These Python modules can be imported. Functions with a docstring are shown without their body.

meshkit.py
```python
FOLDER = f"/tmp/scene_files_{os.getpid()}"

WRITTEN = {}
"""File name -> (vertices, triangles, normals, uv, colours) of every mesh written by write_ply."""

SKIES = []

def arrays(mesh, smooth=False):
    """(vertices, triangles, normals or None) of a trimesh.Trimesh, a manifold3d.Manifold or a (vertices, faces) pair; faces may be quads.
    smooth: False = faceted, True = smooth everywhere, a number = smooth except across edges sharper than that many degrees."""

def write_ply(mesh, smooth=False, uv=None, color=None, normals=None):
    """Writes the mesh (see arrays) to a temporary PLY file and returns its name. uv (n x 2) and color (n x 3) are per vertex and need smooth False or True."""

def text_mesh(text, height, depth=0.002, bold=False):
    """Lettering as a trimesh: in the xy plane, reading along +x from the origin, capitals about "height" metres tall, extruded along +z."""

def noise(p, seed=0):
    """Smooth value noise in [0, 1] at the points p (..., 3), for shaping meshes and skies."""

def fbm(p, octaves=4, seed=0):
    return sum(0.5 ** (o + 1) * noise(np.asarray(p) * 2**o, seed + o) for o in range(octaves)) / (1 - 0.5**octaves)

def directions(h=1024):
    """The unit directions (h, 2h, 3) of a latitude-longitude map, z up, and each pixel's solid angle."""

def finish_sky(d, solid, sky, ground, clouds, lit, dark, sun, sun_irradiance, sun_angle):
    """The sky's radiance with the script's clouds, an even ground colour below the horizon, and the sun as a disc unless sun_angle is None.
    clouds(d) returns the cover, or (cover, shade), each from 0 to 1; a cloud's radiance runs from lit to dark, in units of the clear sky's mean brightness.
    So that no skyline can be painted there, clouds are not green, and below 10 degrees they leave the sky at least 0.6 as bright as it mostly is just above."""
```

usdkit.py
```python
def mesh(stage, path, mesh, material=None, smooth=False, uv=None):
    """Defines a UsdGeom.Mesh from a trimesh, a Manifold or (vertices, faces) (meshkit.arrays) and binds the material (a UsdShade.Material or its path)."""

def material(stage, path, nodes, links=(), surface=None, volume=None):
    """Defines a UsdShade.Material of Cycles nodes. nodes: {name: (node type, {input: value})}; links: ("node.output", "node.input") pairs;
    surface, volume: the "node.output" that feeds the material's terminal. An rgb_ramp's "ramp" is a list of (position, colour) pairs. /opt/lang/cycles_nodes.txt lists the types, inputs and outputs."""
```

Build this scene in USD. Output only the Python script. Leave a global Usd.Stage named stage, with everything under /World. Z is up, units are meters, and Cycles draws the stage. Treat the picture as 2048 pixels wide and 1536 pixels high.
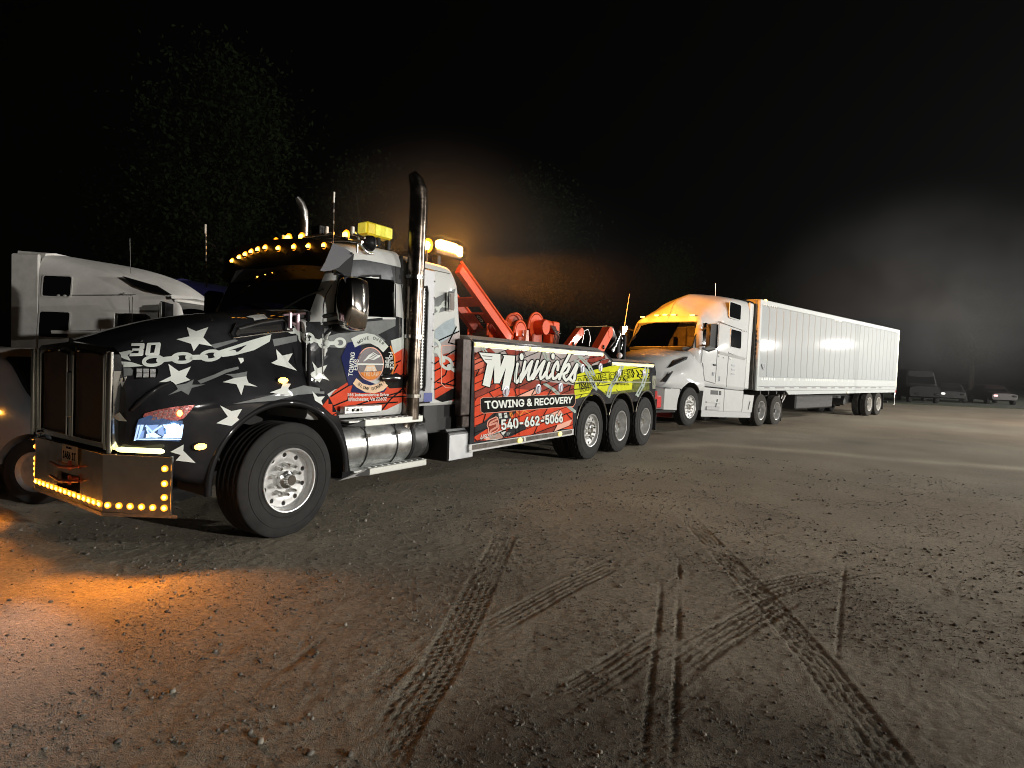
import math, random
import numpy as np
import trimesh
import manifold3d as m3
import shapely
from shapely.geometry import Polygon, LineString, MultiPolygon, box as sbox, Point
from shapely.ops import unary_union
from shapely import affinity
from scipy.interpolate import PchipInterpolator
import usdkit, meshkit
from pxr import Usd, UsdGeom, UsdLux, UsdShade, Gf, Sdf, Vt

random.seed(7)
RNG = np.random.default_rng(11)
PI = math.pi
stage = Usd.Stage.CreateInMemory()
UsdGeom.SetStageUpAxis(stage, 'Z')
UsdGeom.Xform.Define(stage, '/World')
UsdGeom.Scope.Define(stage, '/World/Looks')

# ------------------------------------------------------------------ camera, sky, lamps, exposure
F_PX, ROLL, PITCH, EYE = 1182.0, 0.0362, -0.0331, 1.7153      # in pixels of the 2048 wide photograph
_cp, _sp, _cr, _sr = math.cos(PITCH), math.sin(PITCH), math.cos(ROLL), math.sin(ROLL)
_fw = np.array([0, _cp, _sp]); _up0 = np.array([0, -_sp, _cp]); _rt0 = np.array([1.0, 0, 0])
C_RT, C_UP, C_FW = _cr * _rt0 + _sr * _up0, _cr * _up0 - _sr * _rt0, _fw
C_EYE = np.array([0, 0, EYE])
cam = UsdGeom.Camera.Define(stage, '/World/camera')
cam.CreateHorizontalApertureAttr(36.0)
cam.CreateVerticalApertureAttr(27.0)
cam.CreateFocalLengthAttr(36.0 * F_PX / 2048)
cam.CreateClippingRangeAttr(Gf.Vec2f(0.05, 2000))
_m = np.eye(4); _m[0, :3], _m[1, :3], _m[2, :3], _m[3, :3] = C_RT, C_UP, -C_FW, C_EYE
cam.AddTransformOp().Set(Gf.Matrix4d(*_m.ravel().tolist()))
cam.CreateExposureAttr(0.45)

dome = UsdLux.DomeLight.Define(stage, '/World/sky')
dome.CreateIntensityAttr(1.0)
_sky = usdkit.material(stage, '/World/Looks/night_sky', {
    's': ('sky_texture', {'sky_type': 'single_scattering', 'sun_disc': False, 'sun_elevation': 0.03, 'sun_rotation': -1.9}),
    'b': ('background_shader', {'strength': 0.00006})}, [('s.color', 'b.color')], surface='b.background')
UsdShade.MaterialBindingAPI.Apply(dome.GetPrim()).Bind(_sky)
dome.GetPrim().SetCustomDataByKey('kind', 'structure')


def lamp(path, pos, power, color, radius=0.1, aim=None, cone=None, soft=0.5):
    l = UsdLux.SphereLight.Define(stage, path)
    l.CreateRadiusAttr(radius); l.CreateNormalizeAttr(True); l.CreateIntensityAttr(float(power)); l.CreateColorAttr(Gf.Vec3f(*color))
    m = np.eye(4)
    if aim is not None:
        z = np.asarray(pos, float) - np.asarray(aim, float); z /= np.linalg.norm(z)
        x = np.cross([0, 0, 1.0], z); x /= np.linalg.norm(x); y = np.cross(z, x)
        m[0, :3], m[1, :3], m[2, :3] = x, y, z
        s = UsdLux.ShapingAPI.Apply(l.GetPrim()); s.CreateShapingConeAngleAttr(float(cone)); s.CreateShapingConeSoftnessAttr(float(soft))
    m[3, :3] = pos
    l.AddTransformOp().Set(Gf.Matrix4d(*m.ravel().tolist()))
    return l


# yard floodlights on the right: first three from reflections, last two added as fill
FLOOD = [((56.0, 42.0, 5.2), .55), ((55.0, 34.0, 4.8), .55), ((46.0, 7.0, 6.0), 1.75), ((31.0, -13.0, 7.0), 1.75), ((26.0, 18.0, 8.6), .40)]
FLOOD_POWER = 4200.0
AMBER = (1.0, 0.31, 0.02)

# ------------------------------------------------------------------ frames of the vehicles
TOW = (-2.0629, 5.5579, 0.9844)        # x, y, yaw; local x runs backwards, local y away from the camera
TRACTOR = (4.8018, 15.7509, 0.7931)
TRAILER = (7.7472, 18.7554, 0.7396)


def ray(px, py):
    d = (C_RT * (px - 1024) + C_UP * (768 - py)) / F_PX + C_FW
    return d / np.linalg.norm(d)


def to_local(v, fr, point=True):
    c, s = math.cos(fr[2]), math.sin(fr[2])
    v = np.asarray(v, float) - (np.array([fr[0], fr[1], 0]) if point else 0)
    return np.array([c * v[0] + s * v[1], -s * v[0] + c * v[1], v[2]])


def on_side(px, py, y, fr=TOW):
    """Where the sight line of a pixel of the photograph meets the plane local y = Y of a vehicle."""
    o, d = to_local(C_EYE, fr), to_local(ray(px, py), fr, False)
    return o + d * ((y - o[1]) / d[1])


def on_front(px, py, x, fr=TOW):
    o, d = to_local(C_EYE, fr), to_local(ray(px, py), fr, False)
    return o + d * ((x - o[0]) / d[0])


def on_ground(px, py, z=0.0):
    d = ray(px, py)
    return C_EYE + d * ((z - EYE) / d[2])


def project(V, fr):
    V = np.asarray(V, float); c, s = math.cos(fr[2]), math.sin(fr[2])
    W = np.c_[fr[0] + c * V[:, 0] - s * V[:, 1], fr[1] + s * V[:, 0] + c * V[:, 1], V[:, 2]] - C_EYE
    z = W @ C_FW
    return np.c_[1024 + F_PX * (W @ C_RT) / z, 768 - F_PX * (W @ C_UP) / z], z


# ------------------------------------------------------------------ scene graph helpers
_used = {}


def numbered(parent, name):
    key = (str(parent), name)
    n = _used.get(key, 0); _used[key] = n + 1
    return f'{parent}/{name}' + (f'_{n:03d}' if n else '')


def tag(prim, label=None, cat=None, group=None, kind=None):
    for k, v in (('label', label), ('category', cat), ('group', group), ('kind', kind)):
        if v:
            prim.SetCustomDataByKey(k, v)
    return prim


def thing(name, label, cat, loc=(0, 0, 0), rotz=0.0, group=None, roty=0.0, pivot=None):
    p = numbered('/World', name)
    x = UsdGeom.Xform.Define(stage, p)
    x.AddTranslateOp().Set(Gf.Vec3d(*map(float, loc)))
    x.AddRotateZOp().Set(math.degrees(rotz))
    if roty:
        a, b = Gf.Vec3d(*pivot), -Gf.Vec3d(*pivot)
        x.AddTranslateOp(opSuffix='pivot').Set(a); x.AddRotateYOp().Set(math.degrees(roty)); x.AddTranslateOp(opSuffix='back').Set(b)
    tag(x.GetPrim(), label, cat, group)
    return p


def holder(parent, name, loc=(0, 0, 0), rotz=0.0, label=None):
    p = numbered(parent, name)
    x = UsdGeom.Xform.Define(stage, p)
    x.AddTranslateOp().Set(Gf.Vec3d(*map(float, loc)))
    if rotz:
        x.AddRotateZOp().Set(math.degrees(rotz))
    tag(x.GetPrim(), label)
    return p


def obj(parent, name, mesh, mat, smooth=False, label=None, kind=None):
    if isinstance(mesh, (list, tuple)) and len(mesh) and not isinstance(mesh[0], np.ndarray):
        mesh = trimesh.util.concatenate([as_tri(m) for m in mesh])
    p = numbered(parent, name)
    usdkit.mesh(stage, p, mesh, mat, smooth=smooth)
    tag(stage.GetPrimAtPath(p), label, kind=kind)
    return p


def top(name, mesh, mat, label, cat, smooth=False, group=None, kind=None):
    p = obj('/World', name, mesh, mat, smooth)
    tag(stage.GetPrimAtPath(p), label, cat, group, kind)
    return p


def copy_of(src, name, label, loc, rotz, group=None, cat=None):
    p = numbered('/World', name)
    x = UsdGeom.Xform.Define(stage, p)
    x.GetPrim().GetReferences().AddInternalReference(src); x.GetPrim().SetInstanceable(True)
    x.ClearXformOpOrder()
    x.AddTranslateOp().Set(Gf.Vec3d(*map(float, loc))); x.AddRotateZOp().Set(math.degrees(rotz))
    x.SetXformOpOrder([o for o in x.GetOrderedXformOps()][:2])
    tag(x.GetPrim(), label, cat, group)
    return p


# ------------------------------------------------------------------ materials
_mats = {}


def M(name, color=(.5, .5, .5), rough=.5, metal=0.0, coat=0.0, emit=None, strength=0.0, spec=.5, noise=0.0, nscale=6.0, bump=0.0, bscale=60.0, trans=0.0):
    """A principled material, with blotchy variation of its colour and roughness where noise is given."""
    if name in _mats:
        return _mats[name]
    pr = {'base_color': color, 'roughness': rough, 'metallic': metal, 'coat_weight': coat, 'coat_roughness': .06, 'specular_ior_level': spec}
    if emit is not None:
        pr.update(emission_color=emit, emission_strength=strength)
    nodes, links = {'p': ('principled_bsdf', pr)}, []
    if noise or bump:
        nodes['tc'] = ('texture_coordinate', {})
    if noise:
        c = np.array(color)
        nodes['n'] = ('noise_texture', {'scale': nscale, 'detail': 6.0, 'roughness': .6})
        nodes['r'] = ('rgb_ramp', {'ramp': [(.3, tuple(c * (1 - noise))), (.7, tuple(np.clip(c * (1 + noise), 0, 1)))]})
        nodes['q'] = ('map_range', {'from_min': .3, 'from_max': .7, 'to_min': max(.03, rough - .3 * noise), 'to_max': min(1, rough + .3 * noise), 'clamp': True})
        links += [('tc.object', 'n.vector'), ('n.fac', 'r.fac'), ('r.color', 'p.base_color'), ('n.fac', 'q.value'), ('q.result', 'p.roughness')]
    if bump:
        nodes['bn'] = ('noise_texture', {'scale': bscale, 'detail': 4.0})
        nodes['b'] = ('bump', {'strength': bump, 'distance': .01})
        links += [('tc.object', 'bn.vector'), ('bn.fac', 'b.height'), ('b.normal', 'p.normal')]
    _mats[name] = usdkit.material(stage, '/World/Looks/' + name, nodes, links, surface='p.BSDF')
    return _mats[name]


def G(name, tint=(.03, .03, .03), gloss=.55):
    """Window glass: mostly see-through, mirror-like by fresnel."""
    if name in _mats:
        return _mats[name]
    _mats[name] = usdkit.material(stage, '/World/Looks/' + name, {
        'f': ('fresnel', {'IOR': 1.5}), 't': ('transparent_bsdf', {'color': tint}), 'g': ('glossy_bsdf', {'color': (gloss, gloss, gloss), 'roughness': .03}),
        'm': ('mix_closure', {})}, [('f.fac', 'm.fac'), ('t.BSDF', 'm.closure1'), ('g.BSDF', 'm.closure2')], surface='m.closure')
    return _mats[name]


CHROME = M('chrome', (.72, .72, .70), .13, 1.0, noise=.06, nscale=9)
STEEL = M('brushed_steel', (.55, .55, .54), .3, 1.0, noise=.12, nscale=14)
ALU = M('polished_aluminium', (.66, .66, .65), .34, .62, noise=.12, nscale=8)
TREADPLATE = M('bright_tread_plate', (.62, .63, .62), .42, .6, noise=.15, nscale=25)
RUBBER = M('tyre_rubber', (.026, .0255, .025), .75, spec=.18, noise=.35, nscale=7, bump=.25, bscale=90)
DUSTYRUBBER = M('dusty_rubber', (.045, .042, .038), .85, spec=.15, noise=.3, nscale=8)
BLACK = M('black_paint', (.012, .012, .013), .5, coat=.5, spec=.08)
PANE = M('dark_pane', (.006, .006, .007), .03, spec=.4)
BLACKMATT = M('black_plastic', (.018, .018, .018), .55)
CHASSIS = M('chassis_black', (.02, .019, .018), .6, noise=.4, nscale=10)
ORANGE = M('wrecker_orange', (.74, .085, .016), .5, coat=.12, spec=.25, noise=.1, nscale=5)
ORANGEDARK = M('worn_orange', (.42, .06, .02), .5, noise=.4, nscale=20)
WHITE = M('white_paint', (.45, .46, .455), .5, coat=.35, spec=.2, noise=.05, nscale=3)
GLASS = G('window_glass', (.62, .62, .62))
DARKGLASS = G('tinted_glass', (.38, .38, .38))
RED_LENS = M('red_lens', (.45, .01, .012), .12, coat=.6)
AMBER_LENS = M('amber_lens', (.8, .32, .02), .15, coat=.5)
LED_AMBER = M('amber_lamp_lit', (1, .5, .08), .3, emit=(1.0, .40, .035), strength=16)
LENS_HALO = M('amber_lens_halo', (1, .4, .05), .3, emit=(1.0, .30, .012), strength=1.3)  # lit lens, made oversize to imitate a halo round the bulb
LED_AMBER_SOFT = M('amber_marker_lit', (1, .5, .08), .3, emit=(1.0, .42, .05), strength=9)
LED_BAR = M('amber_bar_lit', (1, .5, .08), .3, emit=(1.0, .40, .045), strength=70)
LED_WHITE = M('headlamp_lit', (1, 1, 1), .3, emit=(.62, .84, 1.0), strength=22)
LED_WARM = M('daytime_strip_lit', (1, 1, .8), .3, emit=(1.0, .92, .36), strength=1.5)
STRIP = M('yellow_strip_lit', (1, .95, .5), .4, emit=(1.0, .84, .22), strength=.52)
MARK_YELLOW = M('yellow_marker', (1, .9, .4), .4, emit=(1.0, .84, .22), strength=.55)


# ------------------------------------------------------------------ mesh helpers
def as_tri(m):
    v, f, _ = meshkit.arrays(m)
    return trimesh.Trimesh(v, f, process=False)


def cbox(x0, x1, y0, y1, z0, z1, c=0.01):
    """A box with chamfered edges."""
    c = min(c, .45 * (x1 - x0), .45 * (y1 - y0), .45 * (z1 - z0))
    pts = []
    for a, b, d in np.ndindex(2, 2, 2):
        p = np.array([(x0, x1)[a], (y0, y1)[b], (z0, z1)[d]]); s = np.array([1 - 2 * a, 1 - 2 * b, 1 - 2 * d]) * c
        for k in range(3):
            q = p + s; q[k] = p[k]; pts.append(q)
    return trimesh.convex.convex_hull(np.array(pts))


def hull(pts):
    return trimesh.convex.convex_hull(np.array(pts, float))


def rotz_mesh(m, a):
    m = m.copy(); m.apply_transform(trimesh.transformations.rotation_matrix(a, [0, 0, 1])); return m


def moved(m, x=0, y=0, z=0):
    m = m.copy(); m.apply_translation([x, y, z]); return m


def tube(pts, r, n=10, caps=True):
    """A round bar along a polyline; r is a number or one radius per point."""
    P = np.asarray(pts, float); R = np.broadcast_to(np.asarray(r, float), (len(P),))
    T = np.gradient(P, axis=0); T /= np.linalg.norm(T, axis=1, keepdims=True)
    ref = np.array([0, 0, 1.0]) if abs(T[0][2]) < .9 else np.array([1.0, 0, 0])
    rings, a = [], np.linspace(0, 2 * PI, n, endpoint=False)
    u = np.cross(ref, T[0]); u /= np.linalg.norm(u)
    for p, t, rr in zip(P, T, R):
        u = u - t * (u @ t); u /= np.linalg.norm(u); w = np.cross(t, u)
        rings.append(p + rr * (np.cos(a)[:, None] * u + np.sin(a)[:, None] * w))
    V = np.vstack(rings); F = []
    for i in range(len(P) - 1):
        for j in range(n):
            k = (j + 1) % n
            F += [(i * n + j, i * n + k, (i + 1) * n + k), (i * n + j, (i + 1) * n + k, (i + 1) * n + j)]
    if caps:
        c0, c1 = len(V), len(V) + 1; V = np.vstack([V, P[0], P[-1]]); e = (len(P) - 1) * n
        for j in range(n):
            k = (j + 1) % n
            F += [(c0, k, j), (c1, e + j, e + k)]
    return trimesh.Trimesh(V, np.array(F), process=False)


def cyl(p0, p1, r, n=20, r1=None):
    return tube([p0, p1], [r, r if r1 is None else r1], n)


def lathe_y(profile, n=48, close=False):
    """Turns (radius, y) pairs round the y axis."""
    pr = np.array(profile, float); a = np.linspace(0, 2 * PI, n, endpoint=False)
    V = np.stack([pr[:, None, 0] * np.cos(a), np.broadcast_to(pr[:, None, 1], (len(pr), n)), pr[:, None, 0] * np.sin(a)], -1).reshape(-1, 3)
    F, k = [], len(pr)
    for i in range(k if close else k - 1):
        i2 = (i + 1) % k
        for j in range(n):
            j2 = (j + 1) % n
            F += [(i * n + j, i2 * n + j, i2 * n + j2), (i * n + j, i2 * n + j2, i * n + j2)]
    return trimesh.Trimesh(V, np.array(F), process=False)


def prism_xz(poly, y0, y1):
    """Extrudes an (x, z) outline from y0 to y1."""
    g = poly if hasattr(poly, 'geom_type') else Polygon(poly)
    if not g.is_valid:
        g = g.buffer(0)
    m = trimesh.creation.extrude_polygon(g, abs(y1 - y0), engine='earcut')
    v = m.vertices
    m = trimesh.Trimesh(np.c_[v[:, 0], max(y0, y1) - v[:, 2], v[:, 1]], m.faces, process=False)
    return m


def prism_xy(poly, z0, z1):
    g = poly if hasattr(poly, 'geom_type') else Polygon(poly)
    if not g.is_valid:
        g = g.buffer(0)
    m = trimesh.creation.extrude_polygon(g, z1 - z0, engine='earcut'); m.apply_translation([0, 0, z0]); return m


def man(m):
    m = as_tri(m); m.merge_vertices()
    mm = m3.Manifold(m3.Mesh(np.asarray(m.vertices, np.float32), np.asarray(m.faces, np.uint32)))
    if mm.volume() < 0:
        m.invert(); mm = m3.Manifold(m3.Mesh(np.asarray(m.vertices, np.float32), np.asarray(m.faces, np.uint32)))
    return mm


def cut(a, *bs):
    a = a if isinstance(a, m3.Manifold) else man(a)
    for b in bs:
        a = a - (b if isinstance(b, m3.Manifold) else man(b))
    return a


def ycyl(x, z, r, y0, y1, n=64):
    return cyl((x, y0, z), (x, y1, z), r, n)


def loft(stations, yc, nx=40, nt=28, xs=None):
    """A closed solid, mirrored about y = yc. stations: (x, [(y, z), ...]) near half outlines from the bottom outside to the top middle."""
    X = np.array([s[0] for s in stations]); K = np.array([s[1] for s in stations], float)      # n x K x 2
    xs = np.linspace(X[0], X[-1], nx) if xs is None else np.asarray(xs)
    C = PchipInterpolator(X, K, axis=0)(xs)
    rings = []
    for x, c in zip(xs, C):
        t = np.r_[0, np.cumsum(np.linalg.norm(np.diff(c, axis=0), axis=1) ** .7)]
        h = PchipInterpolator(t, c)(np.linspace(0, t[-1], nt))
        far = np.c_[2 * yc - h[::-1, 0], h[::-1, 1]][1:]
        r = np.vstack([h, far]); rings.append(np.c_[np.full(len(r), x), r])
    n = len(rings[0]); V = np.vstack(rings); F = []
    for i in range(len(rings) - 1):
        for j in range(n):
            k = (j + 1) % n
            F += [(i * n + j, (i + 1) * n + k, i * n + k), (i * n + j, (i + 1) * n + j, (i + 1) * n + k)]
    for base, flip in ((0, 1), ((len(rings) - 1) * n, 0)):
        c = len(V); V = np.vstack([V, V[base:base + n].mean(0)])
        for j in range(n):
            k = (j + 1) % n
            F.append((c, base + j, base + k) if flip else (c, base + k, base + j))
    m = trimesh.Trimesh(V, np.array(F), process=False)
    if m.volume < 0:
        m.invert()
    return m


# ------------------------------------------------------------------ flat print: outlines read off the photograph, laid on a vehicle's skin
class Skin:
    """The camera side of a vehicle's panels; lays an outline given in pixels of the photograph on them."""

    def __init__(self, meshes, fr):
        self.fr, Vs, Fs, n = fr, [], [], 0
        for m in meshes:
            v, f, _ = meshkit.arrays(m)
            Vs.append(v); Fs.append(f + n); n += len(v)
        V, Fc = np.vstack(Vs), np.vstack(Fs)
        eye = to_local(C_EYE, fr)
        N = np.cross(V[Fc[:, 1]] - V[Fc[:, 0]], V[Fc[:, 2]] - V[Fc[:, 0]])
        L = np.linalg.norm(N, axis=1); ok = L > 1e-10
        Fc, N = Fc[ok], N[ok] / L[ok][:, None]
        front = ((V[Fc[:, 0]] - eye) * N).sum(1) < 0
        self.V, self.F, self.N = V, Fc[front], N[front]
        self.P, self.z = project(V, fr)
        self.bins = {}
        T = self.P[self.F]; lo, hi = np.floor(T.min(1) / 24).astype(int), np.floor(T.max(1) / 24).astype(int)
        for i, (a, b) in enumerate(zip(lo, hi)):
            if (b - a).max() > 200:
                continue
            for x in range(a[0], b[0] + 1):
                for y in range(a[1], b[1] + 1):
                    self.bins.setdefault((x, y), []).append(i)
        self.bins = {k: np.array(v) for k, v in self.bins.items()}

    def at(self, px, py):
        k = self.bins.get((int(px // 24), int(py // 24)))
        if k is None:
            return None
        T = self.P[self.F[k]]; a, b, c = T[:, 0], T[:, 1], T[:, 2]; q = np.array([px, py])
        d = (b[:, 0] - a[:, 0]) * (c[:, 1] - a[:, 1]) - (c[:, 0] - a[:, 0]) * (b[:, 1] - a[:, 1])
        d = np.where(np.abs(d) < 1e-12, 1e-12, d)
        w1 = ((q[0] - a[:, 0]) * (c[:, 1] - a[:, 1]) - (c[:, 0] - a[:, 0]) * (q[1] - a[:, 1])) / d
        w2 = ((b[:, 0] - a[:, 0]) * (q[1] - a[:, 1]) - (q[0] - a[:, 0]) * (b[:, 1] - a[:, 1])) / d
        ins = np.nonzero((w1 > -1e-6) & (w2 > -1e-6) & (w1 + w2 < 1 + 1e-6))[0]
        if not len(ins):
            return None
        best = None
        o, dr = to_local(C_EYE, self.fr), to_local(ray(px, py), self.fr, False)
        for i in ins:
            n, p = self.N[k[i]], self.V[self.F[k[i]][0]]
            t = ((p - o) @ n) / (dr @ n)
            if best is None or t < best[0]:
                best = (t, o + dr * t, n)
        return best

    def lay(self, geom, off=.004, cell=10.0, span=.45):
        geom = geom.buffer(0) if not geom.is_valid else geom
        V, F, seen = [], [], {}

        def vert(x, y):
            key = (round(x, 3), round(y, 3))
            if key not in seen:
                h = self.at(x, y)
                if h is None:
                    seen[key] = -1
                else:
                    seen[key] = len(V); V.append(h[1] + h[2] * off)
            return seen[key]

        for g in getattr(geom, 'geoms', [geom]):
            if g.is_empty or g.area < .05:
                continue
            x0, y0, x1, y1 = g.bounds
            for i in range(int(x0 // cell), int(x1 // cell) + 1):
                for j in range(int(y0 // cell), int(y1 // cell) + 1):
                    c = g.intersection(sbox(i * cell, j * cell, (i + 1) * cell, (j + 1) * cell))
                    for q in getattr(c, 'geoms', [c]):
                        if q.geom_type != 'Polygon' or q.area < .01:
                            continue
                        v, f = trimesh.creation.triangulate_polygon(q, engine='earcut')
                        idx = [vert(*p) for p in v]
                        for t in f:
                            t = [idx[k] for k in t]
                            if min(t) < 0:
                                continue
                            F.append(t)
        if not F:
            return None
        V, F = np.array(V), np.array(F)
        # no sheet may bridge two panels
        e = np.max([np.linalg.norm(V[F[:, a]] - V[F[:, b]], axis=1) for a, b in ((0, 1), (1, 2), (2, 0))], axis=0)
        F = F[e < span]
        n = np.cross(V[F[:, 1]] - V[F[:, 0]], V[F[:, 2]] - V[F[:, 0]]); eye = to_local(C_EYE, self.fr)
        flip = ((V[F[:, 0]] - eye) * n).sum(1) > 0
        F[flip] = F[flip][:, ::-1]
        return trimesh.Trimesh(V, F, process=False)


def text_poly(text, bold=True):
    """Lettering as a flat shape, capitals one unit tall, y up."""
    m = meshkit.text_mesh(text, 1.0, depth=.1, bold=bold)
    v, f = np.asarray(m.vertices), np.asarray(m.faces)
    up = f[(v[f][:, :, 2] > .09).all(1)]
    return unary_union([Polygon(v[t][:, :2]).buffer(1e-4) for t in up])


def to_quad(g, tl, tr, br, bl, src=None):
    """Maps a shape's bounding box onto a quadrilateral of pixels (perspective)."""
    x0, y0, x1, y1 = src or g.bounds
    A, B = [], []
    for (u, v), (x, y) in zip(((0, 1), (1, 1), (1, 0), (0, 0)), (tl, tr, br, bl)):
        A += [[u, v, 1, 0, 0, 0, -u * x, -v * x], [0, 0, 0, u, v, 1, -u * y, -v * y]]; B += [x, y]
    h = np.linalg.solve(np.array(A, float), np.array(B, float))

    def f(p):
        p = np.asarray(p); u, v = (p[:, 0] - x0) / (x1 - x0), (p[:, 1] - y0) / (y1 - y0)
        w = h[6] * u + h[7] * v + 1
        return np.c_[(h[0] * u + h[1] * v + h[2]) / w, (h[3] * u + h[4] * v + h[5]) / w]
    return shapely.transform(shapely.segmentize(g, .2), f)


def zoomed(x0, y0, k):
    return lambda pts: [(x0 + x / k, y0 + y / k) for x, y in pts]


def strokes(lines, width):
    return unary_union([LineString(l).buffer(width / 2, quad_segs=4) for l in lines])


def chain_links(path, pitch, wide, thick):
    """The outlines of a chain along a path in pixels: links seen face-on and edge-on in turn."""
    L = LineString(path); n = max(2, int(L.length / pitch)); out = []
    for i in range(n + 1):
        p, q = L.interpolate(min(L.length, i * pitch)), L.interpolate(min(L.length, i * pitch + 1))
        a = math.atan2(q.y - p.y, q.x - p.x)
        if i % 2 == 0:
            e = affinity.scale(Point(0, 0).buffer(1, quad_segs=6), pitch * .78, wide / 2)
            e = e.difference(affinity.scale(Point(0, 0).buffer(1, quad_segs=6), pitch * .78 - thick, wide / 2 - thick * .8))
        else:
            e = LineString([(-pitch * .62, 0), (pitch * .62, 0)]).buffer(thick * .62, quad_segs=4)
        out.append(affinity.translate(affinity.rotate(e, a, origin=(0, 0), use_radians=True), p.x, p.y))
    return out
# ------------------------------------------------------------------ wheels
def tyre_mesh(r, w, lug=False, n=72, flat=.012):
    g = r - .294                                                  # sidewall height
    prof = [(.288, .045), (.292, .02), (.30, .012), (.294 + .18 * g, .006), (.294 + .20 * g, .001), (.294 + .23 * g, .001), (.294 + .25 * g, .005), (.294 + .5 * g, 0), (.294 + .60 * g, .002), (.294 + .61 * g, -.002), (.294 + .64 * g, -.002), (.294 + .65 * g, .003), (.294 + .72 * g, .004), (.294 + .86 * g, .014), (r - .012, .026)]
    rows, tread = list(prof), []
    ys = np.linspace(.034, w - .034, 19)
    for i, y in enumerate(ys):
        groove = i % 4 == 2
        tread.append(len(rows)); rows.append((r - (.016 if groove else 0), y))
    rows += [(a, w - b) for a, b in prof[::-1]]
    m = lathe_y(rows, n, close=True)
    V = m.vertices.reshape(len(rows), n, 3)
    if lug:
        for q, i in enumerate(tread):
            for j in range(n):
                if (j + (q // 4)) % 3 == 0:
                    V[i, j, [0, 2]] *= (r - .017) / r
    V = V.reshape(-1, 3); V[:, 2] = np.maximum(V[:, 2], -r + flat)
    return trimesh.Trimesh(V, m.faces, process=False)


def rim_mesh(recess, hub_out, hub_r=.11, holes=10, face_r=.272, hole_r=.023, dish=False):
    """An aluminium truck wheel: rolled lip, barrel, disc with round hand holes, hub."""
    prof = [(.289, .05), (.300, .02), (.306, .006), (.302, -.004), (.292, -.002), (.284, .010), (.277, .03), (face_r, recess - .01), (face_r - .012, recess),
            (.215, recess + .004), (.185, recess + .002), (.165, recess + .012), (0, recess + .012), (0, recess + .05), (.2, recess + .05), (.27, recess + .05), (.283, recess + .04)]
    body = man(lathe_y(prof, 56, close=True))
    assert not body.is_empty()
    for k in range(holes):
        a = 2 * PI * (k + .5) / holes
        x, z = .232 * math.cos(a), .232 * math.sin(a)
        body = body - man(cyl((x, recess - .08, z), (x, recess + .2, z), hole_r, 14))
    return body


def hub_mesh(recess, out, r):
    return lathe_y([(0, recess + .012 - out), (r * .55, recess + .012 - out), (r * .62, recess + .02 - out), (r * .64, recess - out * .45), (r * .8, recess - out * .42), (r, recess - out * .36), (r * 1.02, recess + .012), (0, recess + .013)], 28)


def nut_mesh(recess, tall, big):
    parts = []
    for k in range(10):
        a = 2 * PI * (k + .5) / 10; x, z = .1425 * math.cos(a), .1425 * math.sin(a)
        parts.append(tube([(x, recess + .014, z), (x, recess - tall * .25, z), (x, recess - tall * .8, z), (x, recess - tall, z)], [big * 1.35, big, big, big * .55], 8))
    return parts


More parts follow.
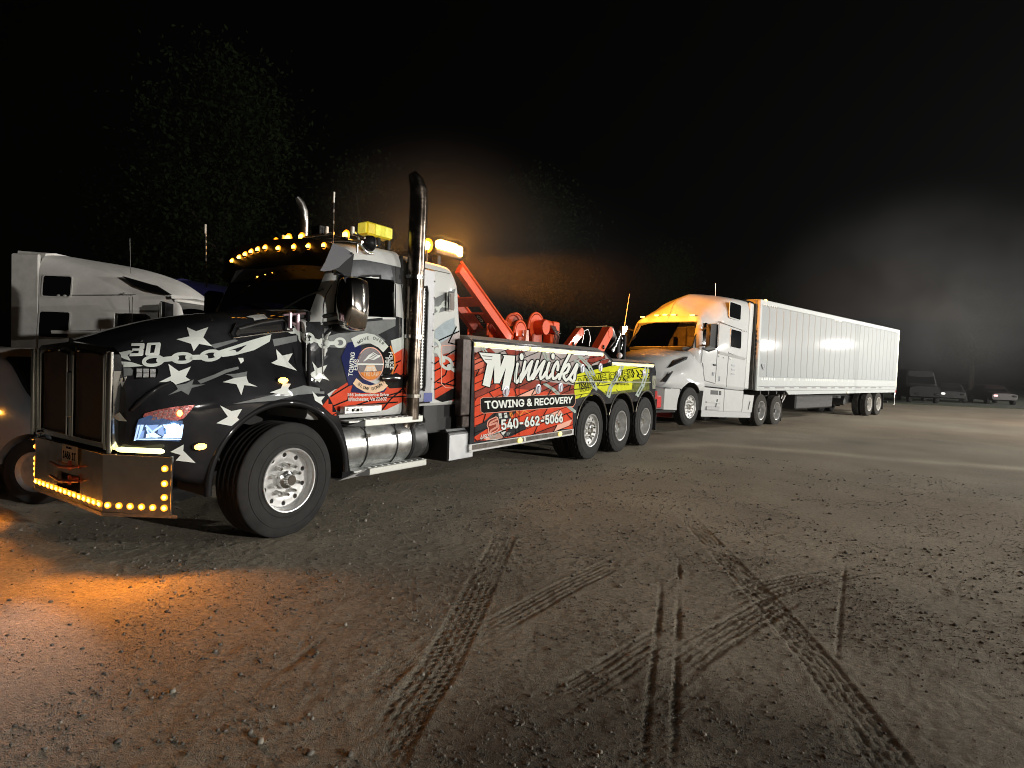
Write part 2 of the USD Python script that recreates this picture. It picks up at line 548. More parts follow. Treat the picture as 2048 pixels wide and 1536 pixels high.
TYRE_F = tyre_mesh(.545, .37)
TYRE_D = tyre_mesh(.545, .27, lug=True)
TYRE_S = tyre_mesh(.52, .27)
WELL = M('wheel_backing', (.01, .01, .01), .8)
RIMS = {
    'front': (rim_mesh(.085, .1), hub_mesh(.085, .12, .085), nut_mesh(.085, .07, .019)),
    'tag': (rim_mesh(.05, .1), hub_mesh(.05, .075, .085), nut_mesh(.05, .06, .021)),
    'deep': (rim_mesh(.165, .1, hole_r=.03), hub_mesh(.165, .14, .10), nut_mesh(.165, .035, .014)),
    'steer': (rim_mesh(.03, .1, hole_r=.028), hub_mesh(.03, .06, .08), nut_mesh(.03, .04, .017)),
}
WHITERIM = M('white_wheel', (.62, .60, .56), .45, noise=.12, nscale=9)
DARKHUB = M('dark_hub', (.10, .10, .10), .45, .6, noise=.4, nscale=15)


def wheel(parent, x, y, z, far=False, kind='deep', tyre=None, turn=0.0, rim_mat=None, hub_mat=None, dual=False, rubber=None, name='wheel', label=None):
    w = holder(parent, name, (x, y, z), (PI if far else 0) + turn, label)
    t = tyre if tyre is not None else TYRE_D
    rubber = rubber or RUBBER
    obj(w, 'tyre', t, rubber, 35)
    rim, hub, nuts = RIMS[kind]
    obj(w, 'rim', rim, rim_mat or ALU, 32)
    obj(w, 'hub', hub, hub_mat or CHROME, 40)
    for n in nuts:
        obj(w, 'wheel_nut', n, hub_mat or CHROME, 40)
    if dual:
        obj(w, 'inner_tyre', moved(t, 0, .32, 0), rubber, 35)
    return w


# ------------------------------------------------------------------ the tow truck
YC = 1.2
tow = thing('tow_truck', 'black heavy tow truck with white stars, red wrap and lit amber lamps', 'tow truck', (TOW[0], TOW[1], 0), TOW[2])
WRAP_BLACK = M('wrap_black', (.020, .020, .022), .8, coat=.45, spec=0.0, noise=.55, nscale=1.6)
WRAP_CHAR = M('wrap_charcoal', (.034, .035, .038), .8, coat=.35, spec=0.0, noise=.5, nscale=3)
CABSILVER = M('cab_silver_white', (.58, .59, .57), .5, coat=.3, spec=.2, noise=.05, nscale=2)
PRINT_WHITE = M('print_white', (.74, .77, .73), .8, coat=.30, spec=0.0)
PRINT_PALE = M('print_pale_grey', (.60, .64, .60), .8, coat=.30, spec=0.0, noise=.12, nscale=5)
PRINT_GREY = M('print_grey', (.20, .21, .21), .8, coat=.30, spec=0.0, noise=.3, nscale=4)
PRINT_MAUVE = M('print_mauve_grey', (.40, .35, .34), .8, coat=.30, spec=0.0, noise=.18, nscale=4)
PRINT_SKY = M('print_blue_grey', (.40, .47, .50), .8, coat=.30, spec=0.0, noise=.25, nscale=3)
PRINT_RED = M('print_red', (.62, .075, .035), .8, coat=.30, spec=0.0, noise=.18, nscale=4)
PRINT_DKRED = M('print_dark_red', (.26, .05, .035), .8, coat=.30, spec=0.0, noise=.3, nscale=5)
PRINT_BLACK = M('print_black', (.012, .012, .012), .8, coat=.30, spec=0.0)
PRINT_YELLOW = M('print_yellow_green', (.60, .62, .03), .8, coat=.30, spec=0.0, noise=.12, nscale=5)
PRINT_NAVY = M('print_navy', (.02, .025, .09), .8, coat=.30, spec=0.0)
PRINT_CREAM = M('print_cream', (.78, .56, .38), .8, coat=.30, spec=0.0)
PRINT_ORANGE = M('print_orange', (.72, .24, .05), .8, coat=.30, spec=0.0)
PRINT_SALMON = M('print_salmon', (.80, .42, .32), .8, coat=.30, spec=0.0)
FINE_MESH = usdkit.material(stage, '/World/Looks/grille_mesh', {
    'tc': ('texture_coordinate', {}), 's': ('separate_xyz', {}),
    'wy': ('math', {'math_type': 'multiply', 'value2': 420.0}), 'wz': ('math', {'math_type': 'multiply', 'value2': 420.0}),
    'sy': ('math', {'math_type': 'sine'}), 'sz': ('math', {'math_type': 'sine'}), 'm': ('math', {'math_type': 'multiply'}),
    'r': ('rgb_ramp', {'ramp': [(.3, (.05, .045, .042)), (.7, (.22, .20, .185))]}), 'p': ('principled_bsdf', {'metallic': .3, 'roughness': .5})},
    [('tc.object', 's.vector'), ('s.y', 'wy.value1'), ('s.z', 'wz.value1'), ('wy.value', 'sy.value1'), ('wz.value', 'sz.value1'), ('sy.value', 'm.value1'), ('sz.value', 'm.value2'),
     ('m.value', 'r.fac'), ('r.color', 'p.base_color')], surface='p.BSDF')

# wheels: steer pair turned a little, then three rear axles on dual tyres
WB, SP, RT = 6.45, 1.363, .545
wheel(tow, 0, 0.0, RT, kind='front', tyre=TYRE_F, turn=math.radians(5), name='front_wheel')
wheel(tow, 0, 2.4, RT, far=True, kind='front', tyre=TYRE_F, turn=math.radians(5), name='front_wheel')
for k in range(3):
    for far in (False, True):
        wheel(tow, WB + SP * k, 2.4 if far else 0.0, RT, far=far, kind='tag' if k == 0 else 'deep', dual=True, name='rear_wheel')
obj(tow, 'frame_rail', cbox(-1.0, 9.5, .76, .86, .72, 1.0), CHASSIS)
obj(tow, 'frame_rail', cbox(-1.0, 9.5, 1.54, 1.64, .72, 1.0), CHASSIS)
for x in (0, WB, WB + SP, WB + 2 * SP):
    obj(tow, 'axle', [cyl((x, .3, RT), (x, 2.1, RT), .075, 14)] + ([] if x == 0 else [moved(hull(trimesh.creation.icosphere(2, .2).vertices), x, YC, RT)]), CHASSIS, 40)
obj(tow, 'engine', [cbox(-.85, .5, .8, 1.6, .55, 1.45, .06), cbox(-.5, .2, .6, 1.8, .6, .9, .05)], CHASSIS)

# ---- hood with its fenders: one skin, mirrored
HS = [(-1.29, [(.46, .92), (.345, 1.0), (.31, 1.2), (.36, 1.46), (.45, 1.64), (.62, 1.72), (YC, 1.755)]),
      (-1.22, [(.34, .88), (.24, .98), (.215, 1.22), (.31, 1.48), (.43, 1.68), (.62, 1.765), (YC, 1.80)]),
      (-1.08, [(.22, .72), (.155, .95), (.14, 1.24), (.27, 1.52), (.415, 1.73), (.61, 1.825), (YC, 1.865)]),
      (-.85, [(.10, .62), (.07, .95), (.075, 1.28), (.25, 1.56), (.39, 1.80), (.59, 1.91), (YC, 1.955)]),
      (-.5, [(.05, .58), (.03, .95), (.035, 1.34), (.24, 1.62), (.365, 1.90), (.57, 2.015), (YC, 2.065)]),
      (0, [(.04, .58), (.025, .95), (.035, 1.38), (.22, 1.66), (.34, 1.985), (.55, 2.105), (YC, 2.16)]),
      (.3, [(.05, .5), (.035, .95), (.05, 1.36), (.18, 1.62), (.31, 2.04), (.53, 2.155), (YC, 2.215)]),
      (.8, [(.07, .45), (.06, .9), (.08, 1.25), (.15, 1.60), (.30, 2.08), (.53, 2.2), (YC, 2.26)])]
hood_loft = loft(HS, YC, nx=56, nt=34)
side_prof = [(-1.30, .90), (-1.30, 2.6), (.27, 2.6), (.27, 1.49), (.46, 1.34), (.60, 1.12), (.72, .80), (.79, .48), (.60, .44), (.0, .3), (-.95, .60), (-1.12, .66)]
hood = man(hood_loft) ^ man(prism_xz(side_prof, -.2, 2.6))
ARCH = (-.04, .56, .715)
hood = hood - man(ycyl(ARCH[0], ARCH[1], ARCH[2], -.3, 2.7)) - man(cbox(-1.1, .6, .55, 1.85, -.2, 1.55, .02))
HOOD = as_tri(hood)
hood_prim = obj(tow, 'hood', HOOD, WRAP_BLACK, 28)
for y, s in ((.035, 1), (2.365, -1)):
    aa = np.linspace(math.radians(-2), math.radians(184), 40)
    lip = tube([(ARCH[0] + (ARCH[2] + .005) * math.cos(a), y + s * (.03 * max(0, -math.cos(a)) if math.cos(a) < 0 else 0), ARCH[1] + (ARCH[2] + .005) * math.sin(a)) for a in aa], .03, 10)
    obj(tow, 'fender_lip', lip, BLACK, 60)
    liner = []
    for a0, a1 in zip(aa[:-1], aa[1:]):
        r1, r2 = ARCH[2] + .02, ARCH[2] - .012
        q = [(ARCH[0] + r * math.cos(a), yy, ARCH[1] + r * math.sin(a)) for a in (a0, a1) for r in (r1, r2) for yy in (y + s * .02, y + s * .5)]
        liner.append(hull(q))
    obj(tow, 'wheel_well', liner, BLACKMATT)
# hood side intake with its mesh and bright lower trim
c3 = zoomed(320, 560, 6.4)
c2 = zoomed(0, 680, 4.096)
c4 = zoomed(560, 560, 5.12)
c5 = zoomed(380, 740, 3.531)
c6 = zoomed(900, 620, 4.6545)
c8 = zoomed(930, 690, 6.827)
d5 = zoomed(640, 640, 6.4)
hz = zoomed(230, 660, 10.24)
skinH = Skin([HOOD], TOW)
VENTMESH = M('intake_mesh', (.03, .028, .026), .6, .3, bump=.9, bscale=220)


def panel(parent, name, pts, mat, skin=None, off=.01, label=None, cell=10.0, smooth=False):
    g = pts if hasattr(pts, 'geom_type') else Polygon(pts)
    m = (skin or skinH).lay(g, off, cell)
    return obj(parent, name, m, mat, smooth, label) if m is not None else None


panel(tow, 'side_intake', c3([(985, 735), (960, 690), (1000, 640), (1545, 575), (1560, 650), (1020, 700)]), VENTMESH, off=.012)
q = [skinH.at(*p) for p in c3([(960, 575), (895, 700), (930, 745), (1030, 735), (1300, 695), (1690, 655)])]
obj(tow, 'intake_trim', tube([h[1] + h[2] * .012 for h in q if h], .011, 8), CHROME, 50)
q = [skinH.at(*p) for p in c3([(1000, 640), (1300, 560), (1560, 520), (1610, 560), (1600, 650)])]
obj(tow, 'intake_surround', tube([h[1] + h[2] * .01 for h in q if h], .016, 8), BLACKMATT, 50)
h = skinH.at(*c3([(1740, 570)])[0])
PINK_CHROME = M('pink_chrome', (.50, .36, .40), .4, .8)  # small pinkish shape on the hood side
if h:
    px = h[1] + h[2] * .03
    obj(tow, 'hood_latch', [cbox(px[0] - .10, px[0] - .06, px[1] - .015, px[1] + .02, px[2] - .07, px[2] + .10, .01), cbox(px[0] - .02, px[0] + .03, px[1] - .02, px[1] + .02, px[2] - .12, px[2] + .09, .012),
                            rotz_mesh(moved(hull(trimesh.creation.icosphere(1, .03).vertices), 0, 0, 0), 0).apply_translation(px + [.07, -.01, -.02]), cyl(px + [-.16, 0, .06], px + [.10, 0, .10], .012, 8), cyl(px + [-.08, 0, .0], px + [.12, 0, -.06], .014, 8)], PINK_CHROME, 40)

# ---- grille, bumper, lamps at the front
GX = -1.335
so = Polygon([(.43, .92), (.40, 1.55), (.43, 1.68), (.55, 1.735), (YC, 1.775), (1.85, 1.735), (1.97, 1.68), (2.0, 1.55), (1.97, .92)])


def yz_prism(poly, x0, x1):
    g = poly if hasattr(poly, 'geom_type') else Polygon(poly)
    m = trimesh.creation.extrude_polygon(g, x1 - x0, engine='earcut'); v = m.vertices
    return trimesh.Trimesh(np.c_[x0 + v[:, 2], v[:, 0], v[:, 1]], m.faces, process=False)


ring = so.difference(affinity.scale(so, .86, .90))
obj(tow, 'grille_surround', yz_prism(ring, GX - .015, GX + .05), CHROME)
for y0, y1 in ((.56, 1.135), (1.265, 1.84)):
    obj(tow, 'grille_panel', yz_prism([(y0, .97), (y0, 1.66), ((y0 + y1) / 2, 1.685), (y1, 1.68 if y0 < 1 else 1.66), (y1, .97)], GX + .0, GX + .02), FINE_MESH)
    for yy in (y0 - .005, y1 + .005):
        obj(tow, 'grille_trim', cyl((GX - .02, yy, .96), (GX - .02, yy, 1.66), .009, 8), CHROME, 40)
    obj(tow, 'grille_trim', cyl((GX - .012, y0, .965), (GX - .012, y1, .965), .009, 8), CHROME, 40)
obj(tow, 'grille_bar', [cbox(GX - .035, GX + .03, YC - .035, YC + .035, 1.12, 1.52, .012), cbox(GX - .025, GX + .03, YC - .02, YC + .02, .95, 1.14, .008), cbox(GX - .02, GX + .03, YC - .03, YC + .03, 1.50, 1.76, .012)], CHROME)
obj(tow, 'grille_emblem', [hull([(GX - .03, YC - .05, 1.69), (GX - .03, YC + .05, 1.69), (GX - .03, YC, 1.81), (GX + .0, YC - .05, 1.69), (GX, YC + .05, 1.69), (GX, YC, 1.80)])], CHROME)
obj(tow, 'grille_post', [cyl((GX - .03, .415, .90), (GX - .03, .41, 1.70), .02, 12), cyl((GX - .04, .475, .92), (GX - .04, .47, 1.68), .010, 10)], CHROME, 40)
obj(tow, 'grille_post', [cyl((GX - .03, 1.985, .90), (GX - .03, 1.99, 1.70), .02, 12)], CHROME, 40)
for yy in (.46, 1.0, 1.4):
    obj(tow, 'grille_stud', moved(trimesh.creation.icosphere(2, .014), GX - .03, yy, 1.70), CHROME, 60)

BUMPER = M('bumper_stainless', (.60, .57, .54), .24, 1.0, noise=.08, nscale=4)
BX, BB = -1.375, .50
outer = [(-1.09, .01), (BX, BB), (BX, 2.4 - BB), (-1.09, 2.39)]
inner = [(-1.06, 2.36), (BX + .035, 2.4 - BB), (BX + .035, BB), (-1.06, .04)]
BZ0, BZ1 = .42, .885
obj(tow, 'bumper', cut(prism_xy(outer + inner, BZ0, BZ1), cbox(-1.6, -1.2, .92, 1.4, .50, .64, .01)), BUMPER)
obj(tow, 'bumper_lip', prism_xy([(-1.05, -.015), (BX - .012, BB - .01), (BX - .012, 2.4 - BB + .01), (-1.05, 2.415), (-1.05, 2.38), (BX + .03, 2.4 - BB), (BX + .03, BB), (-1.05, .02)], BZ0 - .03, BZ0 - .002), BUMPER)
obj(tow, 'bumper_backing', prism_xy([(-1.06, .14), (-1.25, .5), (-1.25, 1.9), (-1.06, 2.26), (-1.02, 2.26), (-1.02, .14)], .43, .86), CHASSIS)
obj(tow, 'bumper_edge', tube([(-1.09, .01, BZ1), (BX, BB, BZ1), (BX, 2.4 - BB, BZ1), (-1.09, 2.39, BZ1)], .006, 6), CHROME)
obj(tow, 'bumper_edge', cyl((-1.087, .008, BZ0), (-1.087, .008, BZ1), .006, 6), CHROME)
for zz in (.60, .72):  # two thin red bars across the bumper opening
    obj(tow, 'tow_pin', [tube([(BX - .03, .86, zz + .02), (BX - .05, 1.0, zz), (BX - .05, 1.2, zz - .02), (BX - .03, 1.46, zz - .012)], [.010, .013, .013, .010], 8), cyl((BX - .04, 1.02, zz - .03), (BX - .04, 1.02, zz + .05), .014, 8), cyl((BX - .01, 1.10, zz), (BX + .05, 1.10, zz), .02, 8)], M('bumper_bar_red', (.55, .14, .10), .35, .3), 40)
pl = holder(tow, 'licence_plate')
obj(pl, 'plate', cbox(BX - .022, BX - .014, .93, 1.235, .735, .895, .004), M('plate_white', (.70, .69, .64), .4))
tm = meshkit.text_mesh('1486 1T', .062, .003, bold=True); v = np.asarray(tm.vertices); w_ = v[:, 0].max()
obj(pl, 'plate_number', trimesh.Trimesh(np.c_[BX - .0215 - v[:, 2], 1.215 - v[:, 0] * (.265 / w_), .775 + v[:, 1]], tm.faces[:, ::-1]), PRINT_BLACK)
tm = meshkit.text_mesh('VIRGINIA', .018, .003); v = np.asarray(tm.vertices)
obj(pl, 'plate_heading', trimesh.Trimesh(np.c_[BX - .0215 - v[:, 2], 1.15 - v[:, 0], .862 + v[:, 1]], tm.faces[:, ::-1]), PRINT_NAVY)


def bump_lamp(y, z, mat=None, r=.0165):
    """A round lamp let into the bumper at local y."""
    if y < BB:
        t = (y - .01) / (BB - .01); x = -1.09 + (BX + 1.09) * t; n = np.array([BX + 1.09, 0, 0]) ; d = np.array([-(BB - .01), BX + 1.09, 0]); nrm = np.array([-(BB - .01), -(1.09 + BX) * -1, 0])
        nrm = np.array([-(BB - .01), (BX + 1.09), 0]); nrm = np.array([-.82, -.57, 0])
    elif y > 2.4 - BB:
        t = (2.39 - y) / (BB - .01); x = -1.09 + (BX + 1.09) * t; nrm = np.array([-.82, .57, 0])
    else:
        x, nrm = BX, np.array([-1, 0, 0.])
    p = np.array([x, y, z]); nrm = nrm / np.linalg.norm(nrm)
    s = hull(trimesh.creation.icosphere(1, r).vertices)
    s.apply_translation(p + nrm * .004)
    w = holder(tow, 'bumper_marker_lamp')
    obj(w, 'bulb', s, mat or LED_AMBER, 60)
    obj(w, 'lens', cyl(p - nrm * .004, p + nrm * .007, r * 1.6, 14), LENS_HALO)  # disc wider than the bulb, its glow stands in for the halo


for y in np.linspace(.055, .46, 6):
    bump_lamp(y, BZ0 + .055)
for y in np.linspace(.545, 1.86, 15):
    bump_lamp(y, BZ0 + .055)
for y in np.linspace(1.97, 2.34, 4):
    bump_lamp(y, BZ0 + .055)
for z in (.56, .67, .79):
    bump_lamp(.055, z)
for z in (.53, .58, .63, .68, .79):
    bump_lamp(1.93, z)
obj(tow, 'bumper_guide', [moved(trimesh.creation.icosphere(2, .022), BX + .02, 1.86, .93), cyl((BX + .02, 1.86, .88), (BX + .02, 1.86, .93), .008, 8), moved(trimesh.creation.icosphere(2, .016), BX - .01, 1.93, .865)], CHROME, 60)

# the near headlamp: clear lower lens, red and amber reflector above, lit bulb; and its twin on the far side
HLG = M('headlamp_glass', (.06, .09, .14), .1, .3, coat=1.0, noise=.5, nscale=30, emit=(.22, .42, 1.0), strength=.10)
HLRED = M('headlamp_red_reflector', (.55, .16, .15), .2, .4, coat=.8, noise=.5, nscale=60)
hl = holder(tow, 'headlamp')
lower = [(274, 880), (273, 856), (280, 838), (300, 830), (340, 840), (365, 841), (363, 866), (358, 882), (320, 880)]
upper = c2([(1190, 600), (1300, 570), (1450, 545), (1590, 530), (1560, 575), (1500, 640), (1440, 662), (1300, 655), (1215, 650), (1175, 625)])
panel(hl, 'lens', lower, HLG, off=.02, smooth=30)
panel(hl, 'turn_reflector', upper, HLRED, off=.018, smooth=30)
panel(hl, 'bulb_glare', affinity.scale(Point(347, 860).buffer(1), 15, 13), LED_WHITE, off=.03)
FACET = M('headlamp_facet_lit', (.7, .8, .9), .15, .3, emit=(.50, .74, 1.0), strength=1.5)
FACET2 = M('headlamp_facet_dim', (.4, .5, .7), .15, .4, emit=(.26, .48, 1.0), strength=.45)
for q_, m_ in (([(1200, 695), (1300, 690), (1270, 740), (1215, 760)], FACET2), ([(1205, 765), (1260, 750), (1320, 790), (1200, 795)], FACET), ([(1150, 745), (1190, 735), (1180, 795), (1140, 798)], FACET2), ([(1330, 690), (1460, 690), (1470, 720), (1350, 720)], FACET), ([(1340, 770), (1470, 770), (1470, 800), (1330, 800)], FACET), ([(1300, 700), (1335, 700), (1345, 790), (1290, 760)], FACET2)):
    panel(hl, 'reflector_facet', c2(q_), m_, off=.024)
for pp in (c2([(1140, 690), (1110, 820), (1125, 820), (1160, 690)]), c2([(1165, 690), (1140, 800), (1150, 805), (1185, 690)]), c2([(1190, 700), (1250, 760), (1330, 700), (1320, 690), (1250, 740), (1205, 690)]),
           c2([(1200, 720), (1225, 790), (1290, 800), (1290, 790), (1235, 780), (1215, 720)]), c2([(1480, 690), (1470, 800), (1485, 800), (1500, 690)]), c2([(1130, 800), (1480, 806), (1480, 815), (1130, 812)])):
    panel(hl, 'reflector_rib', pp, M('headlamp_rib_lit', (.6, .75, .9), .2, .2, emit=(.45, .68, 1.0), strength=.7), off=.027)
for r_ in range(3):
    for k in range(7):
        x, y = 1245 + k * 42 + r_ * 8, 645 - r_ * 24 - k * 6
        panel(hl, 'reflector_cell', c2([(x, y - 9), (x + 30, y - 12), (x + 28, y + 6), (x - 2, y + 9)]), M('reflector_cell', (.75, .42, .42), .15, .7, noise=.4, nscale=80), off=.022)
panel(hl, 'turn_lamp', affinity.scale(Point(358, 826).buffer(1), 5, 6), LED_AMBER_SOFT, off=.03)
hf = holder(tow, 'headlamp')
obj(hf, 'lens', [hull([(-1.30, 2.04, 1.0), (-1.28, 2.14, 1.0), (-1.05, 2.27, 1.0), (-1.30, 2.04, 1.22), (-1.10, 2.24, 1.28), (-1.0, 2.29, 1.28)])], HLG)
obj(hf, 'bulb_glare', moved(trimesh.creation.icosphere(2, .06), -1.26, 2.16, 1.1), LED_WHITE, 60)
obj(tow, 'daytime_strip', tube([(-1.315, .41, .925), (-1.30, .38, .925), (-1.13, .09, .925), (-1.12, .07, .925)], [.012, .022, .022, .012], 10), LED_WARM, 50)
# brow above the headlamp and the ridge behind
q = [skinH.at(*p) for p in c2([(1085, 575), (1150, 510), (1230, 440), (1320, 380), (1400, 345)])]
obj(tow, 'headlamp_brow', tube([h[1] + h[2] * .006 for h in q if h], [.012, .022, .022, .018, .010][:len([h for h in q if h])], 8), BLACK, 60)
st = holder(tow, 'grille_strobe')
panel(st, 'strobe_bezel', hz([(410, 780), (870, 800), (880, 880), (840, 985), (420, 1010), (400, 880)]), CHROME, off=.012)
for r_ in range(2):
    for k in range(3):
        x0, y0 = 445 + k * 135, 810 + r_ * 92 + k * 4
        panel(st, 'strobe_cell', hz([(x0, y0), (x0 + 112, y0 + 2), (x0 + 110, y0 + 74), (x0, y0 + 78)]), M('strobe_lens', (.75, .76, .78), .15, .5, coat=.8, noise=.35, nscale=60), off=.02)
for (px, py) in ((400, 893), (565, 762)):
    h = skinH.at(px, py)
    mk = holder(tow, 'fender_marker_lamp')
    s = hull(trimesh.creation.icosphere(2, .035).vertices * [1.5, .6, .8]); s.apply_translation(h[1] + h[2] * .012)
    obj(mk, 'lens', s, LED_AMBER_SOFT, 60)
    b_ = hull(trimesh.creation.icosphere(2, .045).vertices * [1.55, .3, .85]); b_.apply_translation(h[1] + h[2] * .003)
    obj(mk, 'bezel', b_, BLACK, 60)
h = skinH.at(490, 690)
obj(tow, 'hood_pin', moved(trimesh.creation.icosphere(2, .012), *(skinH.at(283, 682)[1])), CHROME, 60)

# ---- cab and sleeper: hollow shells
def cabsec(y, zb, zt, crown=.05, r=.16, tumble=.05):
    return [(y + .03, zb), (y, zb + .05), (y, 1.95 if zt > 2.3 else zb + .3 * (zt - zb)), (y + tumble * .6, zt - r - .25), (y + tumble, zt - r), (y + tumble + r * .35, zt - r * .3), (y + tumble + r, zt - .012), (YC, zt + crown)]


CS = [(.272, cabsec(.135, 1.1, 2.10, .10, .14, .05)), (.42, cabsec(.135, 1.08, 2.17, .10, .14, .05)), (.50, cabsec(.138, 1.08, 2.36, .10, .16, .06)), (.66, cabsec(.14, 1.08, 2.72, .08, .18, .07)), (.76, cabsec(.14, 1.08, 2.90, .07, .18, .08)),
      (.95, cabsec(.14, 1.08, 2.98, .06, .18, .08)), (1.3, cabsec(.14, 1.08, 3.02, .06, .18, .08)), (1.60, cabsec(.14, 1.08, 3.03, .06, .18, .08))]
xs = np.r_[np.linspace(.272, .95, 26), np.linspace(1.0, 1.6, 8)]
cab_l = loft(CS, YC, xs=xs, nt=34)
inn = loft([(.40, cabsec(.22, 1.25, 2.10, .06, .14, .04)), (.50, cabsec(.22, 1.25, 2.25, .06, .14, .04)), (.70, cabsec(.22, 1.25, 2.66, .05, .16, .06)), (.85, cabsec(.22, 1.25, 2.85, .05, .16, .07)), (1.55, cabsec(.22, 1.25, 2.93, .05, .16, .07))], YC, nx=24, nt=26)
WIN = [on_side(*p, .15)[[0, 2]] for p in ((683, 552), (789, 562), (791, 635), (673, 631), (675, 600))]
ws_cut = hull([(.40, .34, 2.2), (.40, 2.06, 2.2), (.44, .45, 2.75), (.44, 1.95, 2.75), (.72, .42, 2.80), (.72, 1.98, 2.80), (.52, .34, 2.2), (.52, 2.06, 2.2)])
ws_cut2 = hull([(.2, .36, 2.21), (.2, 2.04, 2.21), (.9, .40, 2.20), (.9, 2.0, 2.20), (.2, .44, 2.80), (.2, 1.96, 2.80), (.9, .42, 2.80), (.9, 1.98, 2.80)])
cab = cut(cab_l, inn, prism_xz(WIN, -.3, 2.7), ws_cut2)
CAB = as_tri(cab)
obj(tow, 'cab', CAB, CABSILVER, 30)
obj(tow, 'side_window', prism_xz(Polygon(WIN).buffer(.012), .17, .178), DARKGLASS)
obj(tow, 'side_window', prism_xz(Polygon(WIN).buffer(.012), 2.22, 2.228), DARKGLASS)
wl = []
for x in np.linspace(.44, .735, 8):
    C = PchipInterpolator([s[0] for s in CS], np.array([s[1] for s in CS]), axis=0)(x)
    zt = C[-1][1]; yy = np.linspace(.33, 2.07, 13)
    u = (yy - YC) / (YC - .33)
    wl.append(np.c_[np.full(13, x - .012), yy, C[-2][1] + (zt - C[-2][1]) * (1 - u ** 2) - .004])
wl = np.array(wl); F = []
for i in range(7):
    for j in range(12):
        a = i * 13 + j; F.append((a, a + 1, a + 14, a + 13))
obj(tow, 'windscreen', (wl.reshape(-1, 3), np.array(F)), GLASS, True)
obj(tow, 'dashboard', cbox(.47, .80, .25, 2.15, 2.0, 2.24, .05), M('dash_dark', (.03, .028, .026), .7))
obj(tow, 'seat', [cbox(1.0, 1.5, .45, .95, 1.6, 1.8, .05), cbox(1.38, 1.52, .45, .95, 1.8, 2.5, .05)], BLACKMATT)
obj(tow, 'seat', [cbox(1.0, 1.5, 1.45, 1.95, 1.6, 1.8, .05), cbox(1.38, 1.52, 1.45, 1.95, 1.8, 2.5, .05)], BLACKMATT)
obj(tow, 'steering_wheel', moved(trimesh.creation.torus(.21, .015, 24, 8), 0, 0, 0).apply_transform(trimesh.transformations.rotation_matrix(1.0, [0, 1, 0])).apply_translation([.93, .7, 2.15]), BLACKMATT, 60)
obj(tow, 'cowl', [cbox(.24, .46, .3, 2.1, 2.08, 2.185, .03)], BLACKMATT)
for y0 in (.75, 1.7):
    obj(tow, 'wiper', tube([(.40, y0, 2.22), (.47, y0 - .25, 2.34), (.52, y0 - .5, 2.42)], .008, 6), BLACKMATT)
SS = [(1.62, cabsec(.15, 1.16, 2.99, .05, .16, .06)), (1.9, cabsec(.15, 1.16, 3.0, .05, .16, .06)), (2.5, cabsec(.15, 1.16, 2.99, .05, .16, .06)), (2.66, cabsec(.155, 1.16, 2.86, .05, .16, .07)), (2.70, cabsec(.17, 1.18, 2.78, .05, .16, .08))]
SLEEP = loft(SS, YC, nx=26, nt=34)
obj(tow, 'sleeper', SLEEP, CABSILVER, 30)
obj(tow, 'cab_gasket', cbox(1.595, 1.625, .20, 2.2, 1.15, 2.95, .01), BLACKMATT)
skinC = Skin([CAB, SLEEP], TOW)
A4 = zoomed(640, 420, 6.4)
panel(tow, 'window_chop', A4([(200, 830), (240, 740), (330, 650), (540, 640), (780, 685), (1040, 745), (1045, 960), (950, 940), (560, 880), (300, 845)]), M('chop_steel', (.34, .35, .37), .2, .9, noise=.06, nscale=3), skinC, off=.02, smooth=20)
panel(tow, 'window_chop_end', A4([(945, 725), (1038, 748), (1043, 955), (958, 938)]), BLACKMATT, skinC, off=.024)
q = [skinC.at(*p) for p in A4([(200, 832), (380, 862), (560, 888), (760, 915), (955, 945)])]
obj(tow, 'window_trim', tube([h[1] + h[2] * .022 for h in q if h], .007, 6), CHROME, 50)
for pts, rr in ((A4([(290, 850), (230, 960), (200, 1080), (185, 1290)]), .008), (A4([(962, 950), (965, 1380)]), .006), (A4([(150, 960), (80, 1080), (45, 1230), (35, 1430)]), .004), (A4([(1040, 960), (1060, 1200), (1075, 1500)]), .006)):
    q = [skinC.at(*p) for p in pts]
    q = [h for h in q if h]
    if len(q) > 1:
        obj(tow, 'door_seal', tube([h[1] + h[2] * .004 for h in q], rr, 6), BLACKMATT)

# roof: drop visor, marker lamps, lamp rail, work lamps
vis = [(.80, .12), (.60, .20), (.50, .50), (.465, YC), (.50, 1.9), (.60, 2.2), (.80, 2.28)]
vz = [2.82, 2.90, 2.965, 3.0, 2.965, 2.90, 2.82]
V, F = [], []
for (x, y), z in zip(vis, vz):
    e = abs(y - YC) / YC
    V += [(x, y, z), (x - .05 * (e < .98), y, z - .25 - .04 * (e < .7)), (x + .012, y + (.012 if y < YC else -.012) * (e > .7), z), (x - .05 * (e < .98) + .012, y, z - .25 - .04 * (e < .7))]
for i in range(6):
    a, b = 4 * i, 4 * i + 4
    F += [(a, b, b + 1, a + 1), (a + 2, a + 3, b + 3, b + 2), (a, a + 2, b + 2, b), (a + 1, b + 1, b + 3, a + 3)]
obj(tow, 'sun_visor', (np.array(V), np.array(F)), M('visor_black', (.012, .012, .012), .45, spec=.15), 20)
panel_pts = A4([(165, 425), (300, 480), (430, 555), (390, 600), (330, 650), (240, 735), (150, 772), (60, 785), (0, 775), (60, 680)])
vp = [on_side(px, py, .10) for px, py in panel_pts]
obj(tow, 'visor_end', prism_xz([(p[0], p[2]) for p in vp], .10, .112), M('visor_grey_steel', (.055, .055, .065), .4, spec=.2))
obj(tow, 'visor_bolt', moved(trimesh.creation.icosphere(1, .012), *on_side(704, 507, .09)), CHROME, 60)


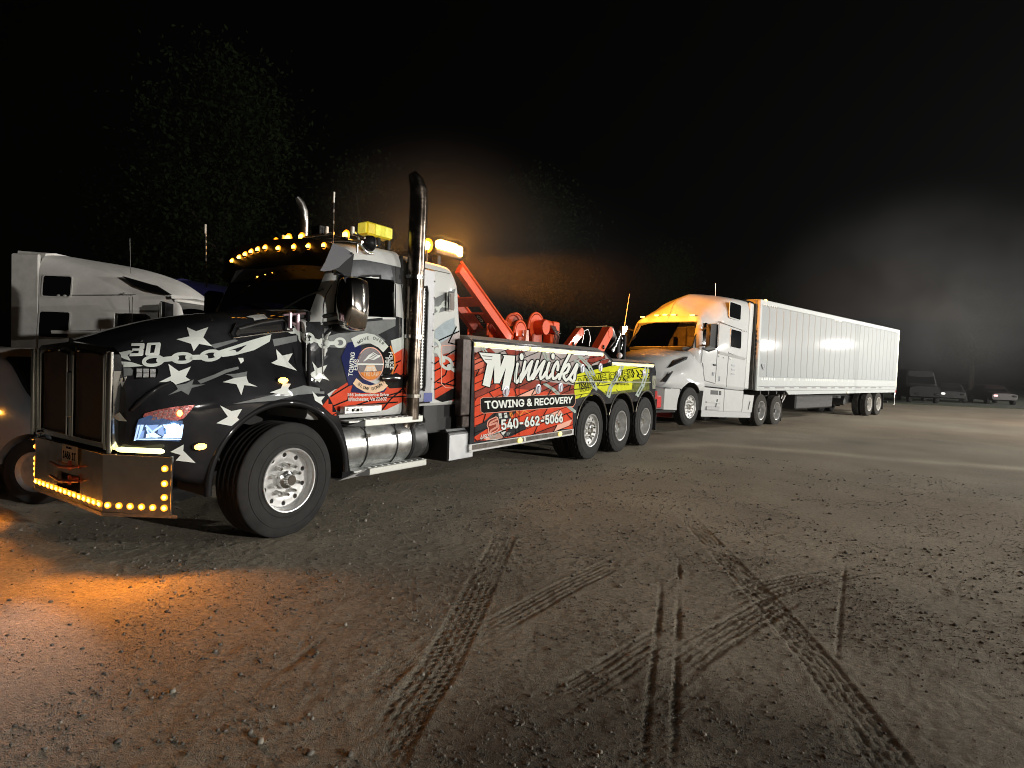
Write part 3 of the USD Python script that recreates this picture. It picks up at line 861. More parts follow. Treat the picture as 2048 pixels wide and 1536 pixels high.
def lamp_ball(name, p, r, mat, base=True):
    w = holder(tow, name)
    obj(w, 'bulb', moved(hull(trimesh.creation.icosphere(1, r).vertices), *p), mat, 60)
    obj(w, 'lens', cyl(p + [r * .35, 0, 0], p + [r * .1, 0, 0], r * 1.6, 14), LENS_HALO)  # glowing disc behind the bulb imitates its orange halo
    if base:
        obj(w, 'lamp_base', cbox(p[0] - r * .9, p[0] + r * 1.3, p[1] - r * 1.1, p[1] + r * 1.1, p[2] - r * 1.25, p[2] - r * .7, .004), BLACKMATT)


def visor_x(y):
    return float(np.interp(y, [v[1] for v in vis], [v[0] for v in vis]))


for px, py in ((464, 522), (478, 515), (490, 509), (502, 503.5), (515, 499), (530, 495.5), (556, 497), (587, 494), (616, 492.5), (647, 491)):
    x = .55
    for _ in range(6):
        p = on_front(px, py, x); x = visor_x(p[1]) - .03
    lamp_ball('roof_marker_lamp', on_front(px, py, x), .023, LED_AMBER)
RAIL = M('rail_steel', (.62, .60, .57), .3, .9)
rl = holder(tow, 'roof_rail')
yr = [2.05, 1.6, YC, .8, .35]
RX = .80


def on_roofrow(px, py, x=RX):
    return on_front(px, py, x)


obj(rl, 'rail', tube([on_roofrow(548, 489), on_roofrow(575, 486), on_roofrow(610, 481), on_roofrow(650, 480), on_roofrow(690, 480), on_roofrow(725, 484)], .016, 8), RAIL, 50)
obj(rl, 'rail', tube([on_roofrow(600, 476), on_roofrow(640, 470), on_roofrow(662, 467), on_roofrow(690, 473)], .012, 8), RAIL, 50)
obj(rl, 'rail', tube([on_roofrow(706, 468), on_roofrow(730, 476)], .012, 8), RAIL, 50)
for px, py, hgt in ((566, 484, 14), (653, 470, 17), (704.5, 471, 18)):
    a, b = on_roofrow(px, py), on_roofrow(px, py - hgt)
    obj(rl, 'rail_post', cbox(a[0] - .02, a[0] + .02, a[1] - .02, a[1] + .02, a[2], b[2], .008), M('post_white', (.75, .70, .60), .4))
for px in (572, 607, 662, 715):
    a = on_roofrow(px, 482); obj(rl, 'rail_foot', cyl((a[0], a[1], a[2] - .12), a, .012, 8), RAIL)
for px, py, r_ in ((550.5, 484, .034), (576, 477, .038), (602.5, 474, .034), (691, 470, .036)):
    lamp_ball('roof_beacon', on_roofrow(px, py), r_, LED_AMBER)
p = on_roofrow(635, 462); obj(tow, 'roof_camera', cbox(p[0] - .05, p[0] + .05, p[1] - .10, p[1] + .05, p[2] - .05, p[2] + .05, .01), BLACKMATT)
# square yellow work lamp on a bracket, and a black round spot lamp below it
YL = M('yellow_lamp_body', (.80, .62, .02), .3, coat=.4, emit=(1.0, .78, .03), strength=.06)
YLG = M('yellow_lamp_lens', (.85, .80, .12), .2, coat=.8, emit=(1.0, .90, .10), strength=.30, noise=.3, nscale=25)
wl_ = holder(tow, 'work_lamp')
a = on_side(758, 462, .42)
obj(wl_, 'lamp_body', cbox(a[0] - .20, a[0] + .20, .40, .56, a[2] - .075, a[2] + .075, .02), YL)
obj(wl_, 'lens', cbox(a[0] - .08, a[0] + .19, .388, .402, a[2] - .062, a[2] + .062, .01), YLG)
obj(wl_, 'lens', cbox(a[0] - .212, a[0] - .195, .41, .55, a[2] - .06, a[2] + .06, .01), YLG)
for dx in (-.03, .13):
    obj(wl_, 'bracket', [cbox(a[0] + dx, a[0] + dx + .05, .40, .46, a[2] - .2, a[2] - .08, .01)], BLACKMATT)
sp_ = holder(tow, 'spot_lamp')
a = on_side(740, 487, .20)
obj(sp_, 'lamp_shell', tube([a + [.0, -.0, 0], a + [-.05, .0, .0], a + [-.10, .01, .0]], [.085, .08, .04], 20), BLACK, 50)
obj(sp_, 'lamp_shell', cyl(a + [.0, -.005, 0], a + [.015, -.006, 0], .088, 20), BLACKMATT)
obj(sp_, 'bracket', [tube([a + [-.16, .05, .10], a + [-.12, .02, -.02], a + [-.04, .0, -.11], a + [.06, .01, -.10]], .014, 8), moved(trimesh.creation.icosphere(1, .022), *(a + [.06, -.02, -.01])), moved(trimesh.creation.icosphere(1, .014), *(a + [.05, -.02, .04]))], CHROME, 50)
# amber lamp and light bar on the back of the sleeper roof
a = on_side(853, 491, .45)
lamp_ball('roof_beacon', a, .06, LED_BAR, False)
obj(tow, 'beacon_stem', cyl((a[0], a[1], 2.98), (a[0], a[1], a[2] - .04), .02, 8), BLACKMATT)
lb = holder(tow, 'amber_light_bar')
a, b = on_side(877, 488, .55), on_side(924, 491, .55)
obj(lb, 'lit_lens', cbox(a[0], b[0] - .13, .50, .62, a[2] - .045, a[2] + .06, .02), LED_BAR)
obj(lb, 'lit_lens', cbox(b[0] - .11, b[0], .52, .62, a[2] - .09, a[2] + .05, .02), LED_BAR)
obj(lb, 'housing', cbox(a[0] - .05, b[0] + .02, .55, 1.85, a[2] - .14, a[2] - .055, .02), BLACKMATT)
obj(lb, 'leg', cbox(a[0] + .05, a[0] + .12, .6, .7, 2.98, a[2] - .1, .01), BLACKMATT)
obj(lb, 'leg', cbox(a[0] + .05, a[0] + .12, 1.7, 1.8, 2.98, a[2] - .1, .01), BLACKMATT)
BAR_AT = (b[0] + .1, .9, a[2] + .02); a_bar = a[2]

# exhaust stacks with curved tips, heat shield
DARKCHROME = M('smoked_chrome', (.17, .14, .115), .2, 1.0, noise=.3, nscale=5)
for far in (0, 1):
    y = 2.28 if far else .10
    bx = on_side(826, 640, y)[0] if not far else 1.74
    pts = [(bx, y, 1.02), (bx, y, 1.5), (bx + .02, y, 2.6), (bx + .03, y, 3.3), (bx + .035, y, 3.60), (bx + .025, y, 3.74), (bx - .01, y + .01, 3.84), (bx - .07, y + .02, 3.91)]
    k_ = .62 if far else 1.0
    obj(tow, 'exhaust_stack', tube(pts, [.105 * k_, .105 * k_, .105 * k_, .105 * k_, .105 * k_, .10 * k_, .085 * k_, .05 * k_], 24), DARKCHROME if not far else STEEL, 60)
    if not far:
        obj(tow, 'exhaust_elbow', tube([(bx, y, 1.05), (bx + .02, y + .05, .98), (bx + .1, y + .25, .94), (bx + .1, y + .6, .93)], .1, 18), DARKCHROME, 60)
    for z in (1.3, 2.0, 2.7):
        obj(tow, 'stack_clamp', moved(lathe_y([(.107, -.02), (.115, -.02), (.115, .02), (.107, .02)], 24, True).apply_transform(trimesh.transformations.rotation_matrix(PI / 2, [1, 0, 0])), bx + .01, y, z), CHROME)
sx0, sx1 = on_side(843, 660, .09)[0], on_side(867.5, 660, .09)[0]
sh = holder(tow, 'heat_shield')
obj(sh, 'shield_plate', cut(cbox(sx0 - .04, sx1, .075, .26, 1.20, 2.845, .025), cbox(sx0 - .1, sx0 + .055, .0, .09, 1.36, 2.62, .005)), M('shield_steel', (.20, .20, .205), .42, .85, noise=.2, nscale=4), 30)
obj(sh, 'shield_trim', tube([(sx0 + .03, .068, 1.38), (sx0 + .055, .068, 1.36), (sx0 + .07, .068, 1.42), (sx0 + .07, .068, 2.55), (sx0 + .05, .068, 2.62), (sx0 + .0, .068, 2.60)], .012, 8), BLACKMATT)
perf = usdkit.material(stage, '/World/Looks/perforated_steel', {
    'tc': ('texture_coordinate', {}), 'mp': ('mapping', {'scale': (26.0, 26.0, 26.0)}), 'v': ('voronoi_texture', {'scale': 1.0, 'randomness': 0.0}), 'r': ('rgb_ramp', {'ramp': [(.36, (.015, .014, .013)), (.42, (.62, .62, .6))]}),
    'p': ('principled_bsdf', {'metallic': .8, 'roughness': .3})}, [('tc.object', 'mp.vector'), ('mp.vector', 'v.vector'), ('v.distance', 'r.fac'), ('r.color', 'p.base_color')], surface='p.BSDF')
obj(sh, 'perforated_strip', cbox(sx0 - .045, sx0 + .045, .082, .088, 1.38, 2.6, .002), perf)
for z in np.linspace(1.5, 2.7, 7):
    obj(sh, 'rivet', moved(trimesh.creation.icosphere(1, .009), sx1 - .03, .073, z), CHROME, 60)
obj(sh, 'shield_sticker', cbox(sx0 + .06, sx1 - .01, .071, .073, 1.22, 1.33, .001), M('sticker_blue', (.05, .07, .28), .4))
# sleeper side: marker lamp, toolbox door outline
a, b = on_side(896, 583, .13), on_side(907.5, 623, .13)
obj(tow, 'sleeper_marker_lamp', [cbox(a[0], b[0], .115, .16, b[2], a[2], .01)], CHROME)
obj(tow, 'sleeper_marker_lens', [cbox(a[0] + .025, b[0] - .02, .110, .12, b[2] + .02, a[2] - .02, .004)], M('smoked_lens', (.16, .13, .11), .2))
# mirrors on their arms, antennas
mr = holder(tow, 'wing_mirror')
a = on_side(705, 612, -.03)
obj(mr, 'mirror_shell', loft([(a[0] - .13, [(-.06, a[2] - .16), (-.10, a[2]), (-.08, a[2] + .18), (-.03, a[2] + .22)]), (a[0] - .10, [(-.08, a[2] - .22), (-.14, a[2]), (-.10, a[2] + .26), (-.03, a[2] + .29)]), (a[0] + .02, [(-.08, a[2] - .25), (-.15, a[2] - .05), (-.11, a[2] + .27), (-.03, a[2] + .30)]), (a[0] + .14, [(-.07, a[2] - .24), (-.12, a[2]), (-.09, a[2] + .26), (-.03, a[2] + .28)])], -.02, nx=16, nt=14), M('mirror_chrome', (.60, .56, .52), .10, 1.0), 50)
obj(mr, 'mirror_cap', tube([(a[0] + .05, -.13, a[2] - .08), (a[0] + .05, -.135, a[2] + .1), (a[0] + .04, -.12, a[2] + .22)], .014, 8), CHROME, 60)
for py0, py1 in ((634, 625), (650, 640)):
    p0, p1 = on_side(616, py0 + 8, .33), on_side(690, py1, .02)
    obj(mr, 'mirror_arm', tube([p0, (p0 + p1) / 2 + [0, 0, .01], p1], .022, 8), BLACKMATT, 50)
obj(mr, 'mirror_post', cyl(on_side(616, 625, .28), on_side(618, 772, .06), .022, 10), BLACK)
for px, p0_, p1_ in ((612, 690, 742), (645, 667, 748)):
    obj(tow, 'grab_rail', cyl(on_side(px, p0_, .06), on_side(px, p1_, .05), .006, 8), CHROME)
obj(tow, 'wing_mirror', [cbox(.52, .78, 2.42, 2.56, 2.0, 2.5, .05), cyl((.5, 2.25, 2.2), (.62, 2.5, 2.2), .02, 8)], BLACK)
for px0, py0, px1, py1, y in ((664, 612, 668, 388, .26), (413, 575, 411, 452, 2.2)):
    p0, p1 = on_side(px0, py0, y), on_side(px1, py1, y)
    an = holder(tow, 'antenna')
    obj(an, 'mast', tube([p0, (p0 * .5 + p1 * .5), p1], [.009, .007, .006], 6), M('antenna_black', (.05, .045, .04), .4))
    obj(an, 'tip', cyl(p1 - [0, 0, .09], p1 + [0, 0, .02], .011, 8), M('antenna_tip', (.8, .78, .7), .4))
    for k in range(5):
        c_ = p0 + (p1 - p0) * (.45 + .1 * k)
        obj(an, 'winding', cyl(c_ - [0, 0, .015], c_ + [0, 0, .015], .009, 6), RAIL)

# ---- below the cab: sill plate, tank, steps, boxes
a, b = on_side(689, 812, .03), on_side(764, 826, .03)
sl = holder(tow, 'sill_plate')
obj(sl, 'plate', cbox(a[0], b[0], .03, .10, b[2] + .01, a[2] - .005, .008), ALU)
for k in range(3):
    p = on_side(697 + k * 14, 819, .02)
    obj(sl, 'sill_lamp', moved(trimesh.creation.icosphere(1, .022), p[0], .035, p[2]), M('sill_lamp', (.9, .9, .88), .2, .2), 60)
obj(sl, 'sill_badge', cbox(a[0] + .10, a[0] + .2, .026, .032, b[2] + .035, a[2] - .035, .002), PRINT_BLACK)
obj(tow, 'door_handle', [tube([on_side(765, 757, .10), on_side(780, 755, .085), on_side(797, 757, .10)], [.03, .045, .03], 12)], BLACK, 50)
obj(tow, 'door_handle_bar', [tube([on_side(766, 757, .07), on_side(782, 756, .05), on_side(800, 756, .07)], .010, 8)], CHROME, 50)
for px, py0, py1, y in ((614, 640, 740, .13), (638, 665, 740, .09), (645, 667, 720, .05)):
    pass
TX0, TX1 = .70, 1.74
tank = holder(tow, 'fuel_tank')
TANK = M('tank_aluminium', (.60, .61, .60), .33, .9, noise=.18, nscale=7, bump=.03, bscale=12)


def tank_profile(x0, x1, r):
    m = tube([(x0, .36, .755), (x0 + .005, .36, .755), (x0 + .03, .36, .755), (x1 - .03, .36, .755), (x1, .36, .755)], [r * .9, r * .96, r, r, r * .95], 40); return m


obj(tank, 'shell', tank_profile(TX0, TX1, .292), TANK, 40)
for x in (1.02, 1.48):
    obj(tank, 'strap', tank_profile(x - .022, x + .022, .300), BLACKMATT, 40)
    for dx in (-.05, .05):
        obj(tank, 'strap_brace', cyl((x, .13, .93), (x + dx, .16, 1.0), .009, 6), BLACKMATT)
    obj(tank, 'strap_buckle', cbox(x - .026, x + .026, .05, .075, .86, .90, .004), CHROME)
obj(tank, 'end_band', tank_profile(TX1 - .005, TX1 + .05, .305), BLACKMATT, 40)
def_t = holder(tow, 'additive_tank')
obj(def_t, 'shell', tank_profile(TX1 + .06, TX1 + .30, .27), DARKHUB, 40)
obj(def_t, 'cap', cyl((TX1 + .15, .13, .98), (TX1 + .16, .07, 1.01), .05, 16), CHROME, 40)
for nm, pa, pb, dz in (('cab_step', (729, 845), (845, 835), .075), ('cab_step', (738, 943), (852, 922), .075)):
    a, b = on_side(*pa, .02), on_side(*pb, .02)
    z1 = (a[2] + b[2]) / 2 + .03
    st_ = holder(tow, nm)
    obj(st_, 'nosing', cbox(a[0], b[0], .01, .035, z1 - dz, z1, .006), M('step_white_aluminium', (.66, .67, .62), .4, .5))
    obj(st_, 'tread', cbox(a[0] - .2, b[0], .036, .20, z1 - .03, z1 - .008, .004), TREADPLATE)
    for k in range(10):
        x = a[0] + .03 + (b[0] - a[0] - .06) * k / 9
        obj(st_, 'tread_tooth', cbox(x - .018, x + .018, .045, .12, z1 - .008, z1 + .006, .003), TREADPLATE)
    obj(st_, 'step_end', hull([(a[0] - .22, .05, z1 - .06), (a[0] - .22, .3, z1 - .03), (a[0] - .002, .012, z1 - dz), (a[0] - .002, .012, z1 - .01), (a[0] - .002, .3, z1 - .01), (a[0] - .22, .3, z1 - .08)]), BLACKMATT)
obj(tow, 'lower_fairing', hull([(.62, .06, .44), (.95, .02, .52), (.66, .3, .44), (.95, .3, .52), (.95, .04, .46), (.66, .1, .43)]), ALU)
bx_ = holder(tow, 'battery_box')
a, b = on_side(899, 868, .03), on_side(945, 912, .03)
obj(bx_, 'box_body', cbox(a[0], b[0] + .005, .05, .65, .43, .82, .012), BLACKMATT)
obj(bx_, 'box_cover', hull([(a[0] + .005, .03, .45), (b[0], .03, .45), (a[0] + .005, .03, .775), (b[0], .03, .775), (a[0] + .005, .10, .845), (b[0], .10, .845), (a[0] + .005, .08, .45), (b[0], .08, .45)]), M('box_grey_aluminium', (.52, .53, .54), .45, .6, noise=.08))
obj(tow, 'air_tank', cyl((2.0, .45, .62), (2.3, .45, .62), .14, 18), CHASSIS, 40)
obj(tow, 'floor_pan', cbox(1.2, 2.7, .40, 2.0, .95, 1.18, .02), CHASSIS)  # dark box added to imitate the shade under the cab
obj(tow, 'sleeper_skirt', cbox(2.05, 2.70, .20, .3, .80, 1.20, .01), BLACKMATT)
# ---- wrecker body: side boxes with wheel arches, ledge, lights, rails
BX0, BXE = 2.76, 9.62
ARX = [WB, WB + SP, WB + 2 * SP]
prof = Polygon([(BX0, .62), (5.74, .62), (5.80, .75), (5.86, 1.02), (9.60, 1.02), (9.72, 1.15), (9.72, 1.66), (9.60, 1.86), (7.30, 1.86), (6.86, 2.03), (BX0, 2.03)])
for x in ARX:
    prof = prof.difference(Point(x, RT + .03).buffer(.655, quad_segs=24))
BODY_S = cut(prism_xz(prof, 0.0, .58))
BODY = as_tri(BODY_S)
obj(tow, 'body_side', BODY, WRAP_CHAR, 25)
obj(tow, 'body_side', prism_xz(prof, 1.82, 2.4), WRAP_BLACK, 25)
obj(tow, 'deck', cbox(2.85, 9.5, .58, 1.82, 1.25, 1.33, .01), M('deck_plate', (.10, .10, .10), .5, .5, noise=.4, nscale=12))
obj(tow, 'bulkhead', cbox(2.72, 2.755, .12, 2.28, .9, 2.0, .01), CHASSIS)
DARKPOST = M('body_post', (.05, .035, .03), .35, .4, noise=.3, nscale=9)
obj(tow, 'corner_post', [cbox(2.56, 2.752, .012, .12, 1.02, 2.03, .012), cbox(2.60, 2.752, .012, .12, .86, 1.01, .01)], DARKPOST)
LEDGE = M('ledge_grey', (.34, .32, .30), .42, .5, noise=.08)
obj(tow, 'body_ledge', hull([(BX0 - .02, -.012, 2.0), (6.84, -.012, 2.0), (BX0 - .02, .10, 2.085), (6.76, .10, 2.085), (BX0 - .02, .5, 2.09), (6.74, .5, 2.09), (BX0 - .02, .5, 2.032), (6.84, .5, 2.032)]), LEDGE)
obj(tow, 'body_ledge', hull([(7.28, -.012, 1.835), (9.60, -.012, 1.835), (7.28, .10, 1.905), (9.56, .10, 1.905), (7.28, .5, 1.905), (9.56, .5, 1.905), (9.66, .0, 1.80), (9.66, .5, 1.80)]), LEDGE)
obj(tow, 'body_ledge', hull([(6.85, -.008, 2.0), (7.28, -.008, 1.835), (6.78, .10, 2.08), (7.26, .10, 1.90), (6.78, .5, 2.08), (7.26, .5, 1.90)]), LEDGE)
for x0, x1, z in ((BX0 + .02, 4.14, 1.935), (4.18, 6.78, 1.935), (7.24, 9.50, 1.775)):
    s_ = holder(tow, 'strip_light')
    obj(s_, 'lit_tube', cbox(x0, x1, -.028, -.008, z, z + .052, .008), STRIP)
    obj(s_, 'channel', cbox(x0 - .01, x1 + .01, -.008, -.001, z - .01, z + .06, .002), ALU)
# lower rail
rr = holder(tow, 'lower_rail')
obj(rr, 'rail_panel', cbox(BX0, 5.72, .006, .03, .545, .615, .004), M('rail_panel', (.20, .18, .16), .3, .7, noise=.2))
obj(rr, 'rail_edge', cbox(BX0 - .01, 5.74, -.004, .035, .52, .548, .004), ALU)
obj(rr, 'rail_edge', cbox(BX0 - .01, 5.74, -.004, .035, .612, .628, .003), ALU)
for x in (BX0, 4.12, 5.68):
    obj(rr, 'rail_end', cbox(x - .012, x + .05, -.003, .034, .55, .61, .003), ALU)
for px, py in ((1042, 878), (1122, 867)):
    p = on_side(px, py, -.02)
    obj(tow, 'side_marker_lamp', [moved(hull(trimesh.creation.icosphere(2, .055).vertices * [1.15, .35, .75]), p[0], -.004, .575)], MARK_YELLOW, 60)
# arches with bright lip
for x in ARX:
    for y, y1 in ((-.006, .25), (2.15, 2.406)):
        pts = Point(x, RT + .03).buffer(.668, quad_segs=24).difference(Point(x, RT + .03).buffer(.640, quad_segs=24))
        pts = pts.intersection(sbox(x - .9, .78 if x > WB else .5, x + (.9 if x == ARX[2] else .68), 2))
        obj(tow, 'arch_lip', prism_xz(pts, y if y < 1 else y1 - .08, y + .08 if y < 1 else y1), BLACK)
    aa = np.linspace(math.radians(20), math.radians(160), 30)
    obj(tow, 'arch_edge', tube([(x + .668 * math.cos(a), -.010, RT + .03 + .668 * math.sin(a)) for a in aa], .010, 6), M('edge_bright', (.6, .55, .48), .3, .9), 60)
    obj(tow, 'arch_liner', [hull([(x + r * math.cos(a), yy, RT + .03 + r * math.sin(a)) for a in (a0, a1) for r in (.64, .66) for yy in (.06, .56)]) for a0, a1 in zip(aa[:-1], aa[1:])], BLACKMATT)
obj(tow, 'mud_flap', cbox(9.90, 9.92, .02, .62, .30, 1.05, .004), M('mud_flap', (.02, .02, .02), .8))
obj(tow, 'mud_flap', cbox(9.90, 9.92, 1.78, 2.38, .30, 1.05, .004), M('mud_flap', (.02, .02, .02), .8))
tl_ = holder(tow, 'tail_lamp')
obj(tl_, 'housing', cbox(9.72, 9.90, .02, .5, 1.0, 1.26, .02), BLACKMATT)
obj(tl_, 'red_lens', cbox(9.74, 9.88, .0, .02, 1.03, 1.22, .008), RED_LENS)
obj(tl_, 'red_lens', cbox(9.96, 10.30, .04, .52, .80, 1.10, .03), M('red_tail_lit', (.45, .01, .015), .15, coat=.6, emit=(1, .02, .04), strength=.12))
# paddle latches
for px, py in ((1011.7, 783), (1076.5, 778), (1121, 775), (1165, 737), (1201, 735), (1238.5, 745), (1288, 745.5)):
    p = on_side(px, py, -.01)
    lt = holder(tow, 'paddle_latch')
    obj(lt, 'dish', moved(lathe_y([(0, .004), (.02, .004), (.042, .008), (.06, -.010), (.075, -.008), (.084, .010), (0, .012)], 20), p[0], -.012, p[2]), M('latch_bright', (.70, .71, .80), .3, .3), 50)
    obj(lt, 'handle', cbox(p[0] - .022, p[0] + .022, -.030, -.012, p[2] - .065, p[2] + .035, .006), M('latch_white', (.72, .72, .78), .2, .5), 40)
obj(tow, 'pull_handle', cyl(on_side(1143, 763.5, -.03) * [1, 0, 1] + [0, -.02, 0], on_side(1302, 764.5, -.03) * [1, 0, 1] + [0, -.02, 0], .008, 8), M('pale_rod', (.75, .76, .62), .35, .4))
p = on_side(1311, 765, -.01)
obj(tow, 'hose_reel', [moved(lathe_y([(.06, -.02), (.085, -.02), (.085, .01), (.06, .01)], 20, True), p[0] - .05, 0, p[2]), cbox(p[0] - .2, p[0] + .0, -.015, .0, p[2] - .15, p[2] + .16, .01)], M('gear_grey', (.13, .13, .09), .4, .6), 40)

# ---- boom, winches, arms on the deck
bo = holder(tow, 'boom')


def sq_bar(p0, p1, wy, wz):
    p0, p1 = np.array(p0, float), np.array(p1, float); t = (p1 - p0) / np.linalg.norm(p1 - p0); n = np.cross(t, [0, 1, 0]); n /= np.linalg.norm(n)
    return hull([p + n * a * wz + np.array([0, b * wy, 0]) for p in (p0, p1) for a in (-1, 1) for b in (-1, 1)])


N0, N1 = on_side(922, 541, .80), on_side(1020, 680, .80)
Fa, Fb = on_side(920, 600, 1.62), on_side(966, 682, 1.62)
dN = (N1 - N0) / np.linalg.norm(N1 - N0)
N0 = N0 - dN * .05
F0 = np.array([N0[0], 1.35, N0[2]]); F1 = np.array([N1[0], 1.35, N1[2]])
for y in (.80, 1.35):
    obj(bo, 'boom_rail', [sq_bar((N0[0], y, N0[2]), (N1[0], y, N1[2]), .045, .085)], ORANGE)
    obj(bo, 'boom_rail_edge', tube([(N0[0] - .02, y - .05, N0[2] + .09), (N1[0] - .02 + .03, y - .05, N1[2] + .10)], .02, 8), ORANGE, 40)
for fr_, hh in ((.43, .10), (.66, .12), (.93, .14)):
    c_ = N0 + (N1 - N0) * fr_; nrm = np.cross(dN, [0, 1, 0])
    obj(bo, 'cross_plate', hull([c_ * [1, 0, 1] + np.array([0, y, 0]) + dN * a * hh + nrm * b * .015 for y in (.84, 1.31) for a in (-1, 1) for b in (-1, 1)]), ORANGE)
# badge on the middle plate
badge = holder(bo, 'boom_badge')
c_ = N0 + (N1 - N0) * .66; nrm = np.cross(dN, [0, 1, 0]); nrm = nrm if nrm[0] < 0 else -nrm
tm = text_poly('S')


def on_plate(g, cy, size, off):
    x0, y0, x1, y1 = g.bounds; k = size / (y1 - y0)
    v, f = trimesh.creation.triangulate_polygon(g if g.geom_type == 'Polygon' else max(g.geoms, key=lambda q: q.area), engine='earcut')
    P = [c_ * [1, 0, 1] + np.array([0, cy - (x - (x0 + x1) / 2) * k, 0]) - dN * (y - (y0 + y1) / 2) * k * 1.7 + nrm * (.016 + off) for x, y in v]
    return trimesh.Trimesh(np.array(P), f, process=False)


obj(badge, 'badge_plate', on_plate(sbox(0, 0, .8, 1).buffer(.1), 1.08, .13, .003), PRINT_BLACK)
obj(badge, 'badge_letter', on_plate(tm, 1.08, .10, .006), PRINT_WHITE)
obj(bo, 'boom_foot', [hull([(N1[0] - .2, y - .07, N1[2] + .0), (N1[0] + .35, y - .07, N1[2] - .05), (N1[0] + .5, y - .07, 1.33), (N1[0] - .4, y - .07, 1.33), (N1[0] - .2, y + .07, N1[2] + .0), (N1[0] + .35, y + .07, N1[2] - .05), (N1[0] + .5, y + .07, 1.33), (N1[0] - .4, y + .07, 1.33)]) for y in (.8, 1.35)], ORANGE)


def disc(c, r, w, n=28, hole=0):
    pr = [(hole, -w / 2), (r, -w / 2), (r, w / 2), (hole, w / 2)]
    return moved(lathe_y(pr, n, close=hole > 0), *c)


def winch(px, py, y, r, wd, motor):
    c = on_side(px, py, y)
    w = holder(tow, 'winch')
    obj(w, 'flange', disc(c, r, .03), ORANGE, 30)
    obj(w, 'flange', disc(c + [0, wd, 0], r, .03), ORANGE, 30)
    obj(w, 'drum', disc(c + [0, wd / 2, 0], r * .62, wd), M('wire_rope', (.20, .17, .13), .5, .6, bump=.8, bscale=80), 30)
    obj(w, 'guard', [tube([(c[0] + (r + .03) * math.cos(a), c[1] + yy, c[2] + (r + .03) * math.sin(a)) for a in np.linspace(-.3, 3.3, 16)], .022, 8) for yy in (0, wd)], ORANGE, 50)
    if motor:
        obj(w, 'motor', [cyl(c + [0, -.02, 0], c + [0, -.22, 0], r * .55, 18), cyl(c + [.1, -.1, .08], c + [.42, -.1, .06], .085, 16), cbox(c[0] + .3, c[0] + .55, c[1] - .2, c[1] + .0, c[2] - .08, c[2] + .14, .02), cbox(c[0] + .25, c[0] + .5, c[1] - .18, c[1], c[2] - .28, c[2] - .1, .02)], ORANGE, 40)
        obj(w, 'hose', [tube([c + [.2 + .05 * k, -.2, .05], c + [.3 + .05 * k, -.24, -.08 - .02 * k], c + [.32 + .05 * k, -.2, -.3]], .012, 6) for k in range(4)], M('hose_dark', (.10, .04, .03), .5))
        obj(w, 'fitting', [moved(trimesh.creation.icosphere(1, .022), *(c + [.3 + .06 * k, -.23, -.05 - .03 * (k % 2)])) for k in range(4)], CHROME, 60)
    obj(w, 'mount', cbox(c[0] - r * .7, c[0] + r * .7, c[1] - .05, c[1] + wd + .05, 1.33, c[2] - r * .5, .02), ORANGEDARK)
    return c


winch(988, 668, 1.0, .16, .4, False)
winch(1025, 655, 1.35, .22, .4, False)
winch(1040, 663, .72, .15, .34, False)
c_ = winch(1072, 655, .95, .24, .45, True)
a = on_side(1055, 672, .62)
obj(tow, 'cable_guide', hull([a + [-.06, 0, -.12], a + [.06, 0, -.12], a + [-.03, 0, .10], a + [.03, 0, .10], a + [-.06, .05, -.12], a + [.06, .05, -.12], a + [-.03, .05, .10], a + [.03, .05, .10]]), M('guide_pale', (.75, .42, .33), .5, noise=.3, nscale=20))
obj(tow, 'boom_base', cbox(4.6, 6.6, .7, 1.7, 1.33, 2.0, .04), ORANGEDARK)
for (px0, py0, px1, py1, y, ww) in ((1158, 664, 1140, 688, 1.0, .09), (1214, 665, 1198, 694, .85, .125)):
    p0, p1 = on_side(px0, py0, y), on_side(px1, py1, y)
    ar = holder(tow, 'folded_arm')
    obj(ar, 'arm', sq_bar(p0, p1 + (p1 - p0) * .9, ww * .7, ww * 1.0), ORANGE)
    obj(ar, 'arm_tip', moved(trimesh.creation.cylinder(ww * 1.0, ww * 1.5, sections=20).apply_transform(trimesh.transformations.rotation_matrix(PI / 2, [1, 0, 0])), *p0), ORANGE, 40)
    obj(ar, 'pivot', moved(trimesh.creation.icosphere(2, .05), p1[0], p1[1] - ww * .75, p1[2]), CHROME, 60)
p = on_side(1171, 673, 1.0)
obj(tow, 'hose_reel_guard', tube([p + [-.15, 0, -.15], p + [-.08, 0, .12], p + [.1, 0, .16], p + [.22, 0, .0], p + [.2, 0, -.2]], .016, 8), STEEL, 50)
ul = holder(tow, 'underlift_mast')
p = on_side(1230, 690, .95)
obj(ul, 'mast', [cbox(p[0] - .16, p[0] - .02, .8, 1.05, 1.6, p[2] + .35, .02), cbox(p[0] + .18, p[0] + .28, .78, .98, 1.6, p[2] + .25, .02)], BLACK)
obj(ul, 'lamp_head', [hull(np.vstack([moved(trimesh.creation.icosphere(1, .09), *(on_side(1220, 660, .9))).vertices, moved(trimesh.creation.icosphere(1, .06), *(on_side(1228, 676, .9))).vertices]))], M('lamp_grey', (.45, .45, .47), .3, .6), 50)
obj(ul, 'red_lamp', [moved(hull(trimesh.creation.icosphere(2, .11).vertices * [1, .8, 1.1]), *on_side(1234, 671, .95))], RED_LENS, 60)
obj(ul, 'cylinder', [cyl(on_side(1224, 704, .8), on_side(1238, 668, .8), .05, 12), cyl(on_side(1219, 702, .8), on_side(1228, 690, .8), .07, 12), tube([on_side(1240, 700, .85), on_side(1246, 680, .85), on_side(1240, 672, .85)], .03, 10)], CHROME, 50)
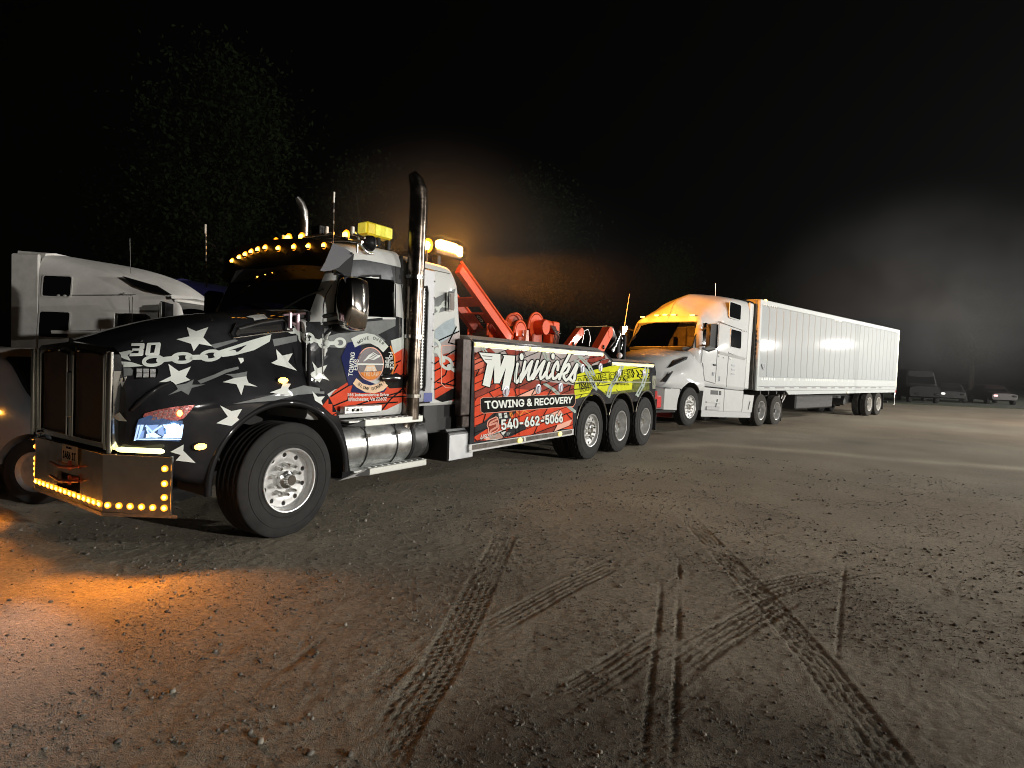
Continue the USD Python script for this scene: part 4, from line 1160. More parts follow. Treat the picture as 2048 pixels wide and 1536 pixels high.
obj(ul, 'backing_plate', hull([on_side(1243, 668, .9), on_side(1249, 670, .9), on_side(1249, 700, .9), on_side(1241, 706, .9), on_side(1243, 668, .95), on_side(1249, 670, .95), on_side(1249, 700, .95), on_side(1241, 706, .95)]), M('plate_buff', (.62, .50, .36), .45))
obj(tow, 'ledge_lamp', moved(trimesh.creation.icosphere(2, .06), *(on_side(1239, 711, .1))), M('lamp_white_dome', (.8, .72, .72), .25), 60)
p0, p1 = on_side(1243, 690, 1.2), on_side(1259, 588, 1.2)
obj(tow, 'whip_antenna', tube([p0, p1], [.012, .006], 6), M('whip_grey', (.4, .36, .30), .5))
obj(tow, 'deck_wire', cyl(on_side(1152, 654, 1.2), on_side(1214, 652, 1.2), .007, 6), M('wire_tan', (.4, .28, .14), .5))
# underlift reaching under the tractor
obj(tow, 'underlift_stinger', [cbox(9.4, 12.3, 1.02, 1.38, .42, .66, .03), cbox(12.0, 12.25, .35, 2.05, .44, .60, .03)], M('lift_red', (.30, .02, .02), .4, coat=.3))
obj(tow, 'tailboard', cbox(9.62, 9.86, .55, 1.85, .95, 1.75, .03), CHASSIS)

# ------------------------------------------------------------------ wrap: print on hood, cab and body
skinB = Skin([BODY, cbox(BX0, 5.70, .0, .03, .62, 2.0, .001)], TOW)
LAYER = {0: .0025, 1: .0045, 2: .0065, 3: .0085, 4: .0105, 5: .0125, 6: .0145}
_batch = {}


def deco(skin, name, geom, mat, layer, cell=10.0, parent=None, each=False):
    geom = geom if hasattr(geom, 'geom_type') else Polygon(geom)
    if not geom.is_valid:
        geom = geom.buffer(0)
    for g in (getattr(geom, 'geoms', [geom]) if each else [geom]):
        m = skin.lay(g, LAYER[layer], cell, 2.2 if skin is skinB else .45)
        if m is not None:
            obj(parent or tow, name, m, mat)


STAR = {'a': c3([(210, 765), (378, 728), (345, 612), (462, 663), (618, 610), (552, 742), (665, 852), (500, 822), (428, 915), (395, 822)]),
        'b': c3([(-15, 1312), (140, 1235), (105, 1078), (238, 1172), (392, 1112), (325, 1245), (385, 1285), (200, 1345), (160, 1310)]),
        'd': c3([(800, 1312), (945, 1262), (1105, 1238), (1110, 1270), (1130, 1320), (1245, 1370), (1075, 1350), (1035, 1475), (975, 1340)]),
        'e': c3([(1420, 1065), (1500, 1020), (1480, 885), (1560, 970), (1695, 940), (1635, 1050), (1750, 1165), (1570, 1110), (1480, 1090)]),
        'f': c3([(1100, 478), (1200, 455), (1330, 445), (1378, 495), (1205, 525), (1195, 495)]),
        'g': hz([(100, 995), (255, 955), (165, 1165)]),
        'h': c5([(185, 375), (265, 330), (210, 250), (290, 290), (365, 275), (330, 335), (345, 350), (290, 395)]),
        'i': c5([(560, 160), (640, 130), (655, 95), (710, 100), (690, 130), (725, 180)]),
        'j': c5([(860, 150), (900, 190), (950, 185), (925, 215), (935, 250), (880, 215)]),
        'k': c2([(1395, 915), (1505, 855), (1500, 905), (1600, 1005), (1440, 985), (1480, 940)]),
        'l': c2([(940, 600), (985, 515), (975, 580), (1045, 665), (940, 660)]),
        'n': c3([(995, 1000), (1060, 1000), (1070, 1040), (1030, 1075)]),
        'o': c3([(1890, 1210), (1935, 1175), (1940, 1040), (2000, 1085), (1990, 1300), (1960, 1310)])}
for k, s in STAR.items():
    deco(skinH, 'white_star', s, PRINT_WHITE, 2, 9)
deco(skinC, 'white_star', c4([(288, 965), (350, 930), (325, 835), (380, 905), (478, 868), (432, 955), (500, 1030), (430, 1005), (400, 1050)]), PRINT_WHITE, 3, 9)
deco(skinH, 'grey_star', c3([(100, 1480), (230, 1400), (200, 1352), (330, 1330), (430, 1275), (410, 1345), (580, 1340), (405, 1385), (365, 1475), (270, 1420)]), PRINT_GREY, 1, 9)
deco(skinH, 'grey_star', c3([(830, 1210), (960, 1205), (1115, 1175), (1105, 1235), (945, 1260), (900, 1230)]), PRINT_GREY, 1, 9)
n3 = Polygon(hz([(345, 288), (595, 283), (612, 310), (598, 395), (578, 415), (590, 432), (575, 525), (550, 545), (300, 550), (310, 492), (480, 490), (490, 440), (350, 440), (362, 395), (502, 392), (512, 345), (335, 345)]))
n0 = Polygon(hz([(660, 283), (920, 270), (942, 300), (905, 510), (880, 530), (640, 537), (616, 510)])).difference(Polygon(hz([(740, 325), (835, 320), (800, 480), (715, 485)])))
deco(skinH, 'fleet_number', n3, PRINT_WHITE, 3, 6); deco(skinH, 'fleet_number', n0, PRINT_WHITE, 3, 6)
deco(skinH, 'hook_print', hz([(80, 470), (300, 425), (380, 440), (260, 520), (330, 640), (200, 600), (90, 545)]), PRINT_PALE, 1, 8)
deco(skinH, 'hook_print', hz([(70, 720), (100, 650), (330, 660), (580, 740), (300, 765), (90, 765)]), PRINT_PALE, 1, 8)
deco(skinH, 'hook_print', hz([(80, 790), (330, 785), (375, 830), (355, 935), (265, 935), (110, 985)]), PRINT_GREY, 1, 8)
for g in chain_links(hz([(780, 640), (1180, 590), (1520, 570), (1860, 560)]) + c3([(600, 975), (830, 945)]), 29, 24, 8):
    deco(skinH, 'chain_print', g, PRINT_PALE, 2, 8)
for pts in ([(690, 925), (930, 850), (1170, 770), (1420, 700), (1400, 790), (1200, 900), (960, 965), (800, 990)],):
    deco(skinH, 'chain_print', Polygon(c3(pts)).difference(Polygon(c3([(780, 935), (930, 890), (1110, 830), (1000, 920), (850, 950)]))), PRINT_PALE, 2, 8)
deco(skinH, 'grey_sweep', c3([(640, 830), (960, 760), (1000, 780), (700, 880)]), PRINT_GREY, 0, 9)
deco(skinH, 'grey_sweep', c3([(480, 1290), (700, 1210), (830, 1150), (1000, 1110), (1010, 1140), (850, 1190), (720, 1250), (520, 1330)]), PRINT_GREY, 0, 9)
deco(skinH, 'grey_sweep', c5([(560, 180), (800, 110), (960, 135), (1005, 180), (900, 165), (760, 175), (600, 215), (300, 240)]), PRINT_GREY, 1, 9)
deco(skinH, 'grey_sweep', c3([(1440, 760), (1860, 690), (1860, 760), (1460, 850)]), PRINT_GREY, 0, 9)
deco(skinH, 'red_wrap', c4([(430, 1290), (520, 1180), (560, 1130), (620, 1240), (655, 1380), (690, 1440), (740, 1536), (700, 1530), (620, 1400), (530, 1380)]), PRINT_RED, 1, 8)
for pts in ([(520, 1180), (590, 1270), (600, 1320)], [(540, 1380), (640, 1330)], [(600, 1400), (690, 1360)], [(640, 1450), (700, 1400)]):
    deco(skinH, 'tread_line', LineString(c4(pts)).buffer(.9), PRINT_BLACK, 2, 8)
for k, pts in enumerate(([(610, 1400), (640, 1385), (690, 1490), (660, 1510)], [(655, 1380), (668, 1375), (720, 1470), (700, 1480)])):
    deco(skinH, 'edge_flash', c4(pts), PRINT_BLACK if k == 0 else PRINT_PALE, 3, 8)
deco(skinH, 'chain_print', unary_union(chain_links(c3([(1690, 620), (1860, 760)]), 15, 22, 7)), PRINT_PALE, 2, 8)
deco(skinC, 'chain_print', unary_union(chain_links(c4([(150, 510), (300, 600), (450, 650), (640, 640)]), 16, 21, 6)), PRINT_PALE, 3, 8)

# door
DOOR = Polygon(c4([(170, 430), (310, 430), (620, 420), (900, 400), (1180, 370), (1290, 400), (1290, 700), (1150, 900), (1000, 1000), (560, 1120), (400, 1220), (280, 1100), (160, 930)]))
deco(skinC, 'charcoal_wrap', DOOR, WRAP_CHAR, 0, 9)
deco(skinC, 'blue_grey_wrap', c4([(440, 590), (600, 545), (880, 520), (1000, 560), (1080, 620), (900, 650), (700, 700), (520, 690), (430, 660)]), PRINT_GREY, 1, 9)
deco(skinC, 'silver_wrap', c4([(860, 430), (1180, 400), (1180, 470), (1000, 560), (860, 520)]), PRINT_GREY, 1, 9)
deco(skinC, 'pale_wrap', c4([(1130, 620), (1290, 570), (1290, 680), (1160, 760)]), PRINT_PALE, 2, 9)
REDC = Polygon(c4([(425, 1300), (560, 1130), (700, 1040), (1050, 1080), (1130, 1000), (1150, 740), (1290, 690), (1290, 1230), (1080, 1330), (640, 1350), (430, 1300)]))
deco(skinC, 'red_wrap', REDC, PRINT_RED, 1, 9)
for pts in ([(520, 1190), (700, 1080), (760, 1060)], [(440, 1330), (690, 1230), (700, 1190)], [(640, 1330), (900, 1240), (1290, 1130)], [(700, 1290), (1200, 1250)], [(1040, 1330), (1130, 1220), (1290, 1080)], [(1100, 1200), (1290, 1190)],
            [(1150, 1060), (1240, 980), (1290, 930)], [(1180, 850), (1290, 800)], [(1160, 940), (1200, 870)]):
    deco(skinC, 'tread_line', LineString(c4(pts)).buffer(1.4), PRINT_BLACK, 2, 8)
deco(skinC, 'black_wrap', c4([(1030, 990), (1190, 950), (1290, 1010), (1290, 1100), (1120, 1110), (1060, 1060)]), PRINT_BLACK, 2, 9)
# emblem: navy and black cross, cream scrolls, round shield
em = holder(tow, 'door_emblem')


def emb(name, geom, mat, layer):
    deco(skinC, name, geom, mat, layer, 7, em)


emb('navy_field', c4([(620, 790), (690, 640), (800, 620), (830, 700), (800, 850), (800, 990), (770, 1050), (700, 1090)]), PRINT_NAVY, 3)
emb('navy_field', c4([(720, 1150), (760, 1000), (860, 1020), (1090, 1110), (1060, 1150), (880, 1160)]), PRINT_NAVY, 3)
emb('black_field', c4([(1030, 740), (1120, 660), (1165, 760), (1165, 900), (1110, 980), (1050, 970), (1075, 850)]), PRINT_BLACK, 3)
emb('orange_edge', LineString(c4([(1125, 680), (1165, 780), (1170, 880), (1130, 990)])).buffer(1.4), PRINT_ORANGE, 4)
emb('top_scroll', c4([(720, 600), (800, 560), (880, 545), (960, 560), (1040, 610), (1105, 680), (1050, 740), (1000, 690), (920, 650), (840, 650), (760, 690), (740, 640)]), PRINT_PALE, 4)
emb('bottom_scroll', c4([(775, 1005), (840, 1060), (920, 1080), (1000, 1060), (1060, 1010), (1075, 1060), (1100, 1080), (1050, 1130), (960, 1160), (870, 1150), (780, 1100), (740, 1060)]), PRINT_CREAM, 4)
CEN = affinity.scale(Point(*c4([(920, 860)])[0]).buffer(1, quad_segs=12), 27, 34)
emb('shield_ring', CEN, PRINT_SALMON, 3)
emb('shield_disc', affinity.scale(CEN, .93, .94), M('shield_dark', (.05, .03, .035), .35), 4)
emb('shield_sunset', affinity.scale(CEN, .9, .92).intersection(Polygon(c4([(770, 950), (1080, 930), (1080, 1060), (770, 1060)]))), PRINT_ORANGE, 5)
emb('shield_bar', c4([(785, 852), (1055, 856), (1055, 870), (785, 870)]), PRINT_WHITE, 5)
emb('flag_stripe', unary_union([LineString(c4([(850 + 12 * k, 830 - 14 * k), (900 + 12 * k, 800 - 14 * k), (950 + 12 * k, 815 - 10 * k), (1010 + 2 * k, 785 - 3 * k)])).buffer(.8) for k in range(5)]), PRINT_WHITE, 5)
emb('road', c4([(880, 872), (960, 872), (985, 930), (855, 930)]), PRINT_CREAM, 5)
emb('motto', to_quad(text_poly("IT'S"), *c4([(885, 890), (962, 890), (965, 935), (880, 935)])), PRINT_WHITE, 6)
emb('motto', to_quad(text_poly('THE LAW'), *c4([(848, 938), (1002, 938), (1002, 985), (848, 985)])), PRINT_CREAM, 6)


def arc_text(s, cx, cy, rx, ry, a0, a1, h, flip=False, rot=0):
    out = []
    for k, ch in enumerate(s):
        if ch == ' ':
            continue
        t = k / max(1, len(s) - 1); a = math.radians(a0 + (a1 - a0) * t)
        x, y = cx + rx * math.cos(a), cy - ry * math.sin(a)
        g = text_poly(ch); x0, y0, x1, y1 = g.bounds
        g = affinity.translate(g, -(x0 + x1) / 2, -.5); g = affinity.scale(g, h, -h, origin=(0, 0))
        ang = math.atan2(rx * math.cos(a), ry * math.sin(a)) if not flip else math.atan2(-rx * math.cos(a), -ry * math.sin(a))
        g = affinity.rotate(g, (PI / 2 - a) if not flip else (-PI / 2 - a), origin=(0, 0), use_radians=True)
        out.append(affinity.translate(g, x, y))
    return unary_union(out)


cx, cy = c4([(918, 858)])[0]
emb('lettering', arc_text('MOVE OVER', cx, cy, 41, 52, 124, 52, 5.6), PRINT_BLACK, 5)
emb('lettering', arc_text('SLOW DOWN!', cx, cy, 38, 50, 234, 312, 5.6, flip=True), PRINT_BLACK, 5)
emb('lettering', to_quad(text_poly('TOWING'), *c4([(675, 985), (700, 720), (748, 725), (745, 990)])) if False else affinity.translate(affinity.rotate(affinity.scale(affinity.translate(text_poly('TOWING'), 0, 0), 8.2, -8.2, origin=(0, 0)), -84, origin=(0, 0)), *c4([(733, 990)])[0]), PRINT_WHITE, 5)
emb('lettering', affinity.translate(affinity.rotate(affinity.scale(text_poly('EMS'), 8.0, -8.0, origin=(0, 0)), -82, origin=(0, 0)), *c4([(782, 930)])[0]), PRINT_WHITE, 5)
emb('lettering', affinity.translate(affinity.rotate(affinity.scale(text_poly('POLICE'), 7.0, -7.0, origin=(0, 0)), 84, origin=(0, 0)), *c4([(1105, 735)])[0]), PRINT_WHITE, 5)
emb('lettering', affinity.translate(affinity.rotate(affinity.scale(text_poly('FIRE'), 7.0, -7.0, origin=(0, 0)), 88, origin=(0, 0)), *c4([(1070, 790)])[0]), PRINT_WHITE, 5)
deco(skinC, 'address', to_quad(text_poly('285 Independence Drive'), *c4([(683, 1160), (1106, 1158), (1104, 1196), (683, 1196)])), PRINT_WHITE, 5, 8)
deco(skinC, 'address', to_quad(text_poly('Winchester, Va 22602'), *c4([(690, 1203), (1085, 1196), (1082, 1240), (688, 1250)])), PRINT_WHITE, 5, 8)
# sleeper
deco(skinC, 'blue_grey_wrap', d5([(1465, 130), (1600, 20), (1825, -80), (1825, 130), (1700, 250), (1465, 330)]), PRINT_SKY, 0, 9)
deco(skinC, 'mauve_wrap', d5([(1465, 350), (1640, 230), (1825, 120), (1825, 420), (1540, 480), (1465, 470)]), PRINT_MAUVE, 1, 9)
deco(skinC, 'red_wrap', d5([(1465, 470), (1560, 440), (1830, 380), (1830, 830), (1700, 900), (1465, 1010)]), PRINT_RED, 1, 9)
deco(skinC, 'black_wrap', d5([(1465, 1010), (1700, 870), (1830, 780), (1830, 950), (1700, 1020), (1560, 1050)]), PRINT_BLACK, 2, 9)
deco(skinC, 'red_wrap', d5([(1590, 1090), (1720, 1000), (1830, 940), (1830, 1090)]), PRINT_RED, 3, 9)
for pts in ([(1465, 560), (1650, 430), (1830, 330)], [(1465, 650), (1830, 470)], [(1640, 290), (1720, 310), (1830, 300)], [(1640, 290), (1740, 90)], [(1465, 800), (1600, 700), (1620, 640)], [(1465, 890), (1830, 700)], [(1500, 800), (1720, 840), (1830, 760)], [(1500, 270), (1830, 120)]):
    deco(skinC, 'tread_line', LineString(d5(pts)).buffer(1.3), PRINT_BLACK, 2, 9)
deco(skinC, 'chain_print', unary_union(chain_links(d5([(1465, 330), (1560, 500), (1660, 600), (1830, 720)]), 21, 24, 7)), PRINT_PALE, 3, 9)
deco(skinC, 'chain_print', unary_union(chain_links(A4([(1470, 1290), (1560, 1220), (1640, 1190), (1830, 1100)]), 13, 15, 4.5)), PRINT_PALE, 2, 9)
deco(skinC, 'grey_wrap', A4([(1465, 1130), (1830, 960), (1830, 1230), (1465, 1330)]), PRINT_GREY, 0, 9)
deco(skinC, 'roof_seam', LineString(A4([(1465, 775), (1650, 815), (1815, 860)])).buffer(.5), PRINT_BLACK, 2, 9)
q = Polygon(d5([(1540, 340), (1570, 320), (1720, 325), (1750, 370), (1750, 840), (1700, 875), (1600, 870), (1545, 820)]))
deco(skinC, 'toolbox_door_trim', q.difference(q.buffer(-1.4)), PRINT_SALMON, 4, 9)
obj(tow, 'toolbox_lock', moved(trimesh.creation.icosphere(1, .022), *(skinC.at(*d5([(1705, 600)])[0])[1])), CHROME, 60)

# body side
wrap = holder(tow, 'body_wrap')


def bw(name, geom, mat, layer, cell=22.0, each=False):
    deco(skinB, name, geom, mat, layer, cell, wrap, each)


GREYZ = Polygon(c6([(225, 310), (1000, 370), (1420, 390), (1500, 480), (1190, 570), (1150, 700), (700, 700), (620, 650), (225, 470)]))
REDZ = Polygon(c6([(225, 470), (300, 470), (620, 650), (900, 720), (1160, 760), (1160, 800), (225, 1220)]))
RED2 = Polygon(c6([(225, 950), (1140, 890), (1140, 1115), (225, 1225)]))
bw('mauve_wrap', GREYZ, PRINT_MAUVE, 0)
bw('dark_red_wrap', c6([(225, 470), (430, 420), (700, 640), (1150, 700), (1160, 790), (700, 800), (225, 640)]), PRINT_DKRED, 1)
bw('red_wrap', c6([(225, 560), (330, 600), (480, 720), (1000, 770), (1160, 800), (1150, 900), (225, 960)]), PRINT_RED, 2)
bw('red_wrap', c6([(225, 400), (285, 380), (330, 420), (300, 560), (225, 640)]), M('print_warm_red', (.55, .14, .09), .8, coat=.30, spec=0.0, noise=.2, nscale=5), 2)
bw('red_wrap', RED2, PRINT_RED, 1)
bw('black_wrap', c6([(225, 1090), (300, 1050), (400, 960), (620, 940), (560, 1010), (350, 1100), (225, 1180)]), WRAP_CHAR, 2)
bw('black_wrap', c6([(520, 1130), (600, 1080), (720, 1060), (700, 1110), (560, 1180), (480, 1180)]), WRAP_CHAR, 2)
bw('pale_wrap', c6([(360, 1170), (470, 1120), (560, 1140), (540, 1175), (420, 1210), (370, 1210)]), PRINT_PALE, 2)
YEL = Polygon(c6([(1180, 600), (1260, 575), (1500, 520), (1560, 500), (1720, 530), (1900, 560), (1945, 600), (1945, 640), (1700, 650), (1700, 740), (1440, 770), (1230, 810), (1160, 830), (1150, 740)]))
bw('yellow_wrap', YEL, PRINT_YELLOW, 1)
bw('olive_wrap', c6([(1700, 650), (1945, 620), (1945, 740), (1440, 790), (1420, 770), (1690, 740)]), M('print_olive', (.13, .14, .04), .8, coat=.30, spec=0.0, noise=.6, nscale=12), 2)
bw('dark_wrap', c6([(1500, 500), (1640, 490), (1900, 500), (1930, 540), (1720, 530), (1560, 500)]), M('print_umber', (.09, .065, .06), .8, coat=.30, spec=0.0), 2)
bw('dark_wrap', c6([(1190, 500), (1300, 520), (1480, 490), (1500, 520), (1260, 580), (1190, 590)]), PRINT_BLACK, 1)
rnd = random.Random(5)


def tread(zone, slope, gap, tick, layer, width, seed):
    """Long slanted cuts with zigzag cross cuts between them, and shards of darker and lighter print in the cells."""
    r_ = random.Random(seed); x0, y0, x1, y1 = zone.bounds; L, cells = [], []
    y = y0 - abs(slope) * (x1 - x0)
    while y < y1 + abs(slope) * (x1 - x0):
        g_ = gap * r_.uniform(.75, 1.6)
        yy = lambda x, o=0: y + o + slope * (x - x0)
        x = x0 - tick * r_.random()
        while x < x1:
            ln = tick * r_.uniform(1.2, 3.4)
            if r_.random() < .88:
                L.append([(x, yy(x)), (x + ln * .5, yy(x + ln * .5) + r_.uniform(-1, 1)), (x + ln, yy(x + ln))])
            lean = r_.choice((-1, 1)) * r_.uniform(.2, .9) * g_
            if r_.random() < .7:
                L.append([(x, yy(x)), (x + lean, yy(x + lean, g_))])
            if r_.random() < .22:
                cells.append((Polygon([(x, yy(x)), (x + ln, yy(x + ln)), (x + ln + lean, yy(x + ln + lean, g_)), (x + lean, yy(x + lean, g_))]), r_.random()))
            x += ln
        y += g_
    dark = unary_union([c for c, q in cells if q < .5]).intersection(zone); pale = unary_union([c for c, q in cells if q >= .85]).intersection(zone)
    if seed != 8:
        bw('shard_print', dark, PRINT_DKRED, layer - 1, 30.0, True)
    if seed in (4, 6):
        bw('shard_print', pale, PRINT_SALMON, layer - 1, 30.0, True)
    g = unary_union([LineString(l).buffer(width * r_.uniform(.75, 1.4), cap_style=2) for l in L])
    bw('tread_line', g.intersection(zone.buffer(-.3)), PRINT_BLACK, layer, 30.0)


tread(Polygon(c6([(225, 320), (1000, 375), (1420, 400), (1480, 480), (1190, 560), (1150, 640), (700, 560), (225, 440)])), -.42, 13, 15, 3, .6, 3)
tread(Polygon(c6([(225, 400), (480, 560), (1150, 700), (1160, 800), (225, 960)])), -.45, 11, 16, 4, .75, 4)
tread(Polygon(c6([(225, 960), (400, 960), (1140, 890), (1140, 1115), (225, 1225)])), -.38, 11, 15, 3, .8, 6)
tread(YEL, -.14, 8.5, 13, 3, .7, 8)
tread(Polygon(c6([(1190, 480), (1300, 400), (1420, 400), (1500, 480), (1300, 540)])), -.2, 9, 12, 3, .5, 9)
for path, pt in (([(1165, 470), (1260, 560), (1310, 650), (1350, 730)], 8), ([(1200, 430), (1290, 520), (1330, 600)], 7), ([(1600, 520), (1540, 640), (1490, 720), (1470, 800)], 8), ([(1830, 505), (1820, 600), (1790, 700), (1740, 790)], 7),
                 ([(860, 360), (900, 460)], 7), ([(930, 370), (960, 440)], 7), ([(880, 690), (960, 740), (1000, 780)], 8), ([(280, 320), (330, 400)], 8), ([(1100, 900), (1150, 940)], 7)):
    bw('chain_print', strokes([[(x + d, y) for x, y in c6(path)] for d in (-2.6, 2.6)], 2.8).union(unary_union([LineString([p, (p[0] + 1.5, p[1] + 2)]).buffer(2.2) for p in c6(path)])), M('print_chain_green', (.36, .42, .38), .8, coat=.30, spec=0.0, noise=.25, nscale=9), 4)
W1 = to_quad(text_poly('MOVE OVER'), *c6([(1190, 640), (1700, 545), (1706, 625), (1210, 720)]))
bw('lettering', W1.buffer(.8).difference(W1.buffer(-.15)), PRINT_BLACK, 5, 30)
W2 = to_quad(text_poly('MOVE OVER'), *c6([(1200, 690), (1650, 645), (1660, 700), (1210, 760)]))
bw('lettering', W2.buffer(.6).difference(W2.buffer(-.15)).intersection(Polygon(c6([(1190, 640), (1330, 640), (1330, 800), (1190, 800)])).union(Polygon(c6([(1500, 640), (1700, 640), (1700, 700), (1500, 700)])))), PRINT_BLACK, 5, 30)
for k in range(3):
    bw('chevron', LineString(c6([(1690 + 40 * k, 560), (1712 + 40 * k, 590), (1700 + 40 * k, 622)])).buffer(.9), PRINT_BLACK, 4)
# script name: heavy M, brush letters
MA = zoomed(950, 690, 17.067); MB = zoomed(1050, 690, 17.067)
Mg = Polygon(MA([(115, 255), (845, 310), (850, 740), (975, 395), (915, 335), (1345, 370), (1320, 700), (1160, 1380), (1140, 1536), (890, 1536), (1035, 760), (815, 1305), (630, 1305), (630, 700), (480, 1440), (235, 1360), (395, 640), (310, 560), (200, 400)]))
Mg = Mg.difference(LineString(MA([(230, 368), (560, 395)])).buffer(.7)).difference(LineString(MA([(310, 482), (545, 505)])).buffer(.6))
S_ = [MA([(1430, 640), (1400, 780), (1370, 1000), (1350, 1230), (1400, 1280), (1480, 1180), (1580, 980)]),
      MA([(1690, 570), (1620, 900), (1560, 1120), (1530, 1250)]), MA([(1560, 1180), (1700, 950), (1830, 680), (1925, 560)]), MB([(223, 555), (150, 800), (85, 1040), (100, 1180), (170, 1150), (260, 990)]),
      MB([(410, 550), (330, 800), (240, 1150)]), MB([(260, 1130), (430, 850), (560, 650), (640, 550)]), MB([(640, 550), (560, 780), (490, 1040), (520, 1150), (600, 1090), (690, 930)]),
      MB([(805, 610), (745, 800), (705, 1000), (730, 1140), (800, 1120), (890, 980)]), MB([(1090, 850), (1115, 700), (1085, 570), (1000, 680), (930, 850), (910, 1040), (950, 1150), (1040, 1120), (1130, 1000)]),
      MB([(1540, 240), (1450, 430), (1330, 650), (1240, 880), (1150, 1160)]), MB([(1240, 900), (1370, 720), (1465, 650), (1500, 740), (1420, 920), (1300, 990)]),
      MB([(1295, 990), (1310, 1120), (1380, 1210), (1480, 1130), (1600, 950), (1755, 660)]), MB([(1760, 660), (1755, 750), (1690, 930), (1670, 1150), (1610, 1250), (1540, 1200), (1530, 1150)])]
name_g = strokes(S_, 5.4).union(affinity.scale(Point(*MA([(1570, 400)])[0]).buffer(1), 3.9, 6.8)).union(affinity.scale(Point(*MB([(935, 385)])[0]).buffer(1), 3.4, 6.2))
full = unary_union([Mg, name_g])
bw('name_outline', full.buffer(1.9), PRINT_BLACK, 4)
bw('name_letter', Mg, PRINT_WHITE, 5)
bw('name_letter', name_g, PRINT_WHITE, 5)
plate = Polygon(c8([(205, 740), (235, 720), (1480, 672), (1498, 690), (1492, 800), (1470, 832), (245, 928), (212, 905)]))
bw('sign_edge', plate.buffer(.9), PRINT_SALMON, 4)
bw('sign_plate', plate, PRINT_BLACK, 5)
bw('sign_lettering', to_quad(text_poly('TOWING & RECOVERY'), *c8([(255, 765), (1460, 702), (1448, 792), (270, 875)])).buffer(.25), PRINT_WHITE, 6, 30, True)
ph = to_quad(text_poly('540-662-5066'), *c8([(483, 1018), (1325, 933), (1328, 1052), (492, 1160)]))
bw('phone_outline', ph.buffer(1.5), PRINT_BLACK, 4, 30)
bw('phone_number', ph.buffer(.45), PRINT_WHITE, 5, 30, True)
sq = d9 = zoomed(940, 780, 17.067)
sbk = Polygon(sq([(570, 1080), (640, 1000), (860, 900), (930, 930), (960, 1080), (980, 1300), (900, 1400), (680, 1500), (600, 1480), (590, 1300), (545, 1220)]))
bw('maker_badge', sbk, PRINT_DKRED, 4)
bw('maker_badge_edge', sbk.difference(sbk.buffer(-1.6)), PRINT_SALMON, 5)
bw('maker_badge_letter', LineString(sq([(890, 1000), (680, 1110), (640, 1200), (890, 1120), (910, 1250), (700, 1370), (660, 1440)])).buffer(1.5).difference(LineString(sq([(890, 1000), (680, 1110), (640, 1200), (890, 1120), (910, 1250), (700, 1370), (660, 1440)])).buffer(.3)), PRINT_SALMON, 5)
bw('registration', to_quad(affinity.skew(text_poly('USDOT'), 15), *c8([(205, 1225), (375, 1195), (375, 1245), (200, 1290)])), PRINT_WHITE, 5, 30)
for x in (1030, 1037):
    bw('door_gap', LineString([(x, 688), (x, 884)]).buffer(.45), PRINT_BLACK, 6, 30)
for k, (a_, b_) in enumerate(((470, 930), (545, 925), (620, 915))):
    bw('slogan_print', LineString(c8([(a_, b_), (a_ + 10, b_ + 70)])).buffer(3.0, cap_style=2), PRINT_PALE if k < 2 else PRINT_ORANGE, 3)
bw('slogan_print', LineString(c8([(690, 900), (750, 960), (800, 890), (880, 940)])).buffer(1.2), PRINT_ORANGE, 3)

# lamps of the tow truck that throw light on the yard
BAR_AT = (BAR_AT[0] + .02, 1.98, BAR_AT[2])
obj(lb, 'lit_lens', cbox(BAR_AT[0] - .16, BAR_AT[0] - .06, 1.84, 1.96, a_bar - .045, a_bar + .06, .02), LED_BAR)
lamp(tow + '/amber_light_bar/beam', BAR_AT, 6800, AMBER, .05, aim=(BAR_AT[0] + 10, BAR_AT[1] - .9, BAR_AT[2] + .30), cone=11, soft=.9)
for k, (x, y, pw, ax, ay) in enumerate(((-1.18, .05, 13, -.4, -1), (-1.25, .19, 11, -.8, -.7), (-1.35, .37, 10, -.9, -.5), (-1.43, .8, 5, -1, 0), (-1.43, 1.6, 6, -1, 0), (-1.33, 2.1, 14, -.9, .5))):
    lamp(tow + f'/bumper_marker_lamp/glow_{k:03d}', (x, y, .54), pw, AMBER, .03, aim=(x + ax, y + ay, .38), cone=68, soft=.6)
lamp(tow + '/headlamp_001/beam', (-1.47, 2.1, 1.05), 75, (.9, .92, 1.0), .05, aim=(-2.3, -.75, 0), cone=9, soft=.9)
# a hat left on the dashboard
hat = thing('hard_hat', 'pale teal hard hat on the dashboard behind the tow truck windscreen', 'hard hat', (0, 0, 0))
hp = on_front(600, 606, .64); c_, s_ = math.cos(TOW[2]), math.sin(TOW[2])
ho = np.array([TOW[0] + c_ * hp[0] - s_ * hp[1], TOW[1] + s_ * hp[0] + c_ * hp[1], 2.245])
stage.GetPrimAtPath(hat).GetAttribute('xformOp:translate').Set(Gf.Vec3d(*ho.tolist()))
TEAL = M('teal_plastic', (.20, .55, .50), .4)
obj(hat, 'shell', hull([v for v in trimesh.creation.icosphere(3, 1).vertices * [.105, .105, .13] if v[2] > -.01]), TEAL, 50)
obj(hat, 'brim', lathe_y([(.10, 0), (.135, -.006), (.135, .0), (.10, .012)], 28, True).apply_transform(trimesh.transformations.rotation_matrix(PI / 2, [1, 0, 0])), TEAL, 50)
